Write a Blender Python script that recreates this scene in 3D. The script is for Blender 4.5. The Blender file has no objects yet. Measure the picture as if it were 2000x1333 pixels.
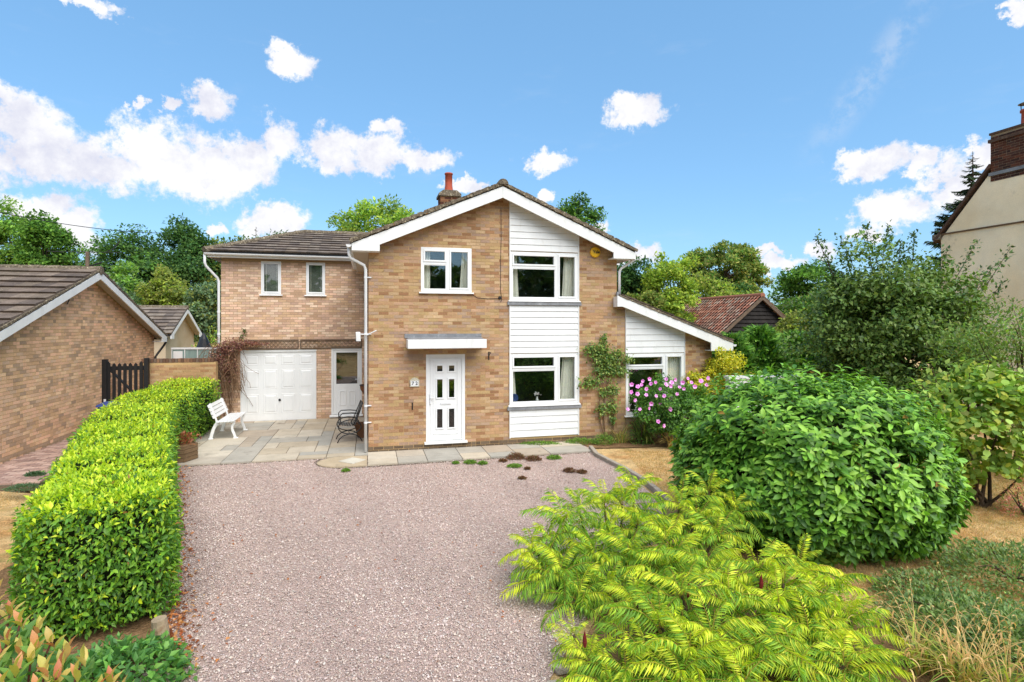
import bpy, math, random
import numpy as np
from mathutils import Matrix, Vector

R = math.radians
random.seed(7)
RNG = np.random.default_rng(11)
scene = bpy.context.scene
COL = scene.collection

# ------------------------------------------------------------------ camera
FOC, CX, HY, EYE = 1090.0, 1000.0, 633.0, 2.95
cam_data = bpy.data.cameras.new('camera')
cam = bpy.data.objects.new('camera', cam_data)
COL.objects.link(cam)
cam.location = (0, 0, EYE)
cam.rotation_euler = (R(90), 0, 0)
cam_data.sensor_width = 36.0
cam_data.lens = 36.0 * FOC / 2000.0
cam_data.shift_y = (HY - 666.5) / 2000.0
cam_data.clip_end = 3000
scene.camera = cam

# ------------------------------------------------------------------ sun, exposure
SUN_EL, SUN_AZ = 52.0, 146.0          # azimuth measured from +Y towards +X
sd = Vector((math.sin(R(SUN_AZ)) * math.cos(R(SUN_EL)), math.cos(R(SUN_AZ)) * math.cos(R(SUN_EL)), math.sin(R(SUN_EL))))
sun_data = bpy.data.lights.new('sun', 'SUN')
sun_data.energy = 3.0
sun_data.angle = R(62)
sun_data.color = (1.0, 0.95, 0.87)
sun = bpy.data.objects.new('sun', sun_data)
sun.rotation_euler = sd.to_track_quat('Z', 'Y').to_euler()
sun.location = (0, -20, 30)
COL.objects.link(sun)
scene.view_settings.view_transform = 'Standard'
scene.view_settings.look = 'None'
scene.view_settings.gamma = 1.0
scene.view_settings.exposure = 0.72
scene.view_settings.use_curve_mapping = False

# ------------------------------------------------------------------ world: sky with cumulus
world = bpy.data.worlds.new('World')
scene.world = world
world.use_nodes = True
SKY_STRENGTH = 0.10


def make_world():
    nt = world.node_tree
    nt.nodes.clear()
    N, Lk = nt.nodes.new, nt.links.new

    def val(sock, v):
        if hasattr(v, 'is_linked') or isinstance(v, bpy.types.NodeSocket):
            Lk(v, sock)
        else:
            sock.default_value = v

    def mth(op, a, b=None, c=None, clamp=False):
        n = N('ShaderNodeMath'); n.operation = op; n.use_clamp = clamp
        val(n.inputs[0], a)
        if b is not None: val(n.inputs[1], b)
        if c is not None: val(n.inputs[2], c)
        return n.outputs[0]

    def vec(op, a, b=None, out=0):
        n = N('ShaderNodeVectorMath'); n.operation = op
        val(n.inputs[0], a)
        if b is not None: val(n.inputs[1], b)
        return n.outputs['Value'] if out else n.outputs[0]

    def noise(v, scale, detail, rough=0.55):
        n = N('ShaderNodeTexNoise'); n.inputs['Scale'].default_value = scale
        n.inputs['Detail'].default_value = detail; n.inputs['Roughness'].default_value = rough
        Lk(v, n.inputs['Vector']); return n.outputs['Fac'], n.outputs['Color']

    def smooth(x, a, b, lo=0.0, hi=1.0):
        n = N('ShaderNodeMapRange'); n.interpolation_type = 'SMOOTHSTEP'
        val(n.inputs[0], x); n.inputs[1].default_value = a; n.inputs[2].default_value = b
        n.inputs[3].default_value = lo; n.inputs[4].default_value = hi
        return n.outputs[0]

    out = N('ShaderNodeOutputWorld'); bg = N('ShaderNodeBackground')
    bg.inputs['Strength'].default_value = SKY_STRENGTH
    sky = N('ShaderNodeTexSky'); sky.sky_type = 'NISHITA'; sky.sun_disc = False
    sky.sun_elevation = R(SUN_EL); sky.sun_rotation = R(SUN_AZ)
    sky.air_density = 1.0; sky.dust_density = 1.0; sky.ozone_density = 1.4
    tc = N('ShaderNodeTexCoord'); d = tc.outputs['Generated']
    sep = N('ShaderNodeSeparateXYZ'); Lk(d, sep.inputs[0])
    az = mth('ARCTAN2', sep.outputs[0], sep.outputs[1])
    el = mth('ARCSINE', sep.outputs[2])
    # warp the az/el position so that the cloud outlines billow
    f1, c1 = noise(d, 9.0, 6.0, 0.62)
    warp = vec('MULTIPLY', vec('SUBTRACT', c1, (0.5, 0.5, 0.5)), (0.13, 0.09, 0.0))
    f2, c2 = noise(d, 26.0, 7.0, 0.66)
    warp2 = vec('MULTIPLY', vec('SUBTRACT', c2, (0.5, 0.5, 0.5)), (0.05, 0.04, 0.0))
    cmb = N('ShaderNodeCombineXYZ'); Lk(az, cmb.inputs[0]); Lk(el, cmb.inputs[1])
    p = vec('ADD', vec('ADD', cmb.outputs[0], warp), warp2)
    # cumulus centres: azimuth, elevation, half width, half height (degrees)
    px = lambda x, y: (math.atan2(x - CX, FOC), math.atan2(HY - y, math.hypot(FOC, x - CX)))
    blobs = [(40, 225, 110, 48), (60, 295, 130, 50), (190, 320, 120, 50), (300, 300, 90, 60), (400, 330, 110, 55), (480, 320, 70, 50),
             (535, 275, 46, 42), (640, 290, 62, 38), (735, 300, 70, 34), (820, 322, 60, 22), (755, 255, 36, 16),
             (395, 200, 48, 26), (312, 203, 14, 14), (265, 202, 14, 12), (568, 108, 46, 22), (185, 10, 52, 14),
             (60, 400, 90, 36), (150, 450, 50, 44), (540, 428, 74, 30), (425, 440, 22, 12),
             (1238, 213, 58, 26), (1070, 309, 44, 20), (1700, 315, 62, 30), (1790, 312, 34, 26), (1745, 405, 95, 34), (1850, 350, 50, 46),
             (1915, 298, 32, 26), (1700, 452, 46, 14), (1990, 25, 26, 26), (1240, 495, 40, 18), (1600, 485, 30, 22), (1520, 512, 50, 12), (1490, 495, 36, 10),
             (1175, 440, 18, 12), (1085, 378, 16, 12), (910, 372, 30, 12)]
    field = None
    for (bx, by, w, h) in blobs:
        a0, e0 = px(bx, by)
        s = math.cos(a0)
        n = vec('LENGTH', vec('MULTIPLY', vec('SUBTRACT', p, (a0, e0, 0.0)), (FOC / (w * s * s) if w else 1, FOC / (h * s), 0.0)), None, 1)
        field = n if field is None else mth('SMOOTH_MIN', field, n, 0.25)
    f3, c3 = noise(d, 55.0, 8.0, 0.68)
    body = mth('MULTIPLY', mth('SUBTRACT', 1.22, field), 1.15)
    rag = mth('ADD', mth('MULTIPLY', mth('SUBTRACT', f3, 0.5), 1.5), mth('MULTIPLY', mth('SUBTRACT', f2, 0.5), 1.5))
    dens = mth('ADD', body, rag)
    placed = smooth(dens, -0.02, 0.62)
    # one faint high streak
    sa, se_ = px(1700, 150)
    dv = vec('SUBTRACT', cmb.outputs[0], (sa, se_, 0.0))
    ux, uy = 0.64, 0.77
    along = mth('ABSOLUTE', vec('DOT_PRODUCT', dv, (ux, uy, 0.0), 1))
    across = mth('ABSOLUTE', vec('DOT_PRODUCT', dv, (-uy, ux, 0.0), 1))
    streak = mth('MULTIPLY', mth('MULTIPLY', smooth(across, 0.035, 0.0), smooth(along, 0.17, 0.03)), mth('MULTIPLY', smooth(f2, 0.40, 0.62), 0.30))
    # the same kind of scattered cumulus over the rest of the sky
    fo, co = noise(vec('MULTIPLY', d, (1.0, 1.0, 2.4)), 3.2, 7.0, 0.6)
    away = smooth(mth('ABSOLUTE', az), 0.80, 0.98)
    other = mth('MULTIPLY', smooth(fo, 0.48, 0.60), away)
    mask = mth('MAXIMUM', placed, other)
    mask = mth('MULTIPLY', mask, smooth(sep.outputs[2], -0.02, 0.03))
    # thin contrail-like cirrus
    fs, cs = noise(vec('MULTIPLY', d, (6.0, 6.0, 22.0)), 1.3, 5.0, 0.65)
    cirrus = mth('MAXIMUM', mth('MULTIPLY', smooth(fs, 0.56, 0.85), 0.10), streak)
    # cloud body: bright tops, lilac-grey in the thick lower parts
    shade = mth('ADD', mth('MULTIPLY', f1, 0.75), mth('MULTIPLY', f2, 0.5))
    shade = smooth(shade, 0.42, 0.72)
    ccol = N('ShaderNodeMix'); ccol.data_type = 'RGBA'
    Lk(shade, ccol.inputs[0])
    ccol.inputs[6].default_value = (4.6, 4.7, 5.5, 1)
    ccol.inputs[7].default_value = (6.4, 6.4, 6.5, 1)
    tint = N('ShaderNodeMix'); tint.data_type = 'RGBA'; tint.blend_type = 'MULTIPLY'
    tint.inputs[0].default_value = 1.0
    Lk(sky.outputs[0], tint.inputs[6]); tint.inputs[7].default_value = (1.0, 1.22, 1.32, 1)
    # thin summer haze evens the blue out
    hz_ = N('ShaderNodeMix'); hz_.data_type = 'RGBA'; hz_.inputs[0].default_value = 0.46
    Lk(tint.outputs[2], hz_.inputs[6]); hz_.inputs[7].default_value = (1.5, 3.5, 6.0, 1)
    m0 = N('ShaderNodeMix'); m0.data_type = 'RGBA'
    Lk(cirrus, m0.inputs[0]); Lk(hz_.outputs[2], m0.inputs[6]); m0.inputs[7].default_value = (5, 5.3, 5.8, 1)
    m1 = N('ShaderNodeMix'); m1.data_type = 'RGBA'
    Lk(mask, m1.inputs[0]); Lk(m0.outputs[2], m1.inputs[6]); Lk(ccol.outputs[2], m1.inputs[7])
    Lk(m1.outputs[2], bg.inputs['Color']); Lk(bg.outputs[0], out.inputs['Surface'])


make_world()

# ------------------------------------------------------------------ helpers: places
TH = math.atan(1090 / 4280)
CT, ST = math.cos(TH), math.sin(TH)
HX0, HY0 = -3.252, 12.659                       # front left corner of the house on the ground


def at(px, py, Y):
    return Vector(((px - CX) / FOC * Y, Y, EYE - (py - HY) / FOC * Y))


def house_xy(s, t):
    return (HX0 + s * CT - t * ST, HY0 + s * ST + t * CT)


def lin(r, g, b, k=1.0):
    f = lambda c: ((c / 255) / 12.92 if c <= 10 else (((c / 255) + 0.055) / 1.055) ** 2.4) * k
    return (f(r), f(g), f(b))


# ------------------------------------------------------------------ helpers: meshes
def tag(o, label=None, cat=None, group=None, kind=None):
    if label: o['label'] = label
    if cat: o['category'] = cat
    if group: o['group'] = group
    if kind: o['kind'] = kind
    return o


def link(name, mesh, parent=None, M=None):
    o = bpy.data.objects.new(name, mesh)
    COL.objects.link(o)
    if parent is not None: o.parent = parent
    if M is not None: o.matrix_basis = M
    return o


def empty(name, loc=(0, 0, 0), rz=0.0):
    o = bpy.data.objects.new(name, None)
    o.empty_display_size = 0.2
    o.location = loc; o.rotation_euler = (0, 0, rz)
    COL.objects.link(o)
    return o


def tri_mesh(name, V, T, mat, C=None, smooth=False):
    """fast mesh from numpy verts and triangles"""
    V = np.ascontiguousarray(V, dtype=np.float32); T = np.ascontiguousarray(T, dtype=np.int32)
    me = bpy.data.meshes.new(name)
    me.vertices.add(len(V)); me.vertices.foreach_set('co', V.ravel())
    me.loops.add(T.size); me.loops.foreach_set('vertex_index', T.ravel())
    me.polygons.add(len(T))
    me.polygons.foreach_set('loop_start', np.arange(0, T.size, 3, dtype=np.int32))
    if smooth: me.polygons.foreach_set('use_smooth', np.ones(len(T), dtype=bool))
    me.update(calc_edges=True)
    if C is not None: set_col(me, C)
    me.materials.append(mat)
    return me


def set_col(me, C):
    a = me.color_attributes.new('col', 'FLOAT_COLOR', 'POINT')
    C = np.asarray(C, dtype=np.float32)
    A = np.ones((len(me.vertices), 4), dtype=np.float32); A[:, :3] = C
    a.data.foreach_set('color', A.ravel())


class MB:
    def __init__(self):
        self.v, self.f, self.c = [], [], []

    def add(self, vs, fs, col=(0.5, 0.5, 0.5)):
        b = len(self.v)
        self.v += [tuple(p) for p in vs]
        self.f += [tuple(i + b for i in f) for f in fs]
        self.c += [col] * len(vs)
        return self

    def box(self, x0, x1, y0, y1, z0, z1, col=(0.5, 0.5, 0.5)):
        return self.add([(x0, y0, z0), (x1, y0, z0), (x1, y1, z0), (x0, y1, z0), (x0, y0, z1), (x1, y0, z1), (x1, y1, z1), (x0, y1, z1)],
                        [(3, 2, 1, 0), (4, 5, 6, 7), (0, 1, 5, 4), (1, 2, 6, 5), (2, 3, 7, 6), (3, 0, 4, 7)], col)

    def prism(self, poly, plane, d0, d1, col=(0.5, 0.5, 0.5)):
        """poly: 2D points; plane 'xz' extrudes along y, 'yz' along x, 'xy' along z"""
        k = {'xz': lambda a, b, d: (a, d, b), 'yz': lambda a, b, d: (d, a, b), 'xy': lambda a, b, d: (a, b, d)}[plane]
        n = len(poly)
        vs = [k(a, b, d0) for a, b in poly] + [k(a, b, d1) for a, b in poly]
        fs = [tuple(range(n))[::-1], tuple(range(n, 2 * n))] + [(i, (i + 1) % n, n + (i + 1) % n, n + i) for i in range(n)]
        return self.add(vs, fs, col)

    def bar(self, p0, p1, w, h, up=(0, 0, 1), col=(0.5, 0.5, 0.5)):
        p0, p1 = Vector(p0), Vector(p1); d = (p1 - p0).normalized(); u = Vector(up)
        if abs(d.dot(u)) > 0.98: u = Vector((0, 1, 0))
        sx = d.cross(u).normalized() * w / 2; sy = sx.cross(d).normalized() * h / 2
        vs = [p + a * sx + b * sy for p in (p0, p1) for a, b in ((-1, -1), (1, -1), (1, 1), (-1, 1))]
        return self.add(vs, [(3, 2, 1, 0), (4, 5, 6, 7), (0, 1, 5, 4), (1, 2, 6, 5), (2, 3, 7, 6), (3, 0, 4, 7)], col)

    def tube(self, pts, r, n=8, col=(0.5, 0.5, 0.5), caps=True):
        pts = [Vector(p) for p in pts]; m = len(pts)
        rs = r if isinstance(r, (list, tuple)) else [r] * m
        vs, fs = [], []
        u = None
        for i, p in enumerate(pts):
            d = (pts[min(i + 1, m - 1)] - pts[max(i - 1, 0)])
            if d.length < 1e-9: d = Vector((0, 0, 1))
            d.normalize()
            if u is None:
                u = d.orthogonal().normalized()
            else:
                u = (u - d * u.dot(d))
                u = u.normalized() if u.length > 1e-6 else d.orthogonal().normalized()
            w = d.cross(u)
            for k in range(n):
                a = 2 * math.pi * k / n
                vs.append(p + (u * math.cos(a) + w * math.sin(a)) * rs[i])
        for i in range(m - 1):
            for k in range(n):
                fs.append((i * n + k, i * n + (k + 1) % n, (i + 1) * n + (k + 1) % n, (i + 1) * n + k))
        if caps:
            fs.append(tuple(range(n))[::-1]); fs.append(tuple(range((m - 1) * n, m * n)))
        return self.add(vs, fs, col)

    def lathe(self, prof, c=(0, 0, 0), n=20, col=(0.5, 0.5, 0.5), axis='z', ang=2 * math.pi):
        vs, fs = [], []
        full = abs(ang - 2 * math.pi) < 1e-6
        nn = n if full else n + 1
        for (r, z) in prof:
            for k in range(nn):
                a = ang * k / n
                q = (r * math.cos(a), r * math.sin(a), z)
                if axis == 'y': q = (q[0], q[2], q[1])
                if axis == 'x': q = (q[2], q[0], q[1])
                vs.append((c[0] + q[0], c[1] + q[1], c[2] + q[2]))
        for i in range(len(prof) - 1):
            for k in range(n):
                k2 = (k + 1) % nn if full else k + 1
                fs.append((i * nn + k, i * nn + k2, (i + 1) * nn + k2, (i + 1) * nn + k))
        return self.add(vs, fs, col)

    def mesh(self, name, mat, smooth=False):
        me = bpy.data.meshes.new(name)
        me.from_pydata(self.v, [], self.f)
        if smooth:
            me.polygons.foreach_set('use_smooth', np.ones(len(me.polygons), dtype=bool))
        set_col(me, np.array(self.c, dtype=np.float32))
        me.materials.append(mat)
        me.update()
        return me

    def build(self, name, mat, parent=None, kind=None, smooth=False, bevel=0):
        o = link(name, self.mesh(name, mat, smooth), parent)
        if kind: o['kind'] = kind
        if bevel:
            b = o.modifiers.new('bevel', 'BEVEL'); b.width = bevel; b.segments = 2; b.limit_method = 'ANGLE'
        return o


def unit_box_mesh(name, mat, col):
    return MB().box(-0.5, 0.5, -0.5, 0.5, -0.5, 0.5, col).mesh(name, mat)


def clip_poly(poly, a, b, c):
    """keep a*x+b*y<=c"""
    out = []
    n = len(poly)
    for i in range(n):
        p, q = poly[i], poly[(i + 1) % n]
        dp, dq = a * p[0] + b * p[1] - c, a * q[0] + b * q[1] - c
        if dp <= 0: out.append(p)
        if dp * dq < 0:
            t = dp / (dp - dq); out.append((p[0] + (q[0] - p[0]) * t, p[1] + (q[1] - p[1]) * t))
    return out


# ------------------------------------------------------------------ helpers: leaves
T2 = (np.array([(0, 0, 0), (.45, .5, .08), (1, 0, -.06), (.45, -.5, .08)]), np.array([(0, 2, 1), (0, 3, 2)]))
T4 = (np.array([(0, 0, 0), (.4, .5, .1), (.4, -.5, .1), (.5, 0, .0), (1, 0, -.16)]), np.array([(0, 3, 1), (0, 2, 3), (1, 3, 4), (2, 4, 3)]))
T8 = (np.array([(0, 0, 0), (.3, 0, .03), (.66, 0, .02), (1, 0, -.1), (.3, .44, .1), (.68, .42, .06), (.3, -.44, .1), (.68, -.42, .06)]),
      np.array([(0, 1, 4), (0, 6, 1), (1, 2, 5), (1, 5, 4), (1, 7, 2), (1, 6, 7), (2, 3, 5), (2, 7, 3)]))
TR = (np.array([(0, 0, 0), (.2, .42, .05), (.62, .5, .04), (1, 0, -.05), (.62, -.5, .04), (.2, -.42, .05), (.45, 0, 0.0)]),
      np.array([(0, 6, 1), (1, 6, 2), (2, 6, 3), (3, 6, 4), (4, 6, 5), (5, 6, 0)]))


def unit(a):
    return a / np.maximum(np.linalg.norm(a, axis=-1, keepdims=True), 1e-9)


def leaf_arrays(P, D, Nn, L, W, tpl):
    V0, T0 = tpl
    D = unit(D); Z = unit(Nn - (Nn * D).sum(1, keepdims=True) * D); Yv = np.cross(Z, D)
    n, m = len(P), len(V0)
    V = (P[:, None, :] + V0[None, :, 0:1] * (D * L[:, None])[:, None, :] + V0[None, :, 1:2] * (Yv * W[:, None])[:, None, :]
         + V0[None, :, 2:3] * (Z * L[:, None])[:, None, :])
    T = T0[None] + (np.arange(n) * m)[:, None, None]
    return V.reshape(-1, 3), T.reshape(-1, 3), m


def leaves(name, P, D, Nn, L, W, C, tpl, mat, parent=None, kind=None, smooth=False):
    V, T, m = leaf_arrays(P, D, Nn, L, W, tpl)
    me = tri_mesh(name, V, T, mat, np.repeat(C, m, axis=0), smooth)
    o = link(name, me, parent)
    if kind: o['kind'] = kind
    return o


def leaf_objects(P, D, Nn, L, W, pal, tpl, mat, parent, name='leaf', scale_w=True):
    """each leaf an object of its own; pal: list of colours, meshes shared"""
    ms = [tri_mesh(name, tpl[0], tpl[1], mat, np.repeat(np.array([c]), len(tpl[0]), axis=0), True) for c in pal]
    D = unit(D); Z = unit(Nn - (Nn * D).sum(1, keepdims=True) * D); Yv = np.cross(Z, D)
    for i in range(len(P)):
        d, y, z, p = D[i] * L[i], Yv[i] * W[i], Z[i] * L[i], P[i]
        M = Matrix(((d[0], y[0], z[0], p[0]), (d[1], y[1], z[1], p[1]), (d[2], y[2], z[2], p[2]), (0, 0, 0, 1)))
        link(name, ms[i % len(ms)], parent, M)


def rand_dirs(n, rng=RNG):
    return unit(rng.normal(size=(n, 3)))


def pick(pal, n, jit=0.12, rng=RNG, w=None):
    pal = np.array(pal, dtype=float)
    c = pal[rng.choice(len(pal), n, p=w)]
    return np.clip(c * (1 + rng.normal(0, jit, (n, 1))) * (1 + rng.normal(0, jit * 0.35, (n, 3))), 0.002, 0.95)


# ------------------------------------------------------------------ materials
def new_mat(name):
    m = bpy.data.materials.new(name); m.use_nodes = True
    nt = m.node_tree
    b = nt.nodes['Principled BSDF']
    return m, nt, b


def nd(nt, typ, **kw):
    n = nt.nodes.new(typ)
    for k, v in kw.items():
        if k in n.inputs.keys() if hasattr(n.inputs, 'keys') else False:
            n.inputs[k].default_value = v
        else:
            setattr(n, k, v)
    return n


def surf(name, color=None, rough=0.6, spec=0.4, metal=0.0, var=0.0, vscale=3.0, fine=0.0, fscale=60.0, bump=0.0, bscale=80.0, bdist=0.01,
         tint2=None, t2scale=2.0, t2lo=0.5, t2hi=0.65, attr=False, tint3=None, t3scale=8.0, t3lo=0.6, t3hi=0.7, stretch=None):
    """procedural surface: base colour (or per-piece colour attribute), mottling, patches of a second and third colour, relief"""
    m, nt, b = new_mat(name)
    L = nt.links.new
    geo = nt.nodes.new('ShaderNodeNewGeometry')
    pos = geo.outputs['Position']
    if stretch:
        vm = nt.nodes.new('ShaderNodeVectorMath'); vm.operation = 'MULTIPLY'; vm.inputs[1].default_value = stretch
        L(pos, vm.inputs[0]); pos = vm.outputs[0]

    def noise(sc, det=4.0):
        n = nt.nodes.new('ShaderNodeTexNoise'); n.inputs['Scale'].default_value = sc; n.inputs['Detail'].default_value = det
        n.inputs['Roughness'].default_value = 0.6
        L(pos, n.inputs['Vector']); return n.outputs['Fac']

    def mixc(fac, a, bcol, mode='MIX'):
        x = nt.nodes.new('ShaderNodeMix'); x.data_type = 'RGBA'; x.blend_type = mode
        if isinstance(fac, float): x.inputs[0].default_value = fac
        else: L(fac, x.inputs[0])
        L(a, x.inputs[6]) if isinstance(a, bpy.types.NodeSocket) else setattr(x.inputs[6], 'default_value', (*a, 1))
        L(bcol, x.inputs[7]) if isinstance(bcol, bpy.types.NodeSocket) else setattr(x.inputs[7], 'default_value', (*bcol, 1))
        return x.outputs[2]

    def ramp(f, lo, hi, a=0.0, c=1.0):
        r = nt.nodes.new('ShaderNodeMapRange'); r.inputs[1].default_value = lo; r.inputs[2].default_value = hi
        r.inputs[3].default_value = a; r.inputs[4].default_value = c; L(f, r.inputs[0]); return r.outputs[0]

    def grey(f):
        c = nt.nodes.new('ShaderNodeCombineColor'); [L(f, c.inputs[i]) for i in range(3)]; return c.outputs[0]

    if attr:
        at_ = nt.nodes.new('ShaderNodeAttribute'); at_.attribute_name = 'col'; c = at_.outputs['Color']
    else:
        rgb = nt.nodes.new('ShaderNodeRGB'); rgb.outputs[0].default_value = (*color, 1); c = rgb.outputs[0]
    if tint2: c = mixc(ramp(noise(t2scale), t2lo, t2hi), c, tint2)
    if tint3: c = mixc(ramp(noise(t3scale, 6.0), t3lo, t3hi), c, tint3)
    if var: c = mixc(1.0, c, grey(ramp(noise(vscale), 0.3, 0.7, 1 - var, 1 + var)), 'MULTIPLY')
    if fine: c = mixc(1.0, c, grey(ramp(noise(fscale, 2.0), 0.3, 0.7, 1 - fine, 1 + fine)), 'MULTIPLY')
    L(c, b.inputs['Base Color'])
    b.inputs['Roughness'].default_value = rough; b.inputs['Specular IOR Level'].default_value = spec; b.inputs['Metallic'].default_value = metal
    if bump:
        bn = nt.nodes.new('ShaderNodeBump'); bn.inputs['Strength'].default_value = bump; bn.inputs['Distance'].default_value = bdist
        L(noise(bscale, 5.0), bn.inputs['Height']); L(bn.outputs[0], b.inputs['Normal'])
    return m


def leaf_mat(name, rough=0.45, transl=0.4, spec=0.4, tcol=(1.2, 1.25, 0.55), gain=1.9):
    m, nt, b = new_mat(name)
    L = nt.links.new
    at_ = nt.nodes.new('ShaderNodeAttribute'); at_.attribute_name = 'col'
    gn = nt.nodes.new('ShaderNodeMix'); gn.data_type = 'RGBA'; gn.blend_type = 'MULTIPLY'; gn.inputs[0].default_value = 1.0
    L(at_.outputs['Color'], gn.inputs[6]); gn.inputs[7].default_value = (gain, gain, gain, 1)
    L(gn.outputs[2], b.inputs['Base Color'])
    b.inputs['Roughness'].default_value = rough; b.inputs['Specular IOR Level'].default_value = spec
    tr = nt.nodes.new('ShaderNodeBsdfTranslucent')
    x = nt.nodes.new('ShaderNodeMix'); x.data_type = 'RGBA'; x.blend_type = 'MULTIPLY'; x.inputs[0].default_value = 1.0
    L(gn.outputs[2], x.inputs[6]); x.inputs[7].default_value = (*tcol, 1); L(x.outputs[2], tr.inputs['Color'])
    mx = nt.nodes.new('ShaderNodeMixShader'); mx.inputs[0].default_value = transl
    out = nt.nodes['Material Output']
    L(b.outputs[0], mx.inputs[1]); L(tr.outputs[0], mx.inputs[2]); L(mx.outputs[0], out.inputs['Surface'])
    return m


def glass_mat(name, tint=(0.93, 0.95, 0.93), base=0.05):
    m, nt, b = new_mat(name)
    L = nt.links.new
    out = nt.nodes['Material Output']
    fr = nt.nodes.new('ShaderNodeLayerWeight'); fr.inputs['Blend'].default_value = 0.5
    pw = nt.nodes.new('ShaderNodeMath'); pw.operation = 'POWER'; pw.inputs[1].default_value = 4.0
    L(fr.outputs['Facing'], pw.inputs[0])
    ad = nt.nodes.new('ShaderNodeMath'); ad.operation = 'MULTIPLY_ADD'; ad.inputs[1].default_value = 0.7; ad.inputs[2].default_value = base + 0.05; ad.use_clamp = True
    L(pw.outputs[0], ad.inputs[0])
    t = nt.nodes.new('ShaderNodeBsdfTransparent'); t.inputs[0].default_value = (*tint, 1)
    g = nt.nodes.new('ShaderNodeBsdfGlossy'); g.inputs['Roughness'].default_value = 0.02; g.inputs['Color'].default_value = (0.95, 0.95, 0.95, 1)
    mx = nt.nodes.new('ShaderNodeMixShader')
    L(ad.outputs[0], mx.inputs[0]); L(t.outputs[0], mx.inputs[1]); L(g.outputs[0], mx.inputs[2]); L(mx.outputs[0], out.inputs['Surface'])
    return m


M = {}
M['brick'] = surf('brick', attr=True, rough=0.9, spec=0.15, fine=0.2, fscale=70, var=0.10, vscale=1.3, bump=0.5, bscale=120, bdist=0.004,
                  tint3=lin(120, 95, 70, 0.8), t3scale=16, t3lo=0.62, t3hi=0.8)
M['mortar'] = surf('mortar', lin(206, 172, 122, 0.85), rough=0.95, spec=0.1, var=0.15, vscale=1.5, fine=0.2, fscale=90, bump=0.4, bscale=150, bdist=0.004,
                   tint2=lin(176, 146, 110, 0.8), t2scale=0.8, t2lo=0.45, t2hi=0.7)
M['mortar_pale'] = surf('mortar_pale', lin(176, 150, 120, 0.8), rough=0.95, spec=0.1, var=0.15, vscale=1.5, fine=0.2, fscale=90, bump=0.4, bscale=150, bdist=0.004)
M['white'] = surf('white_upvc', (0.80, 0.80, 0.79), rough=0.3, spec=0.5, var=0.05, vscale=2.5, tint3=(0.60, 0.59, 0.54), t3scale=4, t3lo=0.64, t3hi=0.95, stretch=(1.6, 1.6, 0.45))
M['whitewood'] = surf('white_paint', (0.76, 0.76, 0.745), rough=0.45, spec=0.4, var=0.06, vscale=2.0, tint3=(0.50, 0.49, 0.43), t3scale=5, t3lo=0.58, t3hi=0.95, stretch=(1.6, 1.6, 0.5))
M['soffit'] = surf('soffit_paint', lin(214, 200, 182, 0.8), rough=0.7, var=0.05)
M['pipe'] = surf('pipe_plastic', (0.72, 0.72, 0.72), rough=0.35, var=0.06, vscale=4, tint3=(0.45, 0.44, 0.4), t3scale=7, t3lo=0.62, t3hi=0.9)
M['glass'] = glass_mat('window_glass')
M['dark'] = surf('room_dark', (0.035, 0.036, 0.032), rough=0.9, var=0.3, vscale=2)  # near-black: the dimness of the rooms is put into the colour
M['curtain'] = surf('curtain_cloth', lin(238, 234, 224, 0.95), rough=0.9, var=0.08, vscale=5)
M['blind'] = surf('blind_slats', (0.13, 0.14, 0.12), rough=0.6)
M['lead'] = surf('lead_flashing', lin(132, 133, 136, 0.9), rough=0.6, var=0.25, vscale=5, fine=0.15, tint3=lin(170, 170, 170), t3scale=9, t3lo=0.6, t3hi=0.8)
M['tile'] = surf('roof_tile', attr=True, rough=0.92, spec=0.15, var=0.25, vscale=3.5, fine=0.25, fscale=50, bump=0.6, bscale=70, bdist=0.008,
                 tint3=lin(185, 175, 150, 0.6), t3scale=14, t3lo=0.62, t3hi=0.74)
M['lichen'] = surf('lichen_tile', lin(120, 108, 92, 0.8), rough=0.95, spec=0.1, var=0.4, vscale=9, fine=0.4, fscale=60, bump=1.0, bscale=40, bdist=0.02,
                   tint2=lin(190, 178, 150, 0.8), t2scale=22, t2lo=0.55, t2hi=0.66, tint3=lin(170, 115, 50, 0.7), t3scale=12, t3lo=0.64, t3hi=0.74)
M['slab'] = surf('paving_stone', attr=True, rough=0.85, spec=0.25, var=0.12, vscale=2.2, fine=0.1, fscale=45, bump=0.35, bscale=30, bdist=0.006,
                 tint3=lin(92, 80, 66, 0.8), t3scale=2.6, t3lo=0.60, t3hi=0.85)
M['joint'] = surf('joint_sand', lin(112, 98, 80, 0.7), rough=0.95, var=0.2, fine=0.3)
M['gravelbase'] = surf('gravel_bed', lin(196, 170, 158, 0.9), rough=0.95, spec=0.1, var=0.12, vscale=0.7, fine=0.5, fscale=90, bump=1.0, bscale=110, bdist=0.02)
M['stone'] = surf('gravel_stone', attr=True, rough=0.85, spec=0.2, fine=0.12, fscale=200)
M['lawn'] = surf('dry_lawn', lin(208, 176, 126, 0.9), rough=0.95, spec=0.05, var=0.28, vscale=5.0, fine=0.35, fscale=45, bump=0.8, bscale=60, bdist=0.03,
                 tint2=lin(196, 150, 98, 0.85), t2scale=0.9, t2lo=0.48, t2hi=0.65, tint3=lin(158, 150, 92, 0.8), t3scale=1.3, t3lo=0.54, t3hi=0.70)
M['soil'] = surf('bed_soil', lin(160, 126, 92, 0.65), rough=0.95, spec=0.05, var=0.3, vscale=3, fine=0.4, fscale=40, bump=1.0, bscale=30, bdist=0.03)
M['pathbrick'] = surf('path_brick', attr=True, rough=0.9, var=0.16, fine=0.15, bump=0.3)
M['bark'] = surf('bark', lin(104, 88, 72, 0.6), rough=0.95, spec=0.1, var=0.3, vscale=5, fine=0.3, bump=0.8, bscale=25, bdist=0.02, stretch=(1, 1, 0.3))
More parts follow.
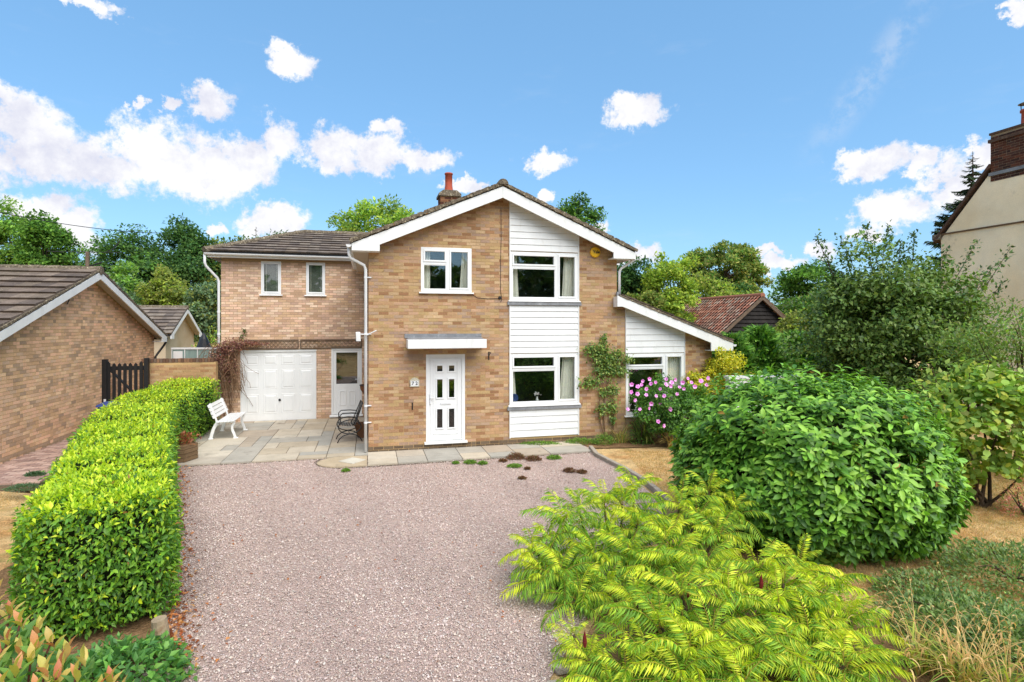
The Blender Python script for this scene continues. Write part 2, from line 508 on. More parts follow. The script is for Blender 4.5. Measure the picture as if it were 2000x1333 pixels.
M['twig'] = surf('twig', lin(150, 118, 90, 0.6), rough=0.9, spec=0.1, var=0.25, vscale=8)
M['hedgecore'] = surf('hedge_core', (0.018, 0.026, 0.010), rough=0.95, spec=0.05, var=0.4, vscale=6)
M['oldwood'] = surf('weathered_wood', lin(150, 122, 92, 0.6), rough=0.9, spec=0.15, var=0.2, vscale=3, fine=0.25, fscale=40, bump=0.5, bscale=30, stretch=(0.3, 0.3, 4))
M['greywood'] = surf('grey_wood', lin(128, 110, 94, 0.7), rough=0.9, spec=0.1, var=0.25, vscale=6, fine=0.2)
M['blackwood'] = surf('black_painted_wood', (0.012, 0.012, 0.013), rough=0.55, var=0.2, vscale=8, bump=0.2, bscale=60)
M['blackmetal'] = surf('black_metal', (0.016, 0.016, 0.018), rough=0.4, spec=0.5, var=0.15)
M['blackplastic'] = surf('black_plastic', (0.018, 0.018, 0.02), rough=0.4)
M['terracotta'] = surf('terracotta', lin(190, 88, 62, 0.8), rough=0.8, var=0.18, vscale=6, fine=0.12, bump=0.2, tint3=lin(120, 70, 55, 0.7), t3scale=5, t3lo=0.6, t3hi=0.8)
M['cream'] = surf('cream_render', lin(226, 206, 176, 0.72), rough=0.92, spec=0.1, var=0.07, vscale=0.8, fine=0.05, bump=0.25, bscale=60,
                  tint2=lin(196, 168, 128, 0.72), t2scale=0.55, t2lo=0.45, t2hi=0.75)
M['ochre'] = surf('ochre_render', lin(250, 230, 196, 1.0), rough=0.95, spec=0.1, var=0.10, vscale=0.8, fine=0.08, bump=0.3, bscale=40,
                  tint2=lin(240, 214, 172, 1.0), t2scale=0.5, t2lo=0.45, t2hi=0.7, tint3=lin(150, 126, 96, 0.8), t3scale=1.3, t3lo=0.62, t3hi=0.85)
M['pantile'] = surf('pantile', attr=True, rough=0.92, spec=0.1, var=0.25, vscale=2, fine=0.25, fscale=30, tint2=lin(165, 150, 132, 0.6), t2scale=0.7, t2lo=0.55, t2hi=0.68)
M['barnboard'] = surf('barn_board', (0.022, 0.018, 0.016), rough=0.85, var=0.4, vscale=3, fine=0.3)
M['yellow'] = surf('yellow_plastic', (0.95, 0.55, 0.03), rough=0.35, var=0.05)
M['ink'] = surf('black_print', (0.01, 0.01, 0.01), rough=0.5)
M['plaque'] = surf('plaque_stone', lin(222, 214, 190, 0.75), rough=0.8, var=0.1, vscale=15, tint3=lin(150, 150, 130, 0.7), t3scale=40, t3lo=0.5, t3hi=0.7)
M['log'] = surf('bare_log', lin(196, 172, 140, 0.6), rough=0.9, var=0.3, vscale=8, bump=0.6, bscale=30, tint3=lin(120, 70, 40, 0.6), t3scale=8, t3lo=0.55, t3hi=0.75)
M['blueplastic'] = surf('blue_plastic', (0.03, 0.06, 0.22), rough=0.4)
M['greenplastic'] = surf('green_plastic', (0.05, 0.14, 0.09), rough=0.4)
M['pale_green'] = surf('pale_green_panel', lin(160, 185, 178, 0.7), rough=0.5, var=0.2, vscale=4, stretch=(3, 3, 0.4))
M['redbrick'] = surf('red_brick', attr=True, rough=0.9, spec=0.15, fine=0.2, var=0.15, vscale=2, bump=0.4, bscale=100, bdist=0.004)
M['leaf'] = leaf_mat('leaf')
M['leafgloss'] = leaf_mat('leaf_glossy', rough=0.42, transl=0.24, spec=0.34, gain=2.0)
M['leaftree'] = leaf_mat('leaf_tree', rough=0.6, transl=0.5, spec=0.2, gain=2.4, tcol=(1.1, 1.1, 0.75))
M['leafsoft'] = leaf_mat('leaf_soft', rough=0.6, transl=0.4, spec=0.25)
M['needle'] = leaf_mat('needle', rough=0.6, transl=0.15, spec=0.25)
M['petal'] = leaf_mat('petal', rough=0.6, transl=0.35, spec=0.2, tcol=(1.1, 0.9, 1.1))
M['greystone'] = surf('grey_stone', lin(170, 158, 142, 0.85), rough=0.9, var=0.2, vscale=4, fine=0.2, bump=0.5, bscale=30)
M['darktile'] = surf('roof_underlay', (0.03, 0.028, 0.026), rough=0.95)
M['blindpale'] = surf('grey_blind', (0.15, 0.165, 0.14), rough=0.6)
M['doorglass'] = glass_mat('obscure_glass', (0.25, 0.28, 0.25), 0.05)
M['ochre2'] = surf('ochre_band', lin(120, 92, 66, 0.7), rough=0.9, var=0.2)
M['vergebrick'] = surf('verge_brick', lin(110, 82, 66, 0.6), rough=0.95, var=0.35, vscale=6, fine=0.3, bump=0.8, bscale=30, bdist=.02, tint3=lin(150, 140, 120, .6), t3scale=9, t3lo=.58, t3hi=.7)
M['orangetile'] = surf('orange_tile', lin(214, 110, 60, 0.7), rough=0.9, var=0.2)
M['ridgered'] = surf('red_ridge', lin(186, 120, 96, 0.62), rough=0.95, var=0.25, vscale=4, fine=.2)
M['coir'] = surf('coir_liner', lin(150, 90, 54, 0.6), rough=0.95, var=0.3, vscale=20, bump=.8, bscale=60)
M['terracotta2'] = surf('brown_terracotta', lin(150, 104, 74, 0.6), rough=0.85, var=0.15, vscale=8)
world.cycles.sampling_method = 'MANUAL'
world.cycles.sample_map_resolution = 512
M['seedhead'] = surf('sumac_seed', lin(140, 34, 34, 0.6), rough=0.9, var=0.3, vscale=30, bump=1.0, bscale=90)
M['redstem'] = surf('red_stem', lin(140, 80, 70, 0.6), rough=0.7, var=0.2)

# ================================================================== GROUND
def gz(x, y):
    """ground height: flat, a little higher on the neighbour's side of the hedge"""
    d = (-5.3 - 0.60 * (y - 5.3)) - x
    k = min(1.0, max(0.0, d / 1.5)); k = k * k * (3 - 2 * k)
    return 0.22 * k if -5 < y < 40 else 0.22 * k


def make_ground():
    xs = sorted(set([-900, -300, -120, -60, 60, 120, 300, 900] + [round(-40 + 1.0 * i, 2) for i in range(81)]))
    ys = sorted(set([-300, -60, -20, 80, 140, 300, 1200] + [round(-8 + 1.0 * i, 2) for i in range(71)]))
    V = [(x, y, gz(x, y) - 0.012) for y in ys for x in xs]
    n = len(xs)
    Fs = [(j * n + i, j * n + i + 1, (j + 1) * n + i + 1, (j + 1) * n + i) for j in range(len(ys) - 1) for i in range(n - 1)]
    me = bpy.data.meshes.new('ground'); me.from_pydata(V, [], Fs); me.materials.append(M['lawn'])
    me.polygons.foreach_set('use_smooth', np.ones(len(me.polygons), dtype=bool))
    o = link('ground', me); o['kind'] = 'structure'


make_ground()


def sheet(name, pts, z, mat, parent=None, kind='structure'):
    me = bpy.data.meshes.new(name); me.from_pydata([(x, y, z) for x, y in pts], [], [tuple(range(len(pts)))]); me.materials.append(mat)
    o = link(name, me, parent); o['kind'] = kind
    return o


DRIVE = [(-2.75, 3.2), (-3.35, 5.3), (-7.6, 12.2), (-7.6, 12.6), house_xy(5.2, 0.2), house_xy(5.1, -0.9), (2.25, 11.2), (2.5, 9.0), (1.6, 6.8), (0.75, 5.6), (0.3, 4.6), (0.15, 3.2)]
drive = sheet('driveway', DRIVE, 0.0, M['gravelbase'])


def inside(x, y, poly):
    c = np.zeros(len(x), bool); j = len(poly) - 1
    for i in range(len(poly)):
        xi, yi = poly[i]; xj, yj = poly[j]
        c ^= ((yi > y) != (yj > y)) & (x < (xj - xi) * (y - yi) / (yj - yi + 1e-12) + xi)
        j = i
    return c


def make_gravel():
    rng = np.random.default_rng(3)
    n = 305000
    y = 3.6 + 9.4 * rng.random(n) ** 1.25; x = -8 + 11 * rng.random(n)
    ok = inside(x, y, DRIVE)
    x, y = x[ok], y[ok]; n = len(x)
    O = np.array([(1, 0, 0), (-1, 0, 0), (0, 1, 0), (0, -1, 0), (0, 0, 1), (0, 0, -1)], float)
    T0 = np.array([(0, 2, 4), (2, 1, 4), (1, 3, 4), (3, 0, 4), (2, 0, 5), (1, 2, 5), (3, 1, 5), (0, 3, 5)])
    size = np.clip(rng.lognormal(math.log(0.0090), 0.32, n), 0.005, 0.024)
    A = rng.normal(size=(n, 3, 3)); Q, _ = np.linalg.qr(A)
    S = np.stack([np.ones(n), rng.uniform(.6, 1, n), rng.uniform(.4, .8, n)], 1) * size[:, None]
    V = O[None] * S[:, None, :] * rng.uniform(.75, 1.15, (n, 6, 1))
    V = np.einsum('nij,nkj->nki', Q, V)
    V[:, :, 2] *= 0.8
    V += np.stack([x, y, 0.004 + 0.010 * rng.random(n)], 1)[:, None, :]
    pal = [lin(210, 186, 174, .94), lin(200, 174, 162, .94), lin(220, 200, 188, .96), lin(186, 162, 152, .9), lin(214, 192, 178, .94), lin(164, 144, 136, .86), lin(226, 210, 200, .96), lin(196, 180, 170, .92)]
    C = .86 * pick(pal, n, 0.07, rng) * (1 + .07 * np.sin(x * 1.3 + np.sin(y * .9) * 2) * np.sin(y * 1.1 + x * .4) + .05 * np.sin(x * 4.1 + y * 2.3))[:, None]
    T = (T0[None] + (np.arange(n) * 6)[:, None, None]).reshape(-1, 3)
    VV = V.reshape(-1, 3); nn = np.cross(VV[T[:, 1]] - VV[T[:, 0]], VV[T[:, 2]] - VV[T[:, 0]])
    cen = V.mean(1); outw = np.einsum('ij,ij->i', nn, VV[T].mean(1) - np.repeat(cen, 8, 0)); nz = nn[:, 2] * np.sign(outw) / (np.linalg.norm(nn, axis=1) + 1e-12)
    T = T[nz > -0.15]                                   # the undersides lie in the bed, unseen
    o = link('gravel', tri_mesh('gravel', V.reshape(-1, 3), T, M['stone'], np.repeat(C, 6, axis=0)))
    tag(o, 'pinkish loose gravel covering the driveway', 'gravel', kind='stuff')


make_gravel()

M['asphalt'] = surf('asphalt', (0.05, 0.05, 0.052), rough=0.9, var=0.15, fine=0.2, fscale=60, bump=0.4)
sheet('road', [(-60, -9.0), (60, -9.0), (60, -2.5), (-60, -2.5)], 0.004, M['asphalt'])

# planting bed under the shrubs on the right, soil along the house
bed = [(0.2, 3.0), (0.4, 4.6), (0.85, 5.6), (1.5, 6.7), (2.3, 7.3), (3.0, 7.0), (3.3, 6.2), (3.7, 5.4), (4.4, 4.7), (4.9, 4.0), (5.0, 3.0)]
sheet('planting_bed', bed, 0.006, M['soil'])
sheet('house_border', [house_xy(5.0, 0.2), house_xy(5.1, -0.75), house_xy(6.0, -0.9), house_xy(9.6, -1.2), house_xy(9.8, 0.3)], 0.010, M['soil'])
sheet('hedge_bed', [(-2.9, 4.0), (-3.35, 5.3), (-7.6, 12.3), (-8.6, 16.4), (-10.2, 16.2), (-9.2, 12.0), (-5.2, 5.0), (-4.6, 3.6)], 0.012, M['soil'])


def kerb():
    root = empty('kerb_edging', (0, 0, 0))
    tag(root, 'low grey stone edging between gravel drive and dry lawn', 'edging')
    P = [house_xy(5.06, -0.8), (1.88, 12.4), (2.06, 11.8), (2.25, 11.2), (2.42, 10.5), (2.52, 9.8), (2.56, 9.0)]
    for a, b in zip(P[:-1], P[1:]):
        MB().bar((a[0], a[1], 0.03), (b[0] - (b[0] - a[0]) * .03, b[1] - (b[1] - a[1]) * .03, 0.03), 0.09, 0.12).build('kerb_stone', M['greystone'], root, bevel=0.012)



kerb()

# ================================================================== PAVING
SLABCOL = [lin(198, 186, 168, .78), lin(186, 178, 164, .78), lin(206, 192, 170, .78), lin(190, 174, 154, .76), lin(182, 176, 164, .76), lin(210, 198, 178, .8), lin(196, 180, 156, .78)]


def paving():
    root = tag(link('patio', None), kind='structure')
    root.location = (HX0, HY0, 0); root.rotation_euler = (0, 0, TH)
    MB().box(-4.5, 0.0, -0.28, 5.0, -0.05, 0.012).build('paving_base', M['joint'], root)
    MB().prism([(-0.02, -0.3), (5.0, 0.0), (5.0, -1.14), (0.0, -1.24), (-0.6, -1.2), (-1.0, -0.9), (-1.12, -0.55), (-1.02, -0.29), (-.5, -.29)], 'xy', -0.05, 0.0125).build('path_base', M['joint'], root)
    ms = [unit_box_mesh('paving_slab', M['slab'], c) for c in SLABCOL]
    rng = random.Random(5)

    def slab(s0, s1, t0, t1, z=0.042):
        g = 0.007
        o = link('paving_slab', rng.choice(ms), root)
        o.location = ((s0 + s1) / 2, (t0 + t1) / 2, 0.012 + (z - 0.012) / 2 + rng.uniform(-.002, .002))
        o.scale = (s1 - s0 - 2 * g, t1 - t0 - 2 * g, z - 0.012)
        o.rotation_euler = (rng.uniform(-.003, .003), rng.uniform(-.003, .003), 0)

    # left patio: random rectangles on a 0.3 m module
    nx, ny = 15, 17
    used = [[False] * ny for _ in range(nx)]
    sizes = [(2, 2), (3, 2), (2, 3), (2, 1), (3, 2), (2, 2), (1, 2), (3, 3)]
    x0, y0, m, my = -4.5, -0.27, 0.3, 0.31
    for j in range(ny):
        for i in range(nx):
            if used[i][j]: continue
            opts = sizes[:]; rng.shuffle(opts); opts.append((1, 1))
            for (a, b) in opts:
                if i + a <= nx and j + b <= ny and all(not used[i + p][j + q] for p in range(a) for q in range(b)):
                    for p in range(a):
                        for q in range(b): used[i + p][j + q] = True
                    slab(x0 + i * m, x0 + (i + a) * m, y0 + j * my, y0 + (j + b) * my)
                    break
    # path along the front wall
    s = -0.02
    while s < 4.95:
        w = rng.choice([.62, .75, .9, .6]); w = min(w, 4.97 - s)
        if 4.97 - s - w < .3: w = 4.97 - s
        cut = rng.choice([-.62, -.5, -.72])
        slab(s, s + w, -1.17 + .012 * s, cut); slab(s + 0.0, s + w, cut, -0.01)
        s += w
    # rounded sandstone end with a pale diamond slab
    pts = [(-0.03, -0.30), (-0.03, -1.17)] + [(-0.45 + 0.60 * math.cos(a), -0.72 + 0.46 * math.sin(a)) for a in np.linspace(-1.7, -4.4, 14)]
    MB().prism([(x, y) for x, y in pts][::-1], 'xy', 0.0127, 0.036, lin(200, 180, 150, .75)).build('paving_slab', M['slab'], root)
    MB().prism([(-0.62, -0.72), (-0.32, -1.02), (0.0 - .05, -0.72), (-0.34, -0.45)], 'xy', 0.0365, 0.046, lin(222, 214, 196, .72)).build('paving_slab', M['slab'], root)
    return root


paving()

# ================================================================== BRICKWORK
def lay(u0, u1, z0, z1, holes=(), span=None, rng=None, course=0.075, blen=0.225, half=0.07):
    """running bond -> list of (ua,ub,za,zb)"""
    rng = rng or random.Random(1)
    out = []
    k = 0
    z = z0
    while z + 0.055 <= z1 + 1e-6:
        za, zb = z, min(z + 0.065, z1)
        a, b = (u0, u1) if span is None else span(z + .06)
        segs = [(a, b)] if b > a else []
        for (h0, h1, g0, g1) in holes:
            if zb > g0 + .004 and za < g1 - .004:
                ns = []
                for p, q in segs:
                    if h1 <= p or h0 >= q: ns.append((p, q)); continue
                    if h0 > p: ns.append((p, h0))
                    if h1 < q: ns.append((h1, q))
                segs = ns
        off = u0 - (blen / 2 if k % 2 else 0) - blen
        for p, q in segs:
            u = off + blen * math.floor((p - off) / blen)
            while u < q:
                x0, x1 = max(u, p), min(u + blen, q)
                if x1 - x0 > 0.03:
                    if x1 - x0 > .2 and rng.random() < half:
                        mid = (x0 + x1) / 2
                        out += [(x0, mid - .01, za, zb), (mid, x1 - .01, za, zb)]
                    else:
                        out.append((x0, x1 - 0.010 if x1 < q - 1e-6 else x1, za, zb))
                u += blen
        z += course; k += 1
    return out


def bricks(parent, rects, face, w, pal, nobj, rng, proud=0.005, near=None, mat='brick', name='brick', weights=None):
    """face 'front': wall plane y=w facing -y ; 'right': plane x=w facing +x ; 'left': plane x=w facing -x.
    The nobj nearest bricks are objects of their own, the rest one joined part."""
    if near: rects = sorted(rects, key=near)
    ms = [unit_box_mesh(name, M[mat], c) for c in pal]
    rest = MB()
    for i, (a, b, za, zb) in enumerate(rects):
        pr = proud + rng.uniform(-.0025, .003)
        k = rng.choices(range(len(pal)), weights)[0]
        if zb < .17 and za > -.1: k = len(pal) - 1 - (k % 2)
        if face == 'front': lo, hi = (a, w - pr, za), (b, w + .03, zb)
        elif face == 'right': lo, hi = (w - .03, a, za), (w + pr, b, zb)
        else: lo, hi = (w - pr, a, za), (w + .03, b, zb)
        if i < nobj:
            o = link(name, ms[k], parent)
            o.location = tuple((p + q) / 2 for p, q in zip(lo, hi)); o.scale = tuple(q - p for p, q in zip(lo, hi))
        else:
            c = pal[k]; j = rng.uniform(.92, 1.08)
            x0, y0, z0 = lo; x1, y1, z1 = hi
            P8 = [(x0, y0, z0), (x1, y0, z0), (x1, y1, z0), (x0, y1, z0), (x0, y0, z1), (x1, y0, z1), (x1, y1, z1), (x0, y1, z1)]
            fs = {'front': [(4, 5, 6, 7), (0, 1, 5, 4), (1, 2, 6, 5), (3, 0, 4, 7), (3, 2, 1, 0)],
                  'right': [(4, 5, 6, 7), (0, 1, 5, 4), (1, 2, 6, 5), (2, 3, 7, 6), (3, 2, 1, 0)],
                  'left': [(4, 5, 6, 7), (0, 1, 5, 4), (3, 0, 4, 7), (2, 3, 7, 6), (3, 2, 1, 0)]}[face]
            rest.add(P8, fs, tuple(x * j for x in c))
    if rest.v: rest.build('brickwork', M[mat], parent, kind='stuff')


def wall_cells(mb, u0, u1, z0, z1, holes, make):
    us = sorted({u0, u1, *[min(max(h[0], u0), u1) for h in holes], *[min(max(h[1], u0), u1) for h in holes]})
    zs = sorted({z0, z1, *[min(max(h[2], z0), z1) for h in holes], *[min(max(h[3], z0), z1) for h in holes]})
    for a, b in zip(us[:-1], us[1:]):
        # merge vertically
        run = None
        for c, d in zip(zs[:-1], zs[1:]):
            um, zm = (a + b) / 2, (c + d) / 2
            solid = not any(h[0] < um < h[1] and h[2] < zm < h[3] for h in holes)
            if solid: run = (run[0], d) if run else (c, d)
            elif run: make(mb, a, b, *run); run = None
        if run: make(mb, a, b, *run)


BR_MAIN = [lin(202, 169, 130, 0.78), lin(193, 158, 116, 0.78), lin(188, 147, 112, 0.77), lin(210, 177, 138, 0.78), lin(197, 160, 130, 0.77), lin(181, 137, 101, 0.75), lin(202, 161, 121, 0.77), lin(190, 160, 134, 0.77), lin(173, 130, 95, 0.73), lin(206, 166, 134, 0.77), lin(184, 153, 130, 0.75), lin(198, 166, 119, 0.78)]
BR_WING = [lin(212, 183, 157, 1.05), lin(206, 174, 145, 1.05), lin(199, 164, 140, 1.01), lin(218, 191, 166, 1.05), lin(202, 168, 135, 1.01), lin(193, 160, 139, 0.99), lin(214, 177, 151, 1.05), lin(189, 155, 127, 0.99)]
BR_BUNG = [lin(192, 157, 124, 1.45), lin(187, 152, 117, 1.40), lin(195, 163, 130, 1.49), lin(181, 146, 114, 1.36), lin(190, 155, 127, 1.40), lin(170, 139, 112, 1.33), lin(193, 154, 124, 1.40), lin(184, 154, 128, 1.36), lin(161, 135, 112, 1.27), lin(199, 159, 130, 1.45)]

# ================================================================== THE HOUSE
house = empty('house', (HX0, HY0, 0), TH)
tag(house, 'two storey buff brick house with white boarded bay, gable roof, garage wing and lean-to', 'house')
rb = random.Random(21)
WID, KSL, APX, APZ = 6.10, 0.427, 3.05, 6.22
zroof = lambda s: APZ - KSL * abs(s - APX)          # underside line of the tiles over the front gable
DOOR = (1.292, 2.206, 0.165, 2.236)
WINL = (1.174, 2.365, 3.70, 4.735)
BAYS = (3.298, 5.06)
BAYU = (3.305, 5.054, 3.53, 4.70)
BAYL = (3.305, 5.054, 0.99, 2.225)

# front wall
fw = MB()
holes = [DOOR, WINL, BAYU, BAYL]
wall_cells(fw, 0.0, 6.33, -0.05, 4.70, [h for h in holes] + [(6.10, 6.4, 3.30, 4.8)], lambda mb, a, b, c, d: mb.box(a, b, 0.0, 0.24, c, d))
fw.prism([(0, 4.705), (6.10, 4.705), (6.10, zroof(6.1) - .12), (3.05, APZ - .12), (0, zroof(0) - .12)], 'xz', 0.0, 0.24)
front_wall = fw.build('front_wall', M['mortar'], house)
gable_span = lambda z: (0.0, 6.10) if z < zroof(0) - .16 else (APX - (APZ - .16 - z) / KSL, APX + (APZ - .16 - z) / KSL)
rects = lay(0.0, 6.10, 0.01, 6.05, [DOOR, WINL, (BAYS[0] - .005, BAYS[1] + .005, 0.2, 6.5)], gable_span, rb)
rects += lay(6.105, 6.325, 0.01, 3.38, [], None, rb)
PLINTH = [lin(142, 122, 100, .62), lin(128, 108, 88, .6)]
bricks(front_wall, rects, 'front', 0.0, BR_MAIN + PLINTH, 300, rb, near=lambda r: HY0 + r[0] * ST, weights=[1] * len(BR_MAIN) + [0, 0])

# other walls of the main block (mortar-coloured brick, mostly unseen)
sw = MB().box(0.0, 0.24, 0.24, 9.0, -0.05, 4.70).box(5.86, 6.10, 0.24, 9.0, -0.05, 4.70).box(0.24, 5.86, 8.76, 9.0, -0.05, 4.70)
side_wall = sw.build('side_wall', M['mortar'], house)
bricks(side_wall, lay(0.02, 9.0, 0.01, 4.70, [], None, rb), 'left', 0.0, BR_MAIN, 0, rb)
bricks(side_wall, lay(0.02, 9.0, 0.01, 4.70, [], None, rb), 'right', 6.10, BR_MAIN, 0, rb)


# ---- windows
def window(s0, s1, z0, z1, t, mull, vent_h=0.36, curtains=(), lead=False, sill=True, room=1.6, fw_=0.055, label=None):
    fr = MB()
    y0, y1 = t - 0.012, t + 0.06
    fr.box(s0, s1, y0, y1, z0, z0 + fw_); fr.box(s0, s1, y0, y1, z1 - fw_, z1)
    fr.box(s0, s0 + fw_, y0, y1, z0 + fw_, z1 - fw_); fr.box(s1 - fw_, s1, y0, y1, z0 + fw_, z1 - fw_)
    lights = []
    if mull:
        fr.box(mull - .035, mull + .035, y0 + .002, y1, z0 + fw_, z1 - fw_)
        tz = z1 - vent_h
        fr.box(s0 + fw_, mull - .035, y0 + .001, y1, tz - .03, tz + .03)
        lights = [(s0 + fw_, mull - .035, z0 + fw_, tz - .03, False), (s0 + fw_, mull - .035, tz + .03, z1 - fw_, True), (mull + .035, s1 - fw_, z0 + fw_, z1 - fw_, True)]
    else:
        lights = [(s0 + fw_, s1 - fw_, z0 + fw_, z1 - fw_, True)]
    win = fr.build('window', M['white'], house, bevel=0.006)
    if label: win['label'] = label
    for (a, b, c, d, sash) in lights:
        if sash:
            w = 0.042
            sb = MB().box(a, b, y0 - .016, y1 - .02, c, c + w).box(a, b, y0 - .016, y1 - .02, d - w, d)
            sb.box(a, a + w, y0 - .016, y1 - .02, c + w, d - w).box(b - w, b, y0 - .016, y1 - .02, c + w, d - w)
            sb.build('sash', M['white'], win, bevel=0.005)
            a, b, c, d = a + w, b - w, c + w, d - w
        else:
            w = 0.018
            sb = MB().box(a, b, y0 + .006, y0 + .03, c, c + w).box(a, b, y0 + .006, y0 + .03, d - w, d).box(a, a + w, y0 + .006, y0 + .03, c + w, d - w).box(b - w, b, y0 + .006, y0 + .03, c + w, d - w)
            sb.build('glazing_bead', M['white'], win)
        MB().box(a - .004, b + .004, t + .022, t + .028, c - .004, d + .004).build('pane', M['glass'], win)
    if sill:
        MB().prism([(t - .075, z0 - .045), (t - .075, z0 - .022), (t + .02, z0 - .001), (t + .02, z0 - .045)], 'yz', s0 - .045, s1 + .045).build('sill', M['white'], win, bevel=0.004)
    if lead:
        lb = MB().prism([(t - .062, z0 - .125), (t - .058, z0 - .046), (t + .0, z0 - .046), (t - .02, z0 - .125)], 'yz', s0 - .07, s1 + .07)
        lb.build('lead_flashing', M['lead'], win)
    for (ca, cb, flare) in curtains:
        cm = curtain(ca, cb, z0 + .02, z1 - .05, t + .16, flare)
        cm.build('curtain', M['curtain'], win, smooth=True)
    rm = MB()  # box painted near-black to stand for the unlit room
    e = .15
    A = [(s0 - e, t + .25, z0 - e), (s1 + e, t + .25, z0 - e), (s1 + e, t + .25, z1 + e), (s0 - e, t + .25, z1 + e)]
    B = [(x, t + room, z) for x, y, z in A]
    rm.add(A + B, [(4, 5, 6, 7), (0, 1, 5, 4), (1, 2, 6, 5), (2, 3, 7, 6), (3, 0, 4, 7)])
    rm.build('dark_room_box', M['dark'], win)
    return win


def curtain(s0, s1, z0, z1, y, flare=0.0):
    mb = MB()
    n = max(12, int((s1 - s0) / .012)); rows = 8
    vs, fs = [], []
    for j in range(rows + 1):
        q = j / rows
        for i in range(n + 1):
            u = i / n
            s = s0 + (s1 - s0) * u + (flare * (1 - q) ** 1.4) * (1 - u if flare < 0 else u)
            vs.append((s, y + .022 * math.sin(u * (s1 - s0) / .075 * 2 * math.pi + .6 * math.sin(q * 3)) + .01 * math.sin(u * 37), z0 + (z1 - z0) * q))
    for j in range(rows):
        for i in range(n):
            a = j * (n + 1) + i
            fs.append((a, a + 1, a + n + 2, a + n + 1))
    return mb.add(vs, fs)


window(*WINL, 0.0, 1.80, 0.37, curtains=[(1.19, 1.40, 0), (2.16, 2.33, -.06)])
window(*BAYU, 0.0, 4.49, 0.37, curtains=[(3.34, 3.52, .05), (4.74, 5.02, -.06)], lead=True)
wl = window(*BAYL, 0.0, 4.49, 0.38, curtains=[(3.34, 3.44, .08), (4.70, 5.02, -.10)], lead=True)
LWIN = (6.345, 8.012, 0.62, 2.19)
window(*LWIN, 0.0, 7.44, 0.36, curtains=[(6.37, 6.52, .03), (7.48, 7.98, 0)])


# ---- white boarding: one board after another
def boards(s0, s1, z0, z1, pitch, clip=None, parent=None):
    z = z1
    n = max(1, round((z1 - z0) / pitch)); p = (z1 - z0) / n
    for i in range(n):
        za, zb = z0 + i * p, z0 + (i + 1) * p
        poly = [(s0, za + .006), (s1, za + .006), (s1, zb), (s0, zb)]
        for cl in (clip or []): poly = clip_poly(poly, *cl)
        if len(poly) < 3: continue
        mb = MB()
        k = len(poly)
        # shiplap face: leans out towards its lower edge
        def yy(zz): return -0.030 + 0.016 * (zz - za) / p
        front = [(a, yy(b), b) for a, b in poly]; back = [(a, 0.0, b) for a, b in poly]
        mb.add(front + back, [tuple(range(k)), tuple(range(2 * k - 1, k - 1, -1))] + [(i2, k + i2, k + (i2 + 1) % k, (i2 + 1) % k) for i2 in range(k)])
        mb.build('cladding_board', M['whitewood'], parent)
    return p


clad = MB().box(BAYS[0] - .012, BAYS[0] + .012, -.036, 0.0, 0.19, 5.98).box(BAYS[1] - .012, BAYS[1] + .012, -.036, 0.0, 0.19, 5.2).build('bay_cladding', M['whitewood'], house)
inb = (BAYS[0] + .014, BAYS[1] - .014)
boards(*inb, 0.20, 0.862, 0.15, parent=clad)
boards(*inb, 2.235, 3.40, 0.148, parent=clad)
boards(*inb, 4.715, 6.1, 0.155, clip=[(KSL, 1.0, APZ - .1 + KSL * APX)], parent=clad)
LS0, LS1, LK = 6.33, 8.02, 0.366
lroof = lambda s: 3.60 - LK * (s - 6.10)
lclad = MB().box(LS0 - .0, LS0 + .012, -.036, 0.0, 2.2, 3.5).box(LS1 - .012, LS1 + .004, -.036, 0.0, 0.3, lroof(LS1)).build('lean_to_cladding', M['whitewood'], house)
boards(LS0 + .014, LS1 - .014, 2.20, 3.6, 0.152, clip=[(LK, 1.0, 3.56 + LK * 6.10)], parent=lclad)

# lean-to walls
lw = MB()
wall_cells(lw, 6.335, 8.84, -0.05, 2.55, [LWIN], lambda mb, a, b, c, d: mb.box(a, b, 0.0, 0.24, c, d))
lw.prism([(6.335, 2.555), (8.84, 2.555), (8.84, lroof(8.84) - .05), (6.335, lroof(6.335) - .05)], 'xz', 0.001, 0.24)
lw.box(8.60, 8.84, 0.24, 5.0, -.05, 2.5)
lean_wall = lw.build('lean_to_wall', M['mortar'], house)
bricks(lean_wall, lay(8.03, 8.84, 0.01, 2.62, [], None, rb) + lay(6.34, 8.02, 0.01, 0.58, [], None, rb), 'front', 0.0, BR_MAIN, 0, rb)
bricks(lean_wall, lay(0.02, 5.0, 0.01, 2.5, [], None, rb), 'right', 8.84, BR_MAIN, 0, rb)

# ---- front door
dr = MB()
s0, s1, z0, z1 = DOOR
dr.box(s0, s0 + .075, -.012, .07, z0 + .05, z1).box(s1 - .075, s1, -.012, .07, z0 + .05, z1).box(s0 + .075, s1 - .075, -.012, .07, z1 - .075, z1)
dr.box(s0 + .0751, s1 - .0751, .012, .06, z0 + .05, z1 - .0751)
door = dr.build('front_door', M['white'], house, bevel=0.005)
MB().prism([(-.09, z0 - .01), (-.09, z0 + .03), (.06, z0 + .05), (.06, z0 - .01)], 'yz', s0 - .04, s1 + .05).build('threshold', M['white'], door, bevel=0.004)
leafm = MB().box(s0 + .10, s1 - .10, -.004, .012, z0 + .07, z1 - .10).build('door_leaf', M['white'], door, bevel=0.004)
cxs = [s0 + .318, s0 + .596]
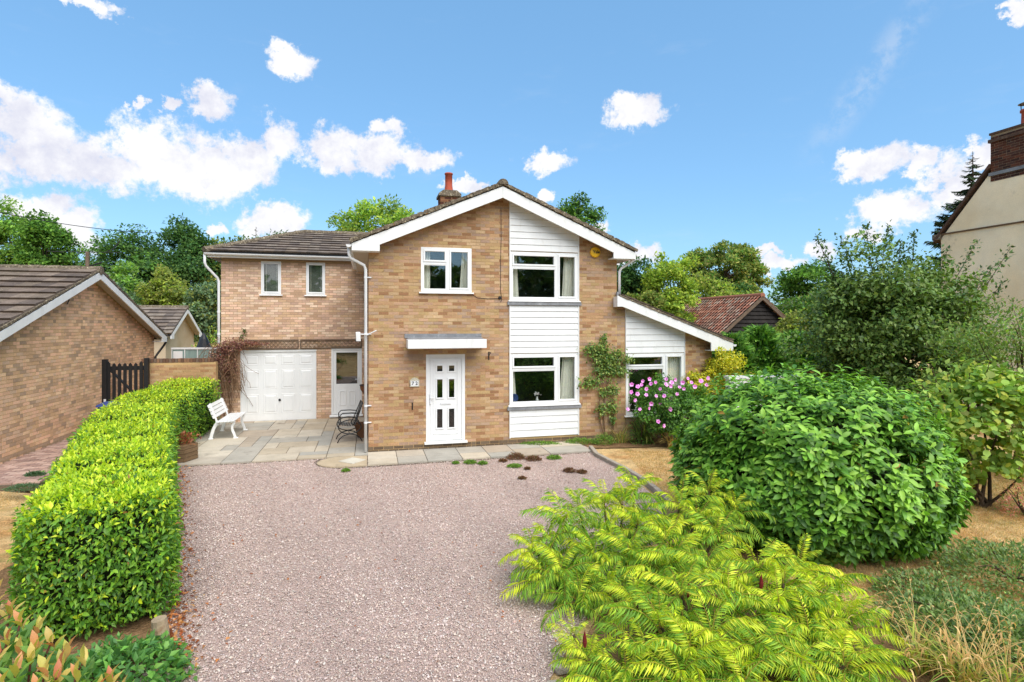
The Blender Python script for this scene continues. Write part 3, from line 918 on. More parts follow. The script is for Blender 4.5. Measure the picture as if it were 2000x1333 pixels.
# stiles, rails of the moulded centre
cen = MB()
ca, cb_ = s0 + .165, s1 - .165
cen.box(ca, ca + .02, -.016, -.004, z0 + .20, z1 - .16).box(cb_ - .02, cb_, -.016, -.004, z0 + .20, z1 - .16).box(ca, cb_, -.016, -.004, z1 - .18, z1 - .16).box(ca, cb_, -.016, -.004, z0 + .20, z0 + .22)
cen.build('door_moulding', M['white'], door, bevel=0.004)
for cx_ in cxs:
    for (pa, pb) in ((z1 - .395, z1 - .265), (z1 - 1.01, z1 - .585), (z0 + .355, z0 + .79)):
        w = .062; e = .035
        mo = MB().box(cx_ - w - e, cx_ + w + e, -.022, -.004, pa - e, pa).box(cx_ - w - e, cx_ + w + e, -.022, -.004, pb, pb + e)
        mo.box(cx_ - w - e, cx_ - w, -.022, -.004, pa, pb).box(cx_ + w, cx_ + w + e, -.022, -.004, pa, pb)
        mo.build('pane_moulding', M['white'], door, bevel=0.006)
        MB().box(cx_ - w, cx_ + w, -.010, -.005, pa, pb).build('pane', M['doorglass'] if 'doorglass' in M else M['glass'], door)
MB().box(s0 + .33, s1 - .33 + .0, -.020, -.005, z0 + .895, z0 + .945).build('letterbox', M['pipe'], door, bevel=0.005)
MB().box(s0 + .085, s0 + .112, -.03, -.012, z0 + .92, z0 + 1.16).tube([(s0 + .10, -.03, z0 + 1.06), (s0 + .10, -.06, z0 + 1.06), (s0 + .19, -.062, z0 + 1.06)], .009, 8).build('handle', M['pipe'], door)
MB().add([(s0 - .1, .3, z0), (s1 + .1, .3, z0), (s1 + .1, .3, z1), (s0 - .1, .3, z1)], [(0, 1, 2, 3)]).build('dark_backing', M['dark'], door)  # near-black sheet added as the darkness behind the door

# ---- canopy over the door
cn = MB().box(0.84, 2.62, -.55, -.006, 2.395, 2.60).build('door_canopy', M['whitewood'], house, bevel=0.01)
MB().prism([(-.53, 2.6005), (-.2, 2.612), (-.008, 2.64), (-.008, 2.601)], 'yz', 0.86, 2.60).build('canopy_lead', M['lead'], cn)
MB().box(0.80, 2.60, -.03, -.009, 2.62, 2.72).build('lead_flashing', M['lead'], cn)


# ---- roof of the main block
def slope_tiles(parent, org, u, v, ncol, nrow, tw, gauge, pal, rng, keep=None, thick=0.035, name='roof_tile'):
    """courses of tiles; org at the eave, u along the eave, v up the slope (unit)"""
    u, v = Vector(u).normalized(), Vector(v).normalized(); w = u.cross(v).normalized()
    if w.z < 0: w = -w
    Lg = gauge * 1.14
    prof = [(.045, 0.002), (0, thick), (Lg, thick * .42), (Lg, 0.0)]
    ms = []
    for c in pal:
        mb = MB()
        h = tw / 2 - .0015
        # flat interlocking tile with a raised side rib
        mb.add([(-h, a, b) for a, b in prof] + [(h, a, b) for a, b in prof], [(0, 1, 2, 3), (7, 6, 5, 4), (0, 4, 5, 1), (1, 5, 6, 2), (2, 6, 7, 3), (3, 7, 4, 0)], c)
        ms.append(mb.mesh(name, M['tile']))
    org = Vector(org)
    for j in range(nrow):
        for i in range(ncol):
            cu, cv = (i + .5) * tw, j * gauge
            if keep and not keep(cu, cv): continue
            p = org + u * cu + v * cv
            Mx = Matrix(((u.x, v.x, w.x, p.x), (u.y, v.y, w.y, p.y), (u.z, v.z, w.z, p.z + rng.uniform(0, .004)), (0, 0, 0, 1)))
            Mx = Mx @ Matrix.Rotation(rng.uniform(-.006, .006), 4, 'Z')
            link(name, rng.choice(ms), parent, Mx)


TILE_MAIN = [lin(98, 84, 74, .6), lin(112, 96, 84, .6), lin(88, 74, 66, .6), lin(104, 92, 80, .6), lin(120, 104, 90, .6)]
TILE_GREY = [lin(150, 136, 124, .6), lin(138, 124, 114, .6), lin(160, 146, 132, .6), lin(126, 114, 106, .6), lin(146, 130, 116, .6)]
rt = random.Random(4)
ang = math.atan(KSL)
ev = 0.36
rl = MB()
rl.prism([(-ev, zroof(-ev)), (APX, APZ), (WID + ev, zroof(WID + ev)), (WID + ev, zroof(WID + ev) - .05), (APX, APZ - .05), (-ev, zroof(-ev) - .05)], 'xz', -.30, 9.2)
roof = rl.build('roof', M['lichen'], house)
slen = (APX + ev) / math.cos(ang)
nr = 10; gg = slen / nr
for sgn in (1, -1):
    uu = (0, 1, 0); vv = (sgn * math.cos(ang), 0, math.sin(ang))
    sx = -ev if sgn > 0 else WID + ev
    slope_tiles(roof, (sx - sgn * .03, -.36, zroof(-ev) + .002), uu, vv, 9, nr, .34, gg, TILE_MAIN, rt, keep=lambda a, b: a < 2.6, thick=.05)
    mb = MB()
    for j in range(nr):
        a0 = j * gg; p = lambda q, h: (sx - sgn * .03 + sgn * math.cos(ang) * q - sgn * math.sin(ang) * h, zroof(-ev) + math.sin(ang) * q + math.cos(ang) * h)
        q0, q1, q2, q3 = p(a0, .004), p(a0, .05), p(a0 + gg * 1.1, .02), p(a0 + gg * 1.1, 0.0)
        mb.prism([q0, q1, q2, q3] if sgn < 0 else [q3, q2, q1, q0], 'xz', 2.5, 9.2, TILE_MAIN[j % 5])
    mb.build('tile_courses', M['tile'], roof, kind='stuff')
# verge: the mossy mortar bed between barge board and tiles
for sgn in (1, -1):
    mb = MB()
    for j in range(46):
        q = j / 46; s_ = (-ev if sgn > 0 else WID + ev) + sgn * q * (APX + ev)
        z_ = zroof(s_) - .004
        ww, hh = .06, rt.uniform(.055, .10)
        mb.bar((s_ - sgn * .04, -.345 + rt.uniform(-.012, .012), z_ - sgn * 0 - .0 + .012), (s_ + sgn * .05, -.345 + rt.uniform(-.012, .012), z_ + .039 + .012), ww, hh, up=(0, 0, 1))
    mb.build('verge_mortar', M['lichen'], roof)
for i in range(21):
    y0 = -.38 + i * .46
    mb = MB()
    mb.lathe([(.125, 0), (.13, .02), (.12, .44), (.105, .44), (.11, 0)], (0, 0, 0), 10, ang=math.pi)
    if i == 0: mb.prism([(.125 * math.cos(a), .125 * math.sin(a)) for a in np.linspace(0, math.pi, 9)], 'xy', -.012, .03)
    o = mb.build('ridge_tile', M['lichen'], roof)
    o.matrix_basis = Matrix.Translation((APX, y0, APZ + .0)) @ Matrix.Rotation(-math.pi / 2, 4, 'X') @ Matrix.Rotation(math.pi, 4, 'Z')

# barge boards with boxed ends
for sgn in (1, -1):
    sx = -ev if sgn > 0 else WID + ev
    zb = 4.54 + .0
    bd = .265
    se = sx + sgn * .60
    poly = [(sx, zroof(sx) - .03), (APX, APZ - .03), (APX, APZ - .03 - bd), (se, zroof(se) - .03 - bd), (se, zroof(sx) - .245), (sx, zroof(sx) - .245)]
    # the boxed foot drops below the slanting board
    poly = [(sx, zroof(sx) - .045), (APX - sgn * .002, APZ - .045), (APX - sgn * .002, APZ - .045 - bd), (se + sgn * .0, zroof(se) - .045 - bd), (se, zroof(sx) - .20), (sx, zroof(sx) - .20)]
    MB().prism(poly if sgn < 0 else poly[::-1], 'xz', -.345 + .005, -.30).build('barge_board', M['whitewood'], house, bevel=0.004)
    a, b = sorted((sx + sgn * .012, se))
    MB().box(a, b, -.299, 0.0, zroof(sx) - .198, zroof(sx) - .17).build('soffit_end', M['whitewood'], house)
    # soffit under the verge and eaves
    pl = [(sx + sgn * .02, zroof(sx + sgn * .02) - .10), (APX, APZ - .10), (APX, APZ - .12), (sx + sgn * .02, zroof(sx + sgn * .02) - .12)]
    MB().prism(pl, 'xz', -.295, -.001).build('soffit', M['soffit'], house)
    a, b = sorted((sx + sgn * .015, sx + sgn * ev - sgn * .002))
    MB().box(a, b, 0.001, 9.0, zroof(sx) - .19, zroof(sx) - .16).build('soffit', M['soffit'], house)
    a, b = sorted((sx, sx + sgn * .018))
    MB().box(a, b, -.299, 9.0, zroof(sx) - .20, zroof(sx) - .03).build('fascia_board', M['whitewood'], house)


def gutter(p0, p1, r=.058, name='gutter', parent=None):
    """half round channel, open upwards"""
    p0, p1 = Vector(p0), Vector(p1); d = (p1 - p0); L_ = d.length; d.normalize()
    side = d.cross(Vector((0, 0, 1))).normalized()
    vs, fs = [], []
    n = 10
    for p in (p0, p1):
        for rr in (r, r - .006):
            for k in range(n + 1):
                a = math.pi + math.pi * k / n
                vs.append(p + side * rr * math.cos(a) + Vector((0, 0, rr * math.sin(a))))
    m = n + 1
    for k in range(n):
        fs += [(k, k + 1, 2 * m + k + 1, 2 * m + k), (m + k + 1, m + k, 3 * m + k, 3 * m + k + 1)]
    fs += [(0, 2 * m, 3 * m, m), (n, m + n, 3 * m + n, 2 * m + n)]
    fs += [tuple(range(0, m)), tuple(range(2 * m, 3 * m))[::-1]]
    return MB().add(vs, fs).build(name, M['pipe'], parent or house)


gz_ = zroof(-ev) - .07
gutter((-ev - .062, -.34, gz_), (-ev - .062, 4.9, gz_), .06)
gutter((WID + ev + .062, -.34, gz_), (WID + ev + .062, 9.0, gz_), .06)
dp = MB().tube([(-ev - .062, -.18, gz_ - .05), (-ev - .062, -.18, gz_ - .20), (-ev - .03, -.16, gz_ - .28), (-.10, -.06, gz_ - .42), (-.065, -.05, gz_ - .52), (-.065, -.05, 0.06)], .034, 12)
dpo = dp.build('downpipe', M['pipe'], house, smooth=True)
for z_ in (4.0, 2.72, 1.1, .72):
    MB().tube([(-.065, -.05, z_ - .02), (-.065, -.05, z_ + .02)], .040, 12).box(-.065, .06, -.045, -.02, z_ - .012, z_ + .012).build('pipe_bracket', M['pipe'], dpo)
MB().tube([(WID + ev + .06, -.15, gz_ - .04), (WID + ev + .06, -.13, gz_ - .12), (WID + .10, -.04, gz_ - .34), (WID + .055, -.035, gz_ - .42), (WID + .055, -.035, 3.62)], .034, 12).build('downpipe', M['pipe'], house, smooth=True)

# ---- chimney
ch = MB().box(2.02, 2.58, 3.2, 3.76, 5.6, 6.70).build('chimney', M['mortar'], house)
bricks(ch, lay(2.02, 2.58, 5.62, 6.66, [], None, rt), 'front', 3.2, [lin(120, 70, 54, .6), lin(140, 84, 62, .6), lin(104, 66, 54, .6), lin(160, 110, 80, .6)], 60, rt)
bricks(ch, lay(3.2, 3.76, 5.62, 6.66, [], None, rt), 'left', 2.02, [lin(120, 70, 54, .6), lin(140, 84, 62, .6)], 0, rt)
MB().prism([(1.97, 6.68), (2.63, 6.68), (2.63, 6.76), (2.50, 6.86), (2.10, 6.86), (1.97, 6.76)], 'xz', 3.15, 3.81).build('chimney_cap', M['lichen'], ch, bevel=.01)
MB().lathe([(.135, 6.84), (.125, 6.95), (.108, 7.05), (.108, 7.38), (.122, 7.385), (.124, 7.42), (.112, 7.43), (.085, 7.43), (.085, 7.0)], (2.30, 3.48, 0), 20).build('chimney_pot', M['terracotta'], ch, smooth=True)

# ---- lean-to roof, barge
ltip = 9.28
lt0, lt1 = 5.98, ltip
mb = MB().prism([(lt0 + .13, lroof(lt0 + .13) + .06), (lt1, lroof(lt1) + .06), (lt1, lroof(lt1) + .02), (lt0 + .13, lroof(lt0 + .13) + .02)], 'xz', -.27, 5.0)
lroofo = mb.build('lean_to_roof', M['lichen'], house)
la = math.atan(LK); llen = (lt1 - 6.13) / math.cos(la); nl = 9
slope_tiles(lroofo, (lt1 + .02, -.31, lroof(lt1) + .062), (0, 1, 0), (-math.cos(la), 0, math.sin(la)), 7, nl, .34, llen / nl, TILE_MAIN, rt, keep=lambda a, b: a < 2.2, thick=.042)
MB().prism([(lt1, lroof(lt1) + .062), (lt1, lroof(lt1) + .1), (6.13, lroof(6.13) + .1), (6.13, lroof(6.13) + .062)], 'xz', 2.3, 5.0).build('tile_courses', M['tile'], lroofo, kind='stuff')
mb = MB()
for j in range(40):
    q = j / 40; s_ = lt1 - q * (lt1 - 6.05)
    mb.bar((s_, -.29 + rt.uniform(-.008, .008), lroof(s_) + .035), (s_ - .09, -.29 + rt.uniform(-.008, .008), lroof(s_ - .09) + .035), .05, rt.uniform(.035, .055))
mb.build('verge_mortar', M['lichen'], lroofo)
se = ltip - .66
poly = [(lt0, lroof(lt0) + .01), (lt1, lroof(lt1) + .01), (lt1, lroof(lt1) - .19), (se, lroof(lt1) - .19), (se, lroof(se) - .22), (6.30, lroof(6.30) - .215), (6.12, lroof(6.30) - .15), (lt0, lroof(6.30) - .15)]
MB().prism(poly, 'xz', -.30, -.265).build('barge_board', M['whitewood'], house, bevel=0.004)
MB().prism([(6.31, lroof(6.31) - .02), (lt1 - .02, lroof(lt1) - .02), (lt1 - .02, lroof(lt1) - .04), (6.31, lroof(6.31) - .04)], 'xz', -.262, -.001).build('soffit', M['soffit'], house)
MB().box(se, lt1 - .002, -.263, 0, lroof(lt1) - .19, lroof(lt1) - .17).build('soffit_end', M['whitewood'], house)
MB().box(5.99, 6.102, -.263, -.037, lroof(6.3) - .15, lroof(6.0) - .002).build('barge_return', M['whitewood'], house)
gutter((lt1 + .062, -.28, lroof(lt1) - .03), (lt1 + .062, 5.0, lroof(lt1) - .03), .055)
MB().box(6.06, 6.115, -.10, -.040, lroof(6.05) + .04, lroof(6.05) + .14).build('lead_flashing', M['lead'], house)

# ---- black cable and its box on the front wall
cb = MB().tube([(3.08, -.012, 5.74), (3.085, -.012, 5.0), (3.07, -.012, 4.4), (3.07, -.012, 3.75), (3.10, -.012, 3.52), (3.07, -.012, 3.48)], .006, 6)
cb.tube([(3.05, -.012, 3.56), (2.75, -.012, 3.55), (2.5, -.012, 3.57), (2.39, -.012, 3.64), (2.38, -.012, 3.70)], .006, 6)
cb.lathe([(0, -.05), (.03, -.048), (.038, -.02), (.038, 0)], (3.05, 0, 3.58), 12, axis='y')
cb.build('cable', M['blackplastic'], house)

# ================================================================== GARAGE WING
WT = 5.0
GAR = (-3.70, -1.562, 0.0, 2.165)
SDOOR = (-1.125, -0.215, 0.10, 2.19)
WW1, WW2 = (-3.133, -2.574, 3.84, 4.835), (-1.86, -1.308, 3.84, 4.83)
ww = MB()
wall_cells(ww, -4.223, 0.0, -0.05, 4.88, [GAR, SDOOR, WW1, WW2], lambda mb, a, b, c, d: mb.box(a, b, WT, WT + .24, c, d))
ww.box(-4.223, -3.983, WT + .24, 9.5, -.05, 4.88)
wing_wall = ww.build('wing_wall', M['mortar_pale'], house)
bricks(wing_wall, lay(-4.223, 0.0, 0.01, 4.86, [GAR, SDOOR, WW1, WW2], None, rb, half=.03), 'front', WT, BR_WING, 0, rb)
bricks(wing_wall, lay(WT + .01, 9.5, 0.01, 4.86, [], None, rb), 'left', -4.223, BR_WING, 0, rb)
for W_ in (WW1, WW2):
    wn = window(W_[0], W_[1], W_[2], W_[3], WT, None, room=.8, sill=True, fw_=.04)
    s0, s1, z0, z1 = W_
    bl = MB()
    n = 30
    for i in range(n):
        z_ = z0 + .09 + (z1 - z0 - .18) * i / (n - 1)
        bl.bar((s0 + .075, WT + .075, z_), (s1 - .075, WT + .075, z_), .026, .003, up=(0, -1, .6))
    bl.build('blind', M['blindpale'] if 'blindpale' in M else M['blind'], wn)
    cords = MB()
    for q in (.24, .78):
        cords.box(s0 + (s1 - s0) * q - .004, s0 + (s1 - s0) * q + .004, WT + .058, WT + .062, z0 + .08, z1 - .08)
    cords.build('blind_cord', M['curtain'], wn)
# garage door
s0, s1, z0, z1 = GAR
gd = MB().box(s0 + .045, s1 - .005, WT + .02, WT + .06, .015, z1 - .06).build('garage_door', M['white'], house)
fr = MB().box(s0, s0 + .045, WT - .01, WT + .08, 0, z1).box(s0 + .045, s1, WT - .008, WT + .08, z1 - .06, z1)
fr.build('door_frame', M['white'], gd)
gw = s1 - s0
for (ra, rbm) in ((.15, .44), (.60, 1.16), (1.34, 1.90)):
    for (ca, cb_) in ((.14, .50), (.645, 1.01), (1.15, 1.51), (1.655, 2.02)):
        a, b, c, d = s0 + ca, s0 + cb_, z1 - rbm, z1 - ra
        y = WT + .02
        mb = MB()
        def ring(k, yy): return [(a + k, yy, c + k), (b - k, yy, c + k), (b - k, yy, d - k), (a + k, yy, d - k)]
        vs = ring(-.010, y - .0005) + ring(0, y - .006) + ring(.02, y - .001) + ring(.06, y - .011)
        fs = [(4 * i + k, 4 * i + (k + 1) % 4, 4 * i + 4 + (k + 1) % 4, 4 * i + 4 + k) for i in range(3) for k in range(4)] + [(12, 13, 14, 15)]
        mb.add(vs, fs).build('door_panel', M['white'], gd)
MB().lathe([(0, -.06), (.022, -.055), (.02, -.03), (.036, -.012), (.036, 0)], (s0 + 1.085, WT + .02, z1 - 1.51), 14, axis='y').prism([(s0 + 1.05, z1 - 1.545), (s0 + 1.12, z1 - 1.545), (s0 + 1.085, z1 - 1.47)], 'xz', WT + .005, WT + .019).build('handle', M['blackmetal'], gd)
# side door
s0, s1, z0, z1 = SDOOR
mb = MB().box(s0, s0 + .06, WT - .012, WT + .07, z0 + .05, z1).box(s1 - .06, s1, WT - .012, WT + .07, z0 + .05, z1).box(s0 + .06, s1 - .06, WT - .012, WT + .07, z1 - .06, z1)
pa = (s0 + .145, s1 - .135, z0 + .985, z1 - .13)
ls0, ls1, lz0, lz1 = s0 + .062, s1 - .062, z0 + .055, z1 - .062
wall_cells(mb, ls0, ls1, lz0, lz1, [pa], lambda m_, a, b, c, d: m_.box(a, b, WT + .0, WT + .05, c, d))
sdoor = mb.build('side_door', M['white'], house, bevel=0.004)
MB().prism([(WT - .10, z0 - .02), (WT - .10, z0 + .02), (WT + .06, z0 + .05), (WT + .06, z0 - .02)], 'yz', s0 - .05, s1 + .03).build('threshold', M['white'], sdoor)
MB().box(pa[0] - .004, pa[1] + .004, WT + .022, WT + .028, pa[2] - .004, pa[3] + .004).build('pane', M['glass'], sdoor)
for (a, b) in ((s0 + .24, s0 + .44), (s0 + .52, s0 + .72)):
    c, d = z0 + .32, z0 + .78
    MB().box(a, b, WT - .012, WT - .0005, c, c + .03).box(a, b, WT - .012, WT - .0005, d - .03, d).box(a, a + .03, WT - .012, WT - .0005, c + .03, d - .03).box(b - .03, b, WT - .012, WT - .0005, c + .03, d - .03).build('door_moulding', M['white'], sdoor, bevel=.004)
MB().box(s1 - .115, s1 - .085, WT - .02, WT, z0 + 1.0, z0 + 1.2).tube([(s1 - .10, WT - .02, z0 + 1.13), (s1 - .10, WT - .055, z0 + 1.13), (s1 - .2, WT - .055, z0 + 1.13)], .01, 8).build('handle', M['pipe'], sdoor)
A = [(s0 - .1, WT + .245, z0), (s1 + .1, WT + .245, z0), (s1 + .1, WT + .245, z1 + .1), (s0 - .1, WT + .245, z1 + .1)]  # near-black box stands for the unlit space behind the pane
MB().add(A + [(x, WT + 1.3, z) for x, y, z in A], [(4, 5, 6, 7), (0, 1, 5, 4), (1, 2, 6, 5), (2, 3, 7, 6), (3, 0, 4, 7)]).build('dark_room_box', M['dark'], sdoor)

# wing eaves and hipped roof
EV_T, EV_S, EZ, WK, HD = WT - .30, -4.223 - .30, 5.05, 0.404, 2.40
MB().box(EV_S, -.02, EV_T, EV_T + .018, 4.885, 5.03).box(EV_S, EV_S + .018, EV_T + .018, 9.5, 4.885, 5.03).build('fascia_board', M['whitewood'], house)
MB().box(EV_S + .02, -.02, EV_T + .02, WT - .001, 4.89, 4.905).build('soffit', M['soffit'], house)
gutter((EV_S - .06, EV_T - .058, 4.995), (-.36, EV_T - .058, 4.985), .058)
PK = (EV_S + HD, EV_T + HD, EZ + WK * HD)
wr = MB()
wr.add([(EV_S - .04, EV_T - .04, EZ - .016), (0.0, EV_T - .04, EZ - .016), (0.0, EV_T + HD, PK[2]), PK, (EV_S - .04, EV_T + 2 * HD, EZ - .016), (0.0, EV_T + 2 * HD, EZ - .016)],
       [(0, 1, 2, 3), (0, 3, 4), (3, 2, 5, 4), (0, 4, 5, 1)])
wroof = wr.build('wing_roof', M['darktile'] if 'darktile' in M else M['lichen'], house)
wa = math.atan(WK); wl_ = (HD + .04) / math.cos(wa)
nrw = 9; gw_ = wl_ / nrw
slope_tiles(wroof, (EV_S - .06, EV_T - .055, EZ - .012), (1, 0, 0), (0, math.cos(wa), math.sin(wa)), 15, nrw, .31, gw_, TILE_GREY, rt,
            keep=lambda a, b: a - .06 > b * math.cos(wa) and a < 4.62 + .0, thick=.07)
MB().box(EV_S, -.02, EV_T - .03, EV_T - .001, 5.0, 5.034).build('eaves_felt', M['blackplastic'], wroof)
# hip and ridge tiles, bedded in lichened mortar
hip = [Vector((EV_S - .06, EV_T - .06, EZ + .02)), Vector(PK) + Vector((0, 0, .05))]
n = 9
for i in range(n):
    p, q = hip[0].lerp(hip[1], i / n), hip[0].lerp(hip[1], (i + 1.08) / n)
    MB().tube([p, q], [.105, .09], 8).build('hip_tile', M['lichen'], wroof)
for i in range(5):
    p = Vector(PK) + Vector((i * .43, 0, .045)); q = p + Vector((.46, 0, 0)); q.x = min(q.x, .0)
    MB().tube([p, q], [.10, .09], 8).build('ridge_tile', M['lichen'], wroof)
wdp = MB().tube([(EV_S - .055, EV_T - .03, 4.96), (EV_S - .055, EV_T - .03, 4.72), (EV_S - .03, EV_T, 4.62), (-4.31, WT - .06, 4.30), (-4.275, WT - .06, 4.20), (-4.275, WT - .06, 0.1)], .036, 12).build('downpipe', M['pipe'], house, smooth=True)
for z_ in (3.3, 2.65):
    MB().tube([(-4.275, WT - .06, z_ - .03), (-4.275, WT - .06, z_ + .03)], .044, 12).build('pipe_bracket', M['pipe'], wdp)

# ================================================================== BUNGALOW ON THE LEFT
BX, BY = -9.65, 9.78                 # front end of its gable wall
bung = empty('bungalow', (BX, BY, 0.2), TH)
tag(bung, 'brick bungalow with grey tiled gable roof beside the clipped hedge', 'bungalow')
BD, BEZ, BRZ = 9.0, 2.40, 4.06       # depth, eaves and ridge heights above its ground
bk = (BRZ - BEZ) / (BD / 2)
rg = random.Random(9)
bw = MB().prism([(0, -.1), (BD, -.1), (BD, BEZ), (BD / 2, BRZ - .08), (0, BEZ)], 'yz', -.24, 0.0)
bw.box(-9, -.24, 0, .24, -.1, BEZ).box(-9, -.24, BD - .24, BD, -.1, BEZ)
gab = bw.build('gable_wall', M['mortar'], bung)
bspan = lambda z: (0.0, BD) if z < BEZ - .06 else ((z - BEZ + .08) / bk, BD - (z - BEZ + .08) / bk)
bricks(gab, lay(0, BD, 0.0, BRZ - .2, [], bspan, rg, half=.16), 'right', 0.0, BR_BUNG, 300, rg, near=lambda r: abs(r[0] - 2.2) + .2 * abs(r[2] - 1.6))
bo = .28; vo = .30
zb_ = lambda y: BRZ + .04 - bk * abs(y - BD / 2)
dk = MB().prism([(-bo, zb_(-bo)), (BD / 2, BRZ + .04), (BD + bo, zb_(BD + bo)), (BD + bo, zb_(BD + bo) - .05), (BD / 2, BRZ - .01), (-bo, zb_(-bo) - .05)], 'yz', -9, vo - .02)
broof = dk.build('roof', M['darktile'], bung)
ba = math.atan(bk); bl_ = (BD / 2 + bo) / math.cos(ba); nb = 12
TILE_B = [lin(146, 128, 114, .6), lin(132, 116, 104, .6), lin(156, 138, 122, .6), lin(120, 106, 96, .6), lin(140, 124, 108, .6)]
slope_tiles(broof, (-4.6, -bo - .04, zb_(-bo) + .003), (1, 0, 0), (0, math.cos(ba), math.sin(ba)), 15, nb, .325, bl_ / nb, TILE_B, rg, keep=lambda a, b: a < 4.9, thick=.085)
mb = MB()
for j in range(nb):
    q0 = j * bl_ / nb; q1 = q0 + bl_ / nb * 1.1
    f = lambda q, h: (-bo - .04 + math.cos(ba) * q - math.sin(ba) * h, zb_(-bo) + math.sin(ba) * q + math.cos(ba) * h)
    mb.prism([f(q1, 0.003), f(q1, .028), f(q0, .06), f(q0, .006)], 'yz', -9, -4.6, TILE_B[j % 5])
    g = lambda q, h: (BD - f(q, h)[0], f(q, h)[1])
    mb.prism([g(q0, .006), g(q0, .06), g(q1, .028), g(q1, .003)], 'yz', -9, vo - .0, TILE_B[j % 5])
mb.build('tile_courses', M['tile'], broof, kind='stuff')
for i in range(18):
    x = vo + .02 - i * .44
    MB().tube([(x, BD / 2, BRZ + .05), (x - .45, BD / 2, BRZ + .05)], [.115, .10], 10).build('ridge_tile', M['lichen'], broof)
mb = MB()
for sgn in (1, -1):
    for j in range(40):
        y = -bo + (BD / 2 + bo) * j / 40; yy = y if sgn > 0 else BD - y
        y2 = y + .12; yy2 = y2 if sgn > 0 else BD - y2
        mb.bar((vo - .03 + rg.uniform(-.012, .012), yy, zb_(y) + .02), (vo - .03, yy2, zb_(y2) + .02), .06, rg.uniform(.03, .06))
mb.build('verge_mortar', M['lichen'], broof)
for sgn in (1, -1):
    e = -bo
    pts = [(e, zb_(e) - .03), (BD / 2 - .002, BRZ + .01), (BD / 2 - .002, BRZ - .17), (e + .42, zb_(e + .42) - .21), (e + .42, zb_(e) - .19), (e, zb_(e) - .19)]
    pts = [(a if sgn > 0 else BD - a, b) for a, b in pts]
    MB().prism(pts if sgn > 0 else pts[::-1], 'yz', vo - .035, vo).build('barge_board', M['whitewood'], bung)
    pts = [(e + .02, zb_(e) - .07), (BD / 2, BRZ - .06), (BD / 2, BRZ - .08), (e + .02, zb_(e) - .09)]
    pts = [(a if sgn > 0 else BD - a, b) for a, b in pts]
    MB().prism(pts, 'yz', 0.008, vo - .037).build('soffit', M['soffit'], bung)
    pts = [(e + .01, zb_(e) - .18), (e + .42, zb_(e) - .18), (e + .42, zb_(e) - .16), (e + .01, zb_(e) - .16)]
    pts = [(a if sgn > 0 else BD - a, b) for a, b in pts]
    MB().prism(pts, 'yz', 0.0, vo - .037).build('soffit_end', M['whitewood'], bung)
yg = BD + bo + .05; zg = zb_(-bo) - .06
gutter((vo, yg, zg), (-8, yg, zg), .055, parent=bung).data.materials[0] = M['blackplastic']
MB().tube([(vo - .06, yg, zg - .03), (vo - .06, yg, zg - .16), (vo - .10, yg - .05, zg - .26), (.10, BD + .02, zg - .52), (.05, BD - .02, zg - .62), (.05, BD - .02, 0)], .036, 10).build('downpipe', M['blackplastic'], bung, smooth=True)
MB().box(.008, .03, BD / 2 - 1.02, BD / 2 - .98, BRZ - .72, BRZ - .55).tube([(.02, BD / 2 - 1.0, BRZ - .55), (.05, BD / 2 - 1.0, BRZ - .75), (.02, BD / 2 - 1.02, BRZ - .85)], .012, 6).build('hanging_bracket', M['blackmetal'], bung)
aer = empty('tv_aerial', tuple(bung.matrix_basis @ Vector((0, 0, 0))) if False else (0, 0, 0))
aer.parent = None
wm = Matrix.Translation((BX, BY, 0.2)) @ Matrix.Rotation(TH, 4, 'Z')
aer.location = wm @ Vector((0.02, BD / 2, BRZ + .1)); aer.rotation_euler = (0, 0, TH)
tag(aer, 'small grey tv aerial on the bungalow ridge end', 'aerial')
MB().box(-.05, .02, -.03, .03, 0, .42).build('post', M['greywood'], aer)
mb = MB().tube([(-.9, 0, .40), (.75, 0, .42)], .008, 6).tube([(.35, 0, .40), (.55, 0, .50), (.70, 0, .72)], .012, 6)
for i in range(5): mb.tube([(-.8 + i * .18, -.14, .405), (-.8 + i * .18, .14, .405)], .006, 5)
mb.tube([(.02, 0, .05), (.3, 0, .16)], .02, 6)
mb.build('boom', M['blackmetal'], aer)

# brick path and strip beside the bungalow
pth = tag(link('brick_path', None), kind='structure'); pth.location = (BX - .25, BY + .97, 0.215); pth.rotation_euler = (0, 0, TH)
MB().box(0.0, 1.45, -1.6, 6.0, -.12, 0.0).build('path_base', M['joint'], pth)
pm = [unit_box_mesh('path_brick', M['pathbrick'], c) for c in (lin(186, 152, 136, .85), lin(172, 138, 124, .82), lin(196, 164, 148, .85), lin(160, 130, 118, .8))]
mbp = MB()
pc = [lin(186, 152, 136, .85), lin(172, 138, 124, .82), lin(196, 164, 148, .85), lin(160, 130, 118, .8)]
cnt = 0
for j in range(70):
    for i in range(7):
        x, y = .02 + i * .204 + (.1 if j % 2 else 0), -1.55 + j * .105
        if x + .2 > 1.46: continue
        if cnt < 200 and -.6 < y < 3.2:
            o = link('path_brick', pm[rg.randrange(4)], pth); o.location = (x + .098, y + .05, .012 + rg.uniform(-.003, .003)); o.scale = (.192, .094, .03); cnt += 1
        else:
            mbp.box(x, x + .192, y, y + .094, 0, .026, rg.choice(pc))
mbp.build('path_bricks', M['pathbrick'], pth, kind='stuff')

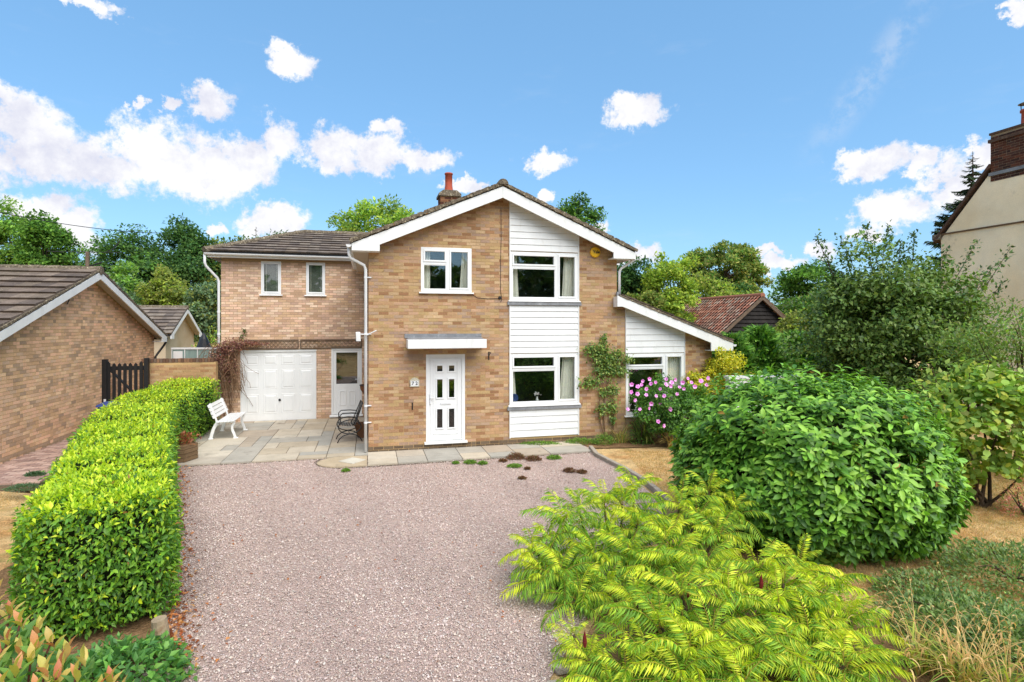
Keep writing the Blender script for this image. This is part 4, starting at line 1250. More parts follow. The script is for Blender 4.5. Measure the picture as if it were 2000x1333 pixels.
# ---- second, smaller cream building behind
ann = empty('cream_annexe', (at(353, 640, 24.2).x, 24.2, 0), TH)
tag(ann, 'small cream rendered outbuilding with white barge boards behind the bungalow', 'outbuilding')
AH, AE, AR = 1.85, 2.62, 3.60
ak = (AR - AE) / AH
MB().prism([(-AH, 0), (AH, 0), (AH, AE), (0, AR - .1), (-AH, AE)], 'yz', -5.0, 0.0).build('wall', M['cream'], ann)
za = lambda y: AR + .03 - ak * abs(y)
arf = MB().prism([(-AH - .25, za(AH + .25)), (0, AR + .03), (AH + .25, za(AH + .25)), (AH + .25, za(AH + .25) - .05), (0, AR - .03), (-AH - .25, za(AH + .25) - .05)], 'yz', -5.0, .28).build('roof', M['darktile'], ann)
aa = math.atan(ak); al = (AH + .25) / math.cos(aa)
slope_tiles(arf, (-3.4, -AH - .28, za(AH + .25) + .003), (1, 0, 0), (0, math.cos(aa), math.sin(aa)), 11, 8, .335, al / 8, TILE_GREY, rg, thick=.085)
MB().tube([(.3, 0, AR + .05), (-5.0, 0, AR + .05)], .10, 8).build('ridge', M['lichen'], arf)
for sgn in (1, -1):
    e = AH + .25
    pts = [(sgn * e, za(e) - .02), (0.001 * sgn, AR + .01), (0.001 * sgn, AR - .17), (sgn * (e - .35), za(e - .35) - .19), (sgn * (e - .35), za(e) - .17), (sgn * e, za(e) - .17)]
    MB().prism(pts, 'yz', .25, .285).build('barge_board', M['whitewood'], ann)
    pts = [(sgn * e * .98, za(e) - .06), (0, AR - .06), (0, AR - .08), (sgn * e * .98, za(e) - .08)]
    MB().prism(pts, 'yz', .004, .247).build('soffit', M['soffit'], ann)
MB().tube([(.3, AH + .3, za(AH + .25) - .04), (-4.5, AH + .3, za(AH + .25) - .04)], .05, 8).build('gutter', M['blackplastic'], ann)

# ---- garden wall between wing and bungalow, with upright coping
GWY = 15.3
gwp0 = at(276, 700, GWY); gwl = 1.86
gwall = empty('garden_wall', (gwp0.x, gwp0.y, 0), TH)
tag(gwall, 'buff brick garden wall with upright brick coping beside the black gate', 'wall')
wbody = MB().box(0, gwl, 0, .22, 0, 1.87).build('wall_core', M['mortar'], gwall)
bricks(wbody, lay(0, gwl, .02, 1.86, [], None, rg), 'front', 0.0, BR_MAIN[:3] + BR_MAIN[5:7], 240, rg, near=lambda r: -r[2])
cms = [unit_box_mesh('coping_brick', M['brick'], c) for c in (lin(150, 112, 88, .6), lin(130, 98, 80, .6), lin(168, 128, 100, .6), lin(140, 116, 100, .6))]
for i in range(int(gwl / .075)):
    o = link('coping_brick', rg.choice(cms), gwall); o.location = (.035 + i * .075, .11, 1.875 + .053 + rg.uniform(-.004, .004)); o.scale = (.066, .23, .106)

# ---- black picket gate
gt0, gt1 = at(205, 700, GWY - .35), at(275, 700, GWY - .35)
gate = empty('garden_gate', (gt0.x, gt0.y, 0.1), TH)
tag(gate, 'black wooden picket gate between the bungalow and garden wall', 'gate')
GW = (gt1 - gt0).length * 1.0
GT = 1.82
MB().box(-.05, .06, -.06, .06, 0, GT + .08).build('gate_post', M['blackwood'], gate)
MB().box(GW - .02, GW + .08, -.06, .06, 0, GT + .1).build('gate_post', M['blackwood'], gate)
for z_ in (GT - .22, .62): MB().box(.07, GW - .03, .0, .04, z_, z_ + .11).build('rail', M['blackwood'], gate)
MB().bar((.11, .02, GT - .2), (GW - .06, .02, .72), .04, .09, up=(0, 1, 0)).build('brace', M['blackwood'], gate)
MB().bar((.11, .02, .6), (GW * .5, .02, .30), .04, .08, up=(0, 1, 0)).build('brace', M['blackwood'], gate)
for i in range(7):
    x = .09 + i * (GW - .19) / 6
    w = .04
    top = GT - (.02 if i not in (0, 6) else -.02)
    bot = .2 if i != 1 else .82
    MB().prism([(x - w, bot), (x + w, bot), (x + w, top - .05), (x, top), (x - w, top - .05)], 'xz', -.022, -.001).build('picket', M['blackwood'], gate)
MB().box(.0, .05, -.075, -.061, .62, .84).build('hinge', M['pipe'], gate)

# ---- bins behind the hedge
def bin_(x, y, rz, mat, label):
    b = empty('wheelie_bin', (x, y, 0.0), rz); tag(b, label, 'bin', 'wheeled bins behind the hedge')
    MB().add([(-.22, -.25, 0), (.22, -.25, 0), (.22, .25, 0), (-.22, .25, 0), (-.29, -.33, .95), (.29, -.33, .95), (.29, .33, .95), (-.29, .33, .95)], [(3, 2, 1, 0), (4, 5, 6, 7), (0, 1, 5, 4), (1, 2, 6, 5), (2, 3, 7, 6), (3, 0, 4, 7)]).build('body', mat, b, bevel=.03)
    MB().prism([(-.36, .955), (.36, .955), (.34, 1.0), (0, 1.05), (-.34, 1.0)], 'yz', -.31, .31).build('lid', mat, b, bevel=.015)
    for s_ in (-1, 1): MB().lathe([(0, -.03), (.1, -.03), (.1, .03), (0, .03)], (s_ * .27, .3, .1), 14, axis='x').build('wheel', M['blackplastic'], b)


p = at(262, 776, 14.2); bin_(p.x, 14.3, .3, M['greenplastic'], 'wheeled bin with green lid just above the hedge top')
p = at(236, 785, 13.8); bin_(p.x, 13.7, .1, M['blueplastic'], 'wheeled bin with blue lid just above the hedge top')

# ---- pale green panels and a folded parasol beyond the garden wall
p0, p1 = at(336, 690, 19.0), at(402, 690, 19.0)
cf = empty('cold_frame', (p0.x, 19.0, 0), 0.12); tag(cf, 'weathered pale green panelled cold frame showing above the garden wall', 'cold frame')
wcf = p1.x - p0.x + .5
for i in range(4): MB().box(i * wcf / 4 + .015, (i + 1) * wcf / 4 - .015, 0, .02, .3, 2.08).build('panel', M['pale_green'], cf)
mb = MB().box(-.02, wcf + .02, -.03, .05, 2.08, 2.14)
for i in range(5): mb.box(i * wcf / 4 - .014, i * wcf / 4 + .014, -.02, .04, 0, 2.08)
mb.build('frame', M['whitewood'], cf)
MB().box(-.02, wcf + .02, .05, .9, 2.05, 2.09).build('lid', M['pale_green'], cf)
MB().box(.05, .35, -.03, -.021, 1.75, 2.02).build('paper_sheet', M['white'], cf)
p = at(398, 668, 20.5)
um = empty('folded_parasol', (p.x, p.y, 0)); tag(um, 'dark grey folded garden parasol behind the garden wall', 'parasol')
MB().tube([(0, 0, 0), (0, 0, 2.55)], .025, 8).build('pole', M['blackmetal'], um)
MB().lathe([(.34, 1.75), (.27, 2.0), (.14, 2.4), (.02, 2.62)], (0, 0, 0), 10).build('canopy', M['blackplastic'], um)
MB().lathe([(.3, 0), (.3, .06), (.05, .1)], (0, 0, 0), 12).build('base', M['blackplastic'], um)

# ================================================================== TALL COTTAGE ON THE RIGHT
cot = empty('rendered_cottage', (at(1838, 640, 18.6).x, 18.6, 0), TH)
tag(cot, 'tall ochre rendered cottage gable with dark brick chimney at the right edge', 'cottage')
# local y: towards the camera is negative. gable wall plane x = 0 facing -x
CE, CK, CB = 5.78, 1.18, 1.535        # eaves height, roof slope, distance of chimney edge from the far corner
ridge_h = CE + CK * 4.2
MB().prism([(0, 0), (0, CE), (-CB, CE + CK * CB), (-CB - 4.3, CE + CK * CB), (-8.4, CE), (-8.4, 0)][::-1], 'yz', 0.0, 7.0).build('gable_wall', M['ochre'], cot)
MB().box(-.035, -.001, -8.4, .02, CE + .12, CE + .17).build('string_course', M['ochre2'], cot)
MB().box(-.06, .0, -.02, .26, CE - .02, CE + .16).box(0.0, 7.0, .0, .26, CE - .02, CE + .16).build('eaves_brick', M['lichen'], cot)
mb = MB()
for i in range(14):
    y0, y1 = .22 - i * (CB + .22) / 14, .22 - (i + 1) * (CB + .22) / 14
    mb.prism([(y0, CE + .16 - CK * (y0 - .0) * 1 - .02), (y0, CE + .26 - CK * y0 + .0), (y1, CE + .26 - CK * y1), (y1, CE + .14 - CK * y1)], 'yz', -.07 + rg.uniform(-.02, .01), .3 + rg.uniform(-.02, .02))
mb.build('verge', M['vergebrick'], cot)
MB().prism([(.30, CE + .02), (.30, CE + .10), (-CB, CE + CK * CB + .2), (-CB, CE + CK * CB + .1)], 'yz', .3, 7.0).build('roof', M['orangetile'], cot)
chb = CE + CK * CB
cst = MB().box(.0, .9, -CB - 1.9, -CB, chb - .3, chb + 1.13).build('chimney', M['mortar_pale'], cot)
DKB = [lin(112, 66, 52, .6), lin(96, 58, 48, .58), lin(126, 76, 58, .6), lin(84, 56, 50, .55), lin(104, 72, 62, .58)]
bricks(cst, lay(-CB - 1.9, -CB, chb - .28, chb + 1.11, [], None, rg), 'left', 0.0, DKB, 170, rg, mat='redbrick', near=lambda r: -r[1])
MB().box(-.05, .95, -CB - 1.95, -CB + .05, chb + .90, chb + 1.0).box(-.03, .93, -CB - 1.93, -CB + .03, chb + 1.13, chb + 1.2).build('chimney_corbel', M['vergebrick'], cst)
MB().box(-.04, .94, -CB - 1.94, -CB + .04, chb - .12, chb - .02).build('chimney_flashing', M['lead'], cst)
pot = MB().lathe([(.17, 0), (.17, .05), (.145, .1), (.135, .4), (.17, .42), (.17, .48), (.14, .5), (.10, .5)], (0, 0, 0), 18)
po = pot.build('chimney_pot', M['terracotta'], cst, smooth=True)
po.location = (.35, -CB - .76, chb + 1.2)
cw = MB().lathe([(.22, .66), (.02, .74)], (0, 0, 0), 14).box(-.06, .06, -.03, .03, .72, .82)
for i in range(4):
    a = i * math.pi / 2 + .3; cw.tube([(.14 * math.cos(a), .14 * math.sin(a), .48), (.15 * math.cos(a), .15 * math.sin(a), .68)], .012, 6)
cwo = cw.build('chimney_cowl', M['blackmetal'], cst); cwo.location = po.location

# ================================================================== BARN
p = at(1485, 578, 28.0)
barn = empty('old_barn', (p.x, 28.0, 0), TH)
tag(barn, 'old barn with red pantile roof and black boarded gable', 'barn')
BRH = p.z - .05; BHW, BK2, BLEN = 2.35, 0.80, 8.6
zr = lambda x: BRH - BK2 * abs(x)
MB().box(-BHW + .15, BHW - .15, 0.12, BLEN, 0, zr(BHW) + .0).prism([(-BHW + .15, zr(BHW)), (BHW - .15, zr(BHW)), (0, BRH - .12)], 'xz', .12, .2).build('wall', M['barnboard'], barn)
z_ = .2
while z_ < BRH - .3:
    hw = min(BHW - .12, (BRH - .12 - z_) / BK2)
    MB().add([(-hw, .02, z_), (hw, .02, z_), (hw * .97, .09, z_ + .21), (-hw * .97, .09, z_ + .21), (-hw, .11, z_), (hw, .11, z_)], [(0, 1, 2, 3), (0, 4, 5, 1)]).build('board', M['barnboard'], barn)
    z_ += .2
rng2 = np.random.default_rng(8)
ncol, nrow = 34, 12
sl = (BHW + .2) / math.cos(math.atan(BK2))
c_, s__ = math.cos(math.atan(BK2)), math.sin(math.atan(BK2))
for sgn in (-1, 1):
    mb = MB()
    for j in range(nrow):
        for i in range(ncol):
            y0 = i * BLEN / ncol - .15; w = BLEN / ncol * 1.04
            q0, q1 = sl * j / nrow, sl * (j + 1.12) / nrow       # from eaves up
            col = [lin(172, 116, 96, .8), lin(154, 102, 86, .78), lin(182, 132, 112, .8), lin(148, 110, 96, .75), lin(176, 150, 134, .78)][rng2.integers(5)]
            vs = []
            for q, lift in ((q0, .05), (q1, .02)):
                for k in range(6):
                    a = k / 5
                    h = lift + .085 * math.sin(a * 2 * math.pi * .75 + .6)
                    xx = (BHW + .2) - c_ * q + s__ * h
                    zz = zr(BHW + .2) + s__ * q + c_ * h
                    vs.append((sgn * xx, y0 + w * a, zz))
            mb.add(vs, [(k, k + 1, 7 + k, 6 + k) for k in range(5)], col)
    rp = mb.build('pantiles', M['pantile'], barn, kind='stuff')
MB().tube([(0, -.2, BRH + .06), (0, BLEN, BRH + .06)], .13, 10).build('ridge', M['ridgered'], barn)
for sgn in (-1, 1):
    pts = [(0.001 * sgn, BRH + .04), (sgn * (BHW + .2), zr(BHW + .2) + .04), (sgn * (BHW + .2), zr(BHW + .2) - .14), (0.001 * sgn, BRH - .16)]
    MB().prism(pts if sgn < 0 else pts[::-1], 'xz', -.20, -.15).build('barge_board', M['greywood'], barn)
    pts = [(0, BRH - .0), (sgn * (BHW + .2), zr(BHW + .2) - .0), (sgn * (BHW + .2), zr(BHW + .2) - .03), (0, BRH - .03)]
    MB().prism(pts if sgn < 0 else pts[::-1], 'xz', -.15, BLEN).build('roof_deck', M['barnboard'], barn)

# ---- white low wall and red brick pier behind the laurel
p0, p1 = at(1425, 740, 13.6), at(1560, 740, 13.8)
lwl = empty('white_wall', (p0.x, p0.y, 0), 0.12); tag(lwl, 'low white painted garden wall behind the laurel bush', 'wall')
MB().box(0, p1.x - p0.x + .2, 0, .2, 0, 1.60).build('wall_face', M['whitewood'], lwl)
MB().box(-.03, p1.x - p0.x + .23, -.04, .24, 1.60, 1.67).build('coping', M['whitewood'], lwl)
p0, p1 = at(1562, 730, 14.6), at(1650, 730, 14.6)
rw = empty('red_brick_wall', (p0.x, p0.y, 0), 0.05); tag(rw, 'short length of red brick wall between laurel and holly', 'wall')
wv = MB().box(0, p1.x - p0.x, 0, .2, 0, 1.74).build('wall_core', M['mortar_pale'], rw)
bricks(wv, lay(0, p1.x - p0.x, .02, 1.74, [], None, rg), 'front', 0.0, [lin(186, 98, 70, .64), lin(170, 86, 62, .62), lin(196, 110, 80, .64)], 60, rg, mat='redbrick', near=lambda r: -r[2])

# ---- overhead cable
pa, pb = at(-260, 352, 24), at(330, 456, 42)
mb = MB()
pts = [pa.lerp(pb, i / 24) - Vector((0, 0, .55 * 4 * (i / 24) * (1 - i / 24))) for i in range(25)]
mb.tube(pts, .022, 5)
o = mb.build('overhead_cable', M['blackplastic']); tag(o, 'thin black overhead cable crossing the sky on the left', 'cable')

# ================================================================== THINGS ON THE HOUSE FRONT
wmh = Matrix.Translation((HX0, HY0, 0)) @ Matrix.Rotation(TH, 4, 'Z')


def on_house(name, s, t, z, rz=0.0):
    v = wmh @ Vector((s, t, z)); return empty(name, v, TH + rz)


def text(name, body, size, mat, parent, loc, extrude=.002):
    cu = bpy.data.curves.new(name, 'FONT'); cu.body = body; cu.size = size; cu.align_x = 'CENTER'; cu.align_y = 'CENTER'; cu.extrude = extrude
    cu.offset = size * .02
    cu.materials.append(mat)
    tmp = bpy.data.objects.new(name, cu); COL.objects.link(tmp)
    bpy.context.view_layer.update()
    me = bpy.data.meshes.new_from_object(tmp.evaluated_get(bpy.context.evaluated_depsgraph_get()))
    bpy.data.objects.remove(tmp)
    me.materials.clear(); me.materials.append(mat)
    o = link(name, me, parent); o.location = loc; o.rotation_euler = (R(90), 0, 0)
    return o


al = on_house('alarm_box', 5.50, -.006, 4.745); tag(al, 'round yellow burglar alarm box high on the brick wall', 'alarm')
MB().lathe([(0, -.07), (.10, -.068), (.128, -.055), (.133, -.03), (.133, 0)], (0, 0, 0), 24, axis='y').build('cover', M['yellow'], al, smooth=True)
text('lettering', 'Yale', .105, M['ink'], al, (.015, -.073, .0))
pq = on_house('house_number_plaque', 1.03, -.008, 1.60); tag(pq, 'cream arched house number plaque reading 72 beside the front door', 'plaque')
pts = [(-.11, -.105), (.11, -.105), (.11, .06), (.085, .062), (.06, .095), (0, .112), (-.06, .095), (-.085, .062), (-.11, .06)]
MB().prism(pts, 'xz', -.025, 0).build('plate', M['plaque'], pq, bevel=.006)
MB().prism([(-.085, -.085), (.085, -.085), (.085, .035), (-.085, .035)], 'xz', -.028, -.0252).build('panel', M['whitewood'], pq)
text('lettering', '7 2', .11, M['ink'], pq, (0, -.0295, -.025))
hk = on_house('hanging_basket_hook', 2.78, -.006, 2.22); tag(hk, 'black iron hook bracket on the brick right of the canopy', 'bracket')
MB().box(-.012, .012, -.012, 0, -.13, .06).tube([(0, -.01, .04), (0, -.12, .06), (0, -.2, .03), (0, -.22, .06)], .008, 6).tube([(0, -.01, -.08), (0, -.14, .04)], .006, 6).build('bracket', M['blackmetal'], hk)
bp = on_house('bell_push', 0.98, -.006, 1.04); tag(bp, 'small dark metal bell pull on the brick below the number plaque', 'bell pull')
MB().tube([(0, -.02, .08), (.004, -.02, -.06)], [.012, .008], 8).box(-.014, .014, -.012, 0, -.07, .09).build('lever', M['blackmetal'], bp)
sl_ = on_house('security_light', -.07, -.1, 2.72); tag(sl_, 'white security light and sensor clamped to the downpipe', 'light')
MB().tube([(-.12, -.02, 0), (.05, -.02, -.01)], .012, 8).build('bracket', M['pipe'], sl_)
MB().add([(-.20, -.10, -.16), (-.10, -.10, -.16), (-.10, .02, -.16), (-.20, .02, -.16), (-.21, -.10, .05), (-.11, -.10, .05), (-.11, .02, .05), (-.21, .02, .05)], [(3, 2, 1, 0), (4, 5, 6, 7), (0, 1, 5, 4), (1, 2, 6, 5), (2, 3, 7, 6), (3, 0, 4, 7)]).build('lamp_body', M['pipe'], sl_, bevel=.012)
MB().bar((.04, -.06, -.02), (.24, -.10, .08), .09, .022).build('solar_panel', M['pipe'], sl_, bevel=.006)
bs = on_house('wall_basket', -.008, 1.0, 1.30); tag(bs, 'half round coir lined wall basket behind the downpipe', 'basket')
MB().lathe([(.20, .16), (.19, .06), (.13, -.04), (.02, -.09)], (0, 0, 0), 14, ang=math.pi).build('liner', M['coir'], bs).rotation_euler = (0, 0, R(90))
mb = MB().tube([(0 - .21 * math.sin(a), .21 * math.cos(a), .16) for a in np.linspace(0, math.pi, 13)], .008, 6)
mb.tube([(0 - .15 * math.sin(a), .15 * math.cos(a), 0) for a in np.linspace(0, math.pi, 13)], .006, 6)
mb.build('wire_frame', M['blackmetal'], bs)

# trellis strip over the garage
for k, (a, b, lab) in enumerate(((-3.72, -2.07, 'strip of brown diamond trellis over the garage door'), (-2.03, -.22, 'strip of brown diamond trellis over the side door'))):
    tr = on_house('trellis', a, WT - .03, 2.20); tag(tr, lab, 'trellis', 'trellis strips over the garage')
    w, h = b - a, .27
    MB().box(0, w, -.02, .015, 0, .022).box(0, w, -.02, .015, h - .022, h).box(0, .03, -.021, .014, .022, h - .022).box(w - .03, w, -.021, .014, .022, h - .022).build('frame', M['greywood'], tr)
    lm = [None, None]
    for d in (0, 1):
        mbl = MB().bar((-.10, -.004 - .008 * d, 0.03), (.10, -.004 - .008 * d, .24), .007, .02, up=(0, 1, 0)) if d == 0 else MB().bar((.10, -.012, 0.03), (-.10, -.012, .24), .007, .02, up=(0, 1, 0))
        lm[d] = mbl.mesh('lath', M['greywood'])
    n = int((w - .2) / .115)
    for i in range(n + 1):
        for d in (0, 1):
            o = link('lath', lm[d], tr); o.location = (.11 + i * (w - .22) / n, 0, 0)

# ================================================================== PATIO FURNITURE
bench = on_house('garden_bench', -3.86, 2.28, .042, 0.0); tag(bench, 'white slatted garden bench with curved legs against the hedge', 'bench')
BL = 1.45
for i in range(5):
    x = .16 + i * .085
    MB().box(x, x + .07, 0, BL, .43 + .004 * i, .455 + .004 * i).build('seat_slat', M['white'], bench, bevel=.006)
for i in range(4):
    z_ = .54 + i * .088
    MB().add([(.09 - .035 * i + .0, 0, z_), (.115 - .035 * i, 0, z_), (.09 - .035 * i - .028, 0, z_ + .07), (.062 + .02 - .035 * i, 0, z_ + .07),
              (.09 - .035 * i, BL, z_), (.115 - .035 * i, BL, z_), (.09 - .035 * i - .028, BL, z_ + .07), (.082 - .035 * i, BL, z_ + .07)],
             [(0, 1, 3, 2), (4, 6, 7, 5), (0, 4, 5, 1), (1, 5, 7, 3), (3, 7, 6, 2), (2, 6, 4, 0)]).build('back_slat', M['white'], bench)
for y in (.14, BL - .2):
    # cast leg: front leg, rear leg, seat rail and back upright in one side frame
    fr = MB()
    def flat(pts, w):
        for (p, q) in zip(pts[:-1], pts[1:]):
            fr.bar((p[0], y, p[1]), (q[0], y, q[1]), .05, w, up=(0, 1, 0)) if False else fr.bar((p[0], y, p[1]), (q[0], y, q[1]), w, .05, up=(0, 1, 0))
    flat([(.58, .0), (.55, .10), (.50, .22), (.50, .32), (.55, .40)], .055)
    flat([(.0, .0), (.03, .12), (.07, .26), (.13, .38), (.17, .42)], .075)
    flat([(.12, .42), (.35, .41), (.57, .42)], .04)
    flat([(.10, .33), (.22, .38), (.35, .40)], .03)
    flat([(.15, .42), (.09, .60), (-.02, .90)], .04)
    fr.box(.53, .64, y - .04, y + .04, 0, .025).box(-.05, .06, y - .04, y + .04, 0, .025)
    fr.build('leg_frame', M['white'], bench, bevel=.006)

chair = on_house('metal_chair', -.40, 1.2, .042, 0.12); tag(chair, 'black metal slatted garden chair tucked behind the downpipe', 'chair')
# chair faces -s; side frames at y = 0 and .5
for y in (0, .5):
    mb = MB()
    mb.tube([(-.05 + .27 * math.cos(a), y, .38 + .17 * math.sin(a)) for a in np.linspace(0, 2 * math.pi, 25)], .013, 8)
    mb.tube([(-.34, y, .0), (-.30, y, .09), (-.20, y, .17), (-.05, y, .205), (.10, y, .17), (.20, y, .09), (.25, y, .0)], .013, 8)
    mb.tube([(-.27, y, .50), (-.28, y, .66), (-.22, y, .72), (.0, y, .72), (.16, y, .70)], .013, 8)
    mb.tube([(.02, y, .40), (.10, y, .55), (.18, y, .75), (.26, y, .95)], .013, 8)
    mb.build('side_frame', M['blackmetal'], chair, smooth=True)
for i in range(7):
    x = -.30 + i * .06
    MB().box(x, x + .042, .0, .5, .40 + .01 * abs(i - 3) - .01 * (i > 3), .408 + .01 * abs(i - 3) - .01 * (i > 3)).build('seat_slat', M['blackmetal'], chair)
for i in range(6):
    y = .05 + i * .075
    MB().bar((.10, y, .45), (.26, y, .93), .05, .008, up=(1, 0, 0)).build('back_slat', M['blackmetal'], chair)
MB().tube([(-.05, 0, .21), (-.05, .5, .21)], .012, 8).tube([(.26, 0, .95), (.26, .5, .95)], .013, 8).build('cross_rail', M['blackmetal'], chair)
pt = on_house('terracotta_pot', -.16, 1.78, .042); tag(pt, 'brown terracotta plant pot behind the black chair', 'pot')
MB().lathe([(0, .0), (.12, .0), (.19, .30), (.21, .30), (.215, .36), (.19, .36), (.17, .31), (.0, .30)], (0, 0, 0), 20).build('pot', M['terracotta2'], pt, smooth=False)

# hexagonal wooden planter with dried plant
pl = on_house('wooden_planter', -3.95, .25, .042, .1); tag(pl, 'hexagonal weathered wood planter with dried brown plants beside the hedge', 'planter')
for k in range(6):
    a0, a1 = k * math.pi / 3, (k + 1) * math.pi / 3
    for j in range(4):
        r0 = .36
        p0, p1 = Vector((r0 * math.cos(a0), r0 * math.sin(a0), .05 + j * .085)), Vector((r0 * math.cos(a1), r0 * math.sin(a1), .05 + j * .085))
        ov = (p1 - p0).normalized() * (.02 if (j + k) % 2 else -.012)
        MB().bar(p0 - ov, p1 + ov, .035, .078).build('plank', M['oldwood'], pl, bevel=.005)
MB().prism([(.33 * math.cos(k * math.pi / 3), .33 * math.sin(k * math.pi / 3)) for k in range(6)], 'xy', .04, .33).build('soil', M['soil'], pl)
rngp = np.random.default_rng(2)
n = 520
P = np.stack([rngp.normal(0, .14, n), rngp.normal(0, .14, n), .33 + rngp.random(n) * .2], 1)
D = unit(np.stack([P[:, 0] * 3, P[:, 1] * 3, .3 + rngp.random(n)], 1) + rngp.normal(0, .5, (n, 3)))
leaves('dried_plant', P, D, rand_dirs(n, rngp), rngp.uniform(.05, .10, n), rngp.uniform(.02, .04, n), pick([lin(150, 82, 56, .6), lin(120, 66, 46, .6), lin(176, 112, 80, .6), lin(120, 110, 60, .6)], n, .15, rngp), T4, M['leaf'], pl, kind='stuff')

# little things on the inside sill of the lower bay
vs_ = on_house('flower_vase', 4.02, .10, 1.03); tag(vs_, 'small glass vase of white flowers on the lower bay sill', 'vase')
MB().lathe([(.0, 0), (.03, 0), (.035, .06), (.02, .1), (.024, .13)], (0, 0, 0), 12).build('vase', M['pipe'], vs_, smooth=True)
rv_ = np.random.default_rng(5)
nv = 60
Pv = np.stack([rv_.normal(0, .045, nv), rv_.normal(0, .02, nv), .17 + rv_.random(nv) * .06], 1)
leaves('blossom', Pv, rand_dirs(nv, rv_), rand_dirs(nv, rv_), np.full(nv, .035), np.full(nv, .03), pick([(.45, .45, .44)], nv, .05, rv_), T4, M['petal'], vs_, kind='stuff')
pl_ = on_house('blue_plate', 3.44, .12, 1.04); tag(pl_, 'round blue decorative plate standing on the lower bay sill', 'plate')
MB().lathe([(0, .012), (.07, .01), (.10, -.008), (.105, -.004), (.07, .016), (0, .018)], (0, 0, .10), 20, axis='y').build('plate', M['blueplastic'], pl_, smooth=True)
MB().box(-.04, .04, -.02, .04, 0, .02).build('stand', M['blackwood'], pl_)

# ================================================================== VEGETATION
G_MID = [lin(88, 124, 52, 0.69), lin(70, 104, 44, 0.62), lin(104, 138, 58, 0.69), lin(60, 92, 40, 0.62)]
G_DARK = [lin(58, 88, 48, 0.72), lin(48, 76, 42, 0.70), lin(70, 100, 52, 0.72), lin(84, 112, 60, 0.72)]
G_YEL = [lin(150, 168, 64, 0.61), lin(128, 152, 60, 0.59), lin(166, 180, 78, 0.61), lin(112, 140, 62, 0.56)]
G_OLIVE = [lin(128, 134, 70, 0.66), lin(108, 120, 62, 0.62), lin(146, 148, 80, 0.67), lin(96, 112, 58, 0.60)]
G_GREY = [lin(108, 128, 96, 0.66), lin(92, 114, 84, 0.62), lin(124, 142, 110, 0.67), lin(76, 100, 70, 0.60)]
G_BRIGHT = [lin(118, 152, 66, 0.60), lin(102, 136, 62, 0.58), lin(136, 166, 74, 0.62), lin(86, 120, 60, 0.56)]


def limb(mb, a, b, r0, r1, rng, bend=.12, n=5, seg=5):
    a, b = Vector(a), Vector(b); d = b - a; L_ = d.length
    off = Vector(rng.normal(0, bend, 3)) * L_
    pts = [a + d * t + off * math.sin(math.pi * t) * .6 for t in np.linspace(0, 1, n)]
    mb.tube(pts, [r0 + (r1 - r0) * t for t in np.linspace(0, 1, n)], seg, caps=False)


def tree(name, label, base, height, rx, ry, crown_lo, pal, nclump, nleaf, lsize, seed, cat='tree', group=None, clump_r=.33, trunk_r=.16, mat='leaftree', tpl=T2, shell=.55,
         droop=.0, multi=1, gaps=1.0, wratio=.6):
    """tapered trunk with limbs, crown of leaf clumps scattered through an ellipsoid"""
    rng = np.random.default_rng(seed)
    root = empty(name, base); tag(root, label, cat, group)
    cz = (height + crown_lo) / 2; rz = (height - crown_lo) / 2
    d = rand_dirs(nclump, rng); rad = (shell + (1 - shell) * rng.random(nclump) ** .5)
    env = 1 + .16 * np.sin(d[:, 0] * 5 + seed) * np.cos(d[:, 2] * 4 + seed * 1.7) + .10 * rng.normal(size=nclump)
    cc = d * (rad * env)[:, None] * np.array([rx, ry, rz]) * .86
    cc[:, 2] += cz
    cr = clump_r * min(rx, rz) * rng.uniform(.65, 1.35, nclump)
    # leaves
    k = rng.choice(nclump, nleaf, p=(cr ** 2) / (cr ** 2).sum())
    dd = rand_dirs(nleaf, rng); dd[:, 2] = np.where(dd[:, 2] < -.35, dd[:, 2] * .5, dd[:, 2]); dd = unit(dd)
    P = cc[k] + dd * (cr[k] * (rng.random(nleaf) ** .45))[:, None] * np.array([1, 1, .8])
    out = unit(P - np.array([0, 0, cz - rz * .35]))
    Nn = unit(out * .75 + np.array([0, 0, .8]) + rng.normal(0, .42, (nleaf, 3)))
    D = unit(rng.normal(0, 1, (nleaf, 3)) + out * .5 - np.array([0, 0, droop + .2]))
    L_ = lsize * rng.uniform(.6, 1.35, nleaf)
    cj = 1 + rng.normal(0, .10, nclump)
    C = pick(pal, nleaf, .14, rng) * np.clip(cj[k], .7, 1.35)[:, None]
    leaves('crown', P, D, Nn, L_, L_ * wratio, C, tpl, M[mat], root)
    # wood
    mb = MB()
    if multi == 1:
        lean = Vector((rng.normal(0, .04), rng.normal(0, .04), 1)) * (crown_lo + rz * 1.1)
        limb(mb, (0, 0, -.1), lean, trunk_r, trunk_r * .45, rng, .03, 7, 9)
        for i in range(min(nclump, 22)):
            t = rng.uniform(.45, 1.0)
            limb(mb, lean * t, cc[i], trunk_r * .38 * (1.1 - t * .6), trunk_r * .06, rng, .10, 5, 5)
    else:
        for j in range(multi):
            a = 2 * math.pi * j / multi + rng.normal(0, .3); r0 = trunk_r * 2.2
            tgt = cc[j % nclump]
            limb(mb, (r0 * math.cos(a) * .8, r0 * math.sin(a) * .8, -.05), tgt, trunk_r * .45, trunk_r * .1, rng, .06, 6, 6)
    mb.build('trunk', M['bark'], root, smooth=True)
    return root


def tree_at(name, label, px, top, hw, Y, pal, seed, lo_y=655, nclump=64, nleaf=6000, lsize=None, **kw):
    b = at(px, HY, Y); h = at(px, top, Y).z; lo = max(.15, at(px, lo_y, Y).z); r = hw / FOC * Y
    return tree(name, label, (b.x, Y, 0), h, r, r * .9, lo, pal, nclump, int(nleaf * 1.7), lsize or .0058 * Y, seed, **kw)


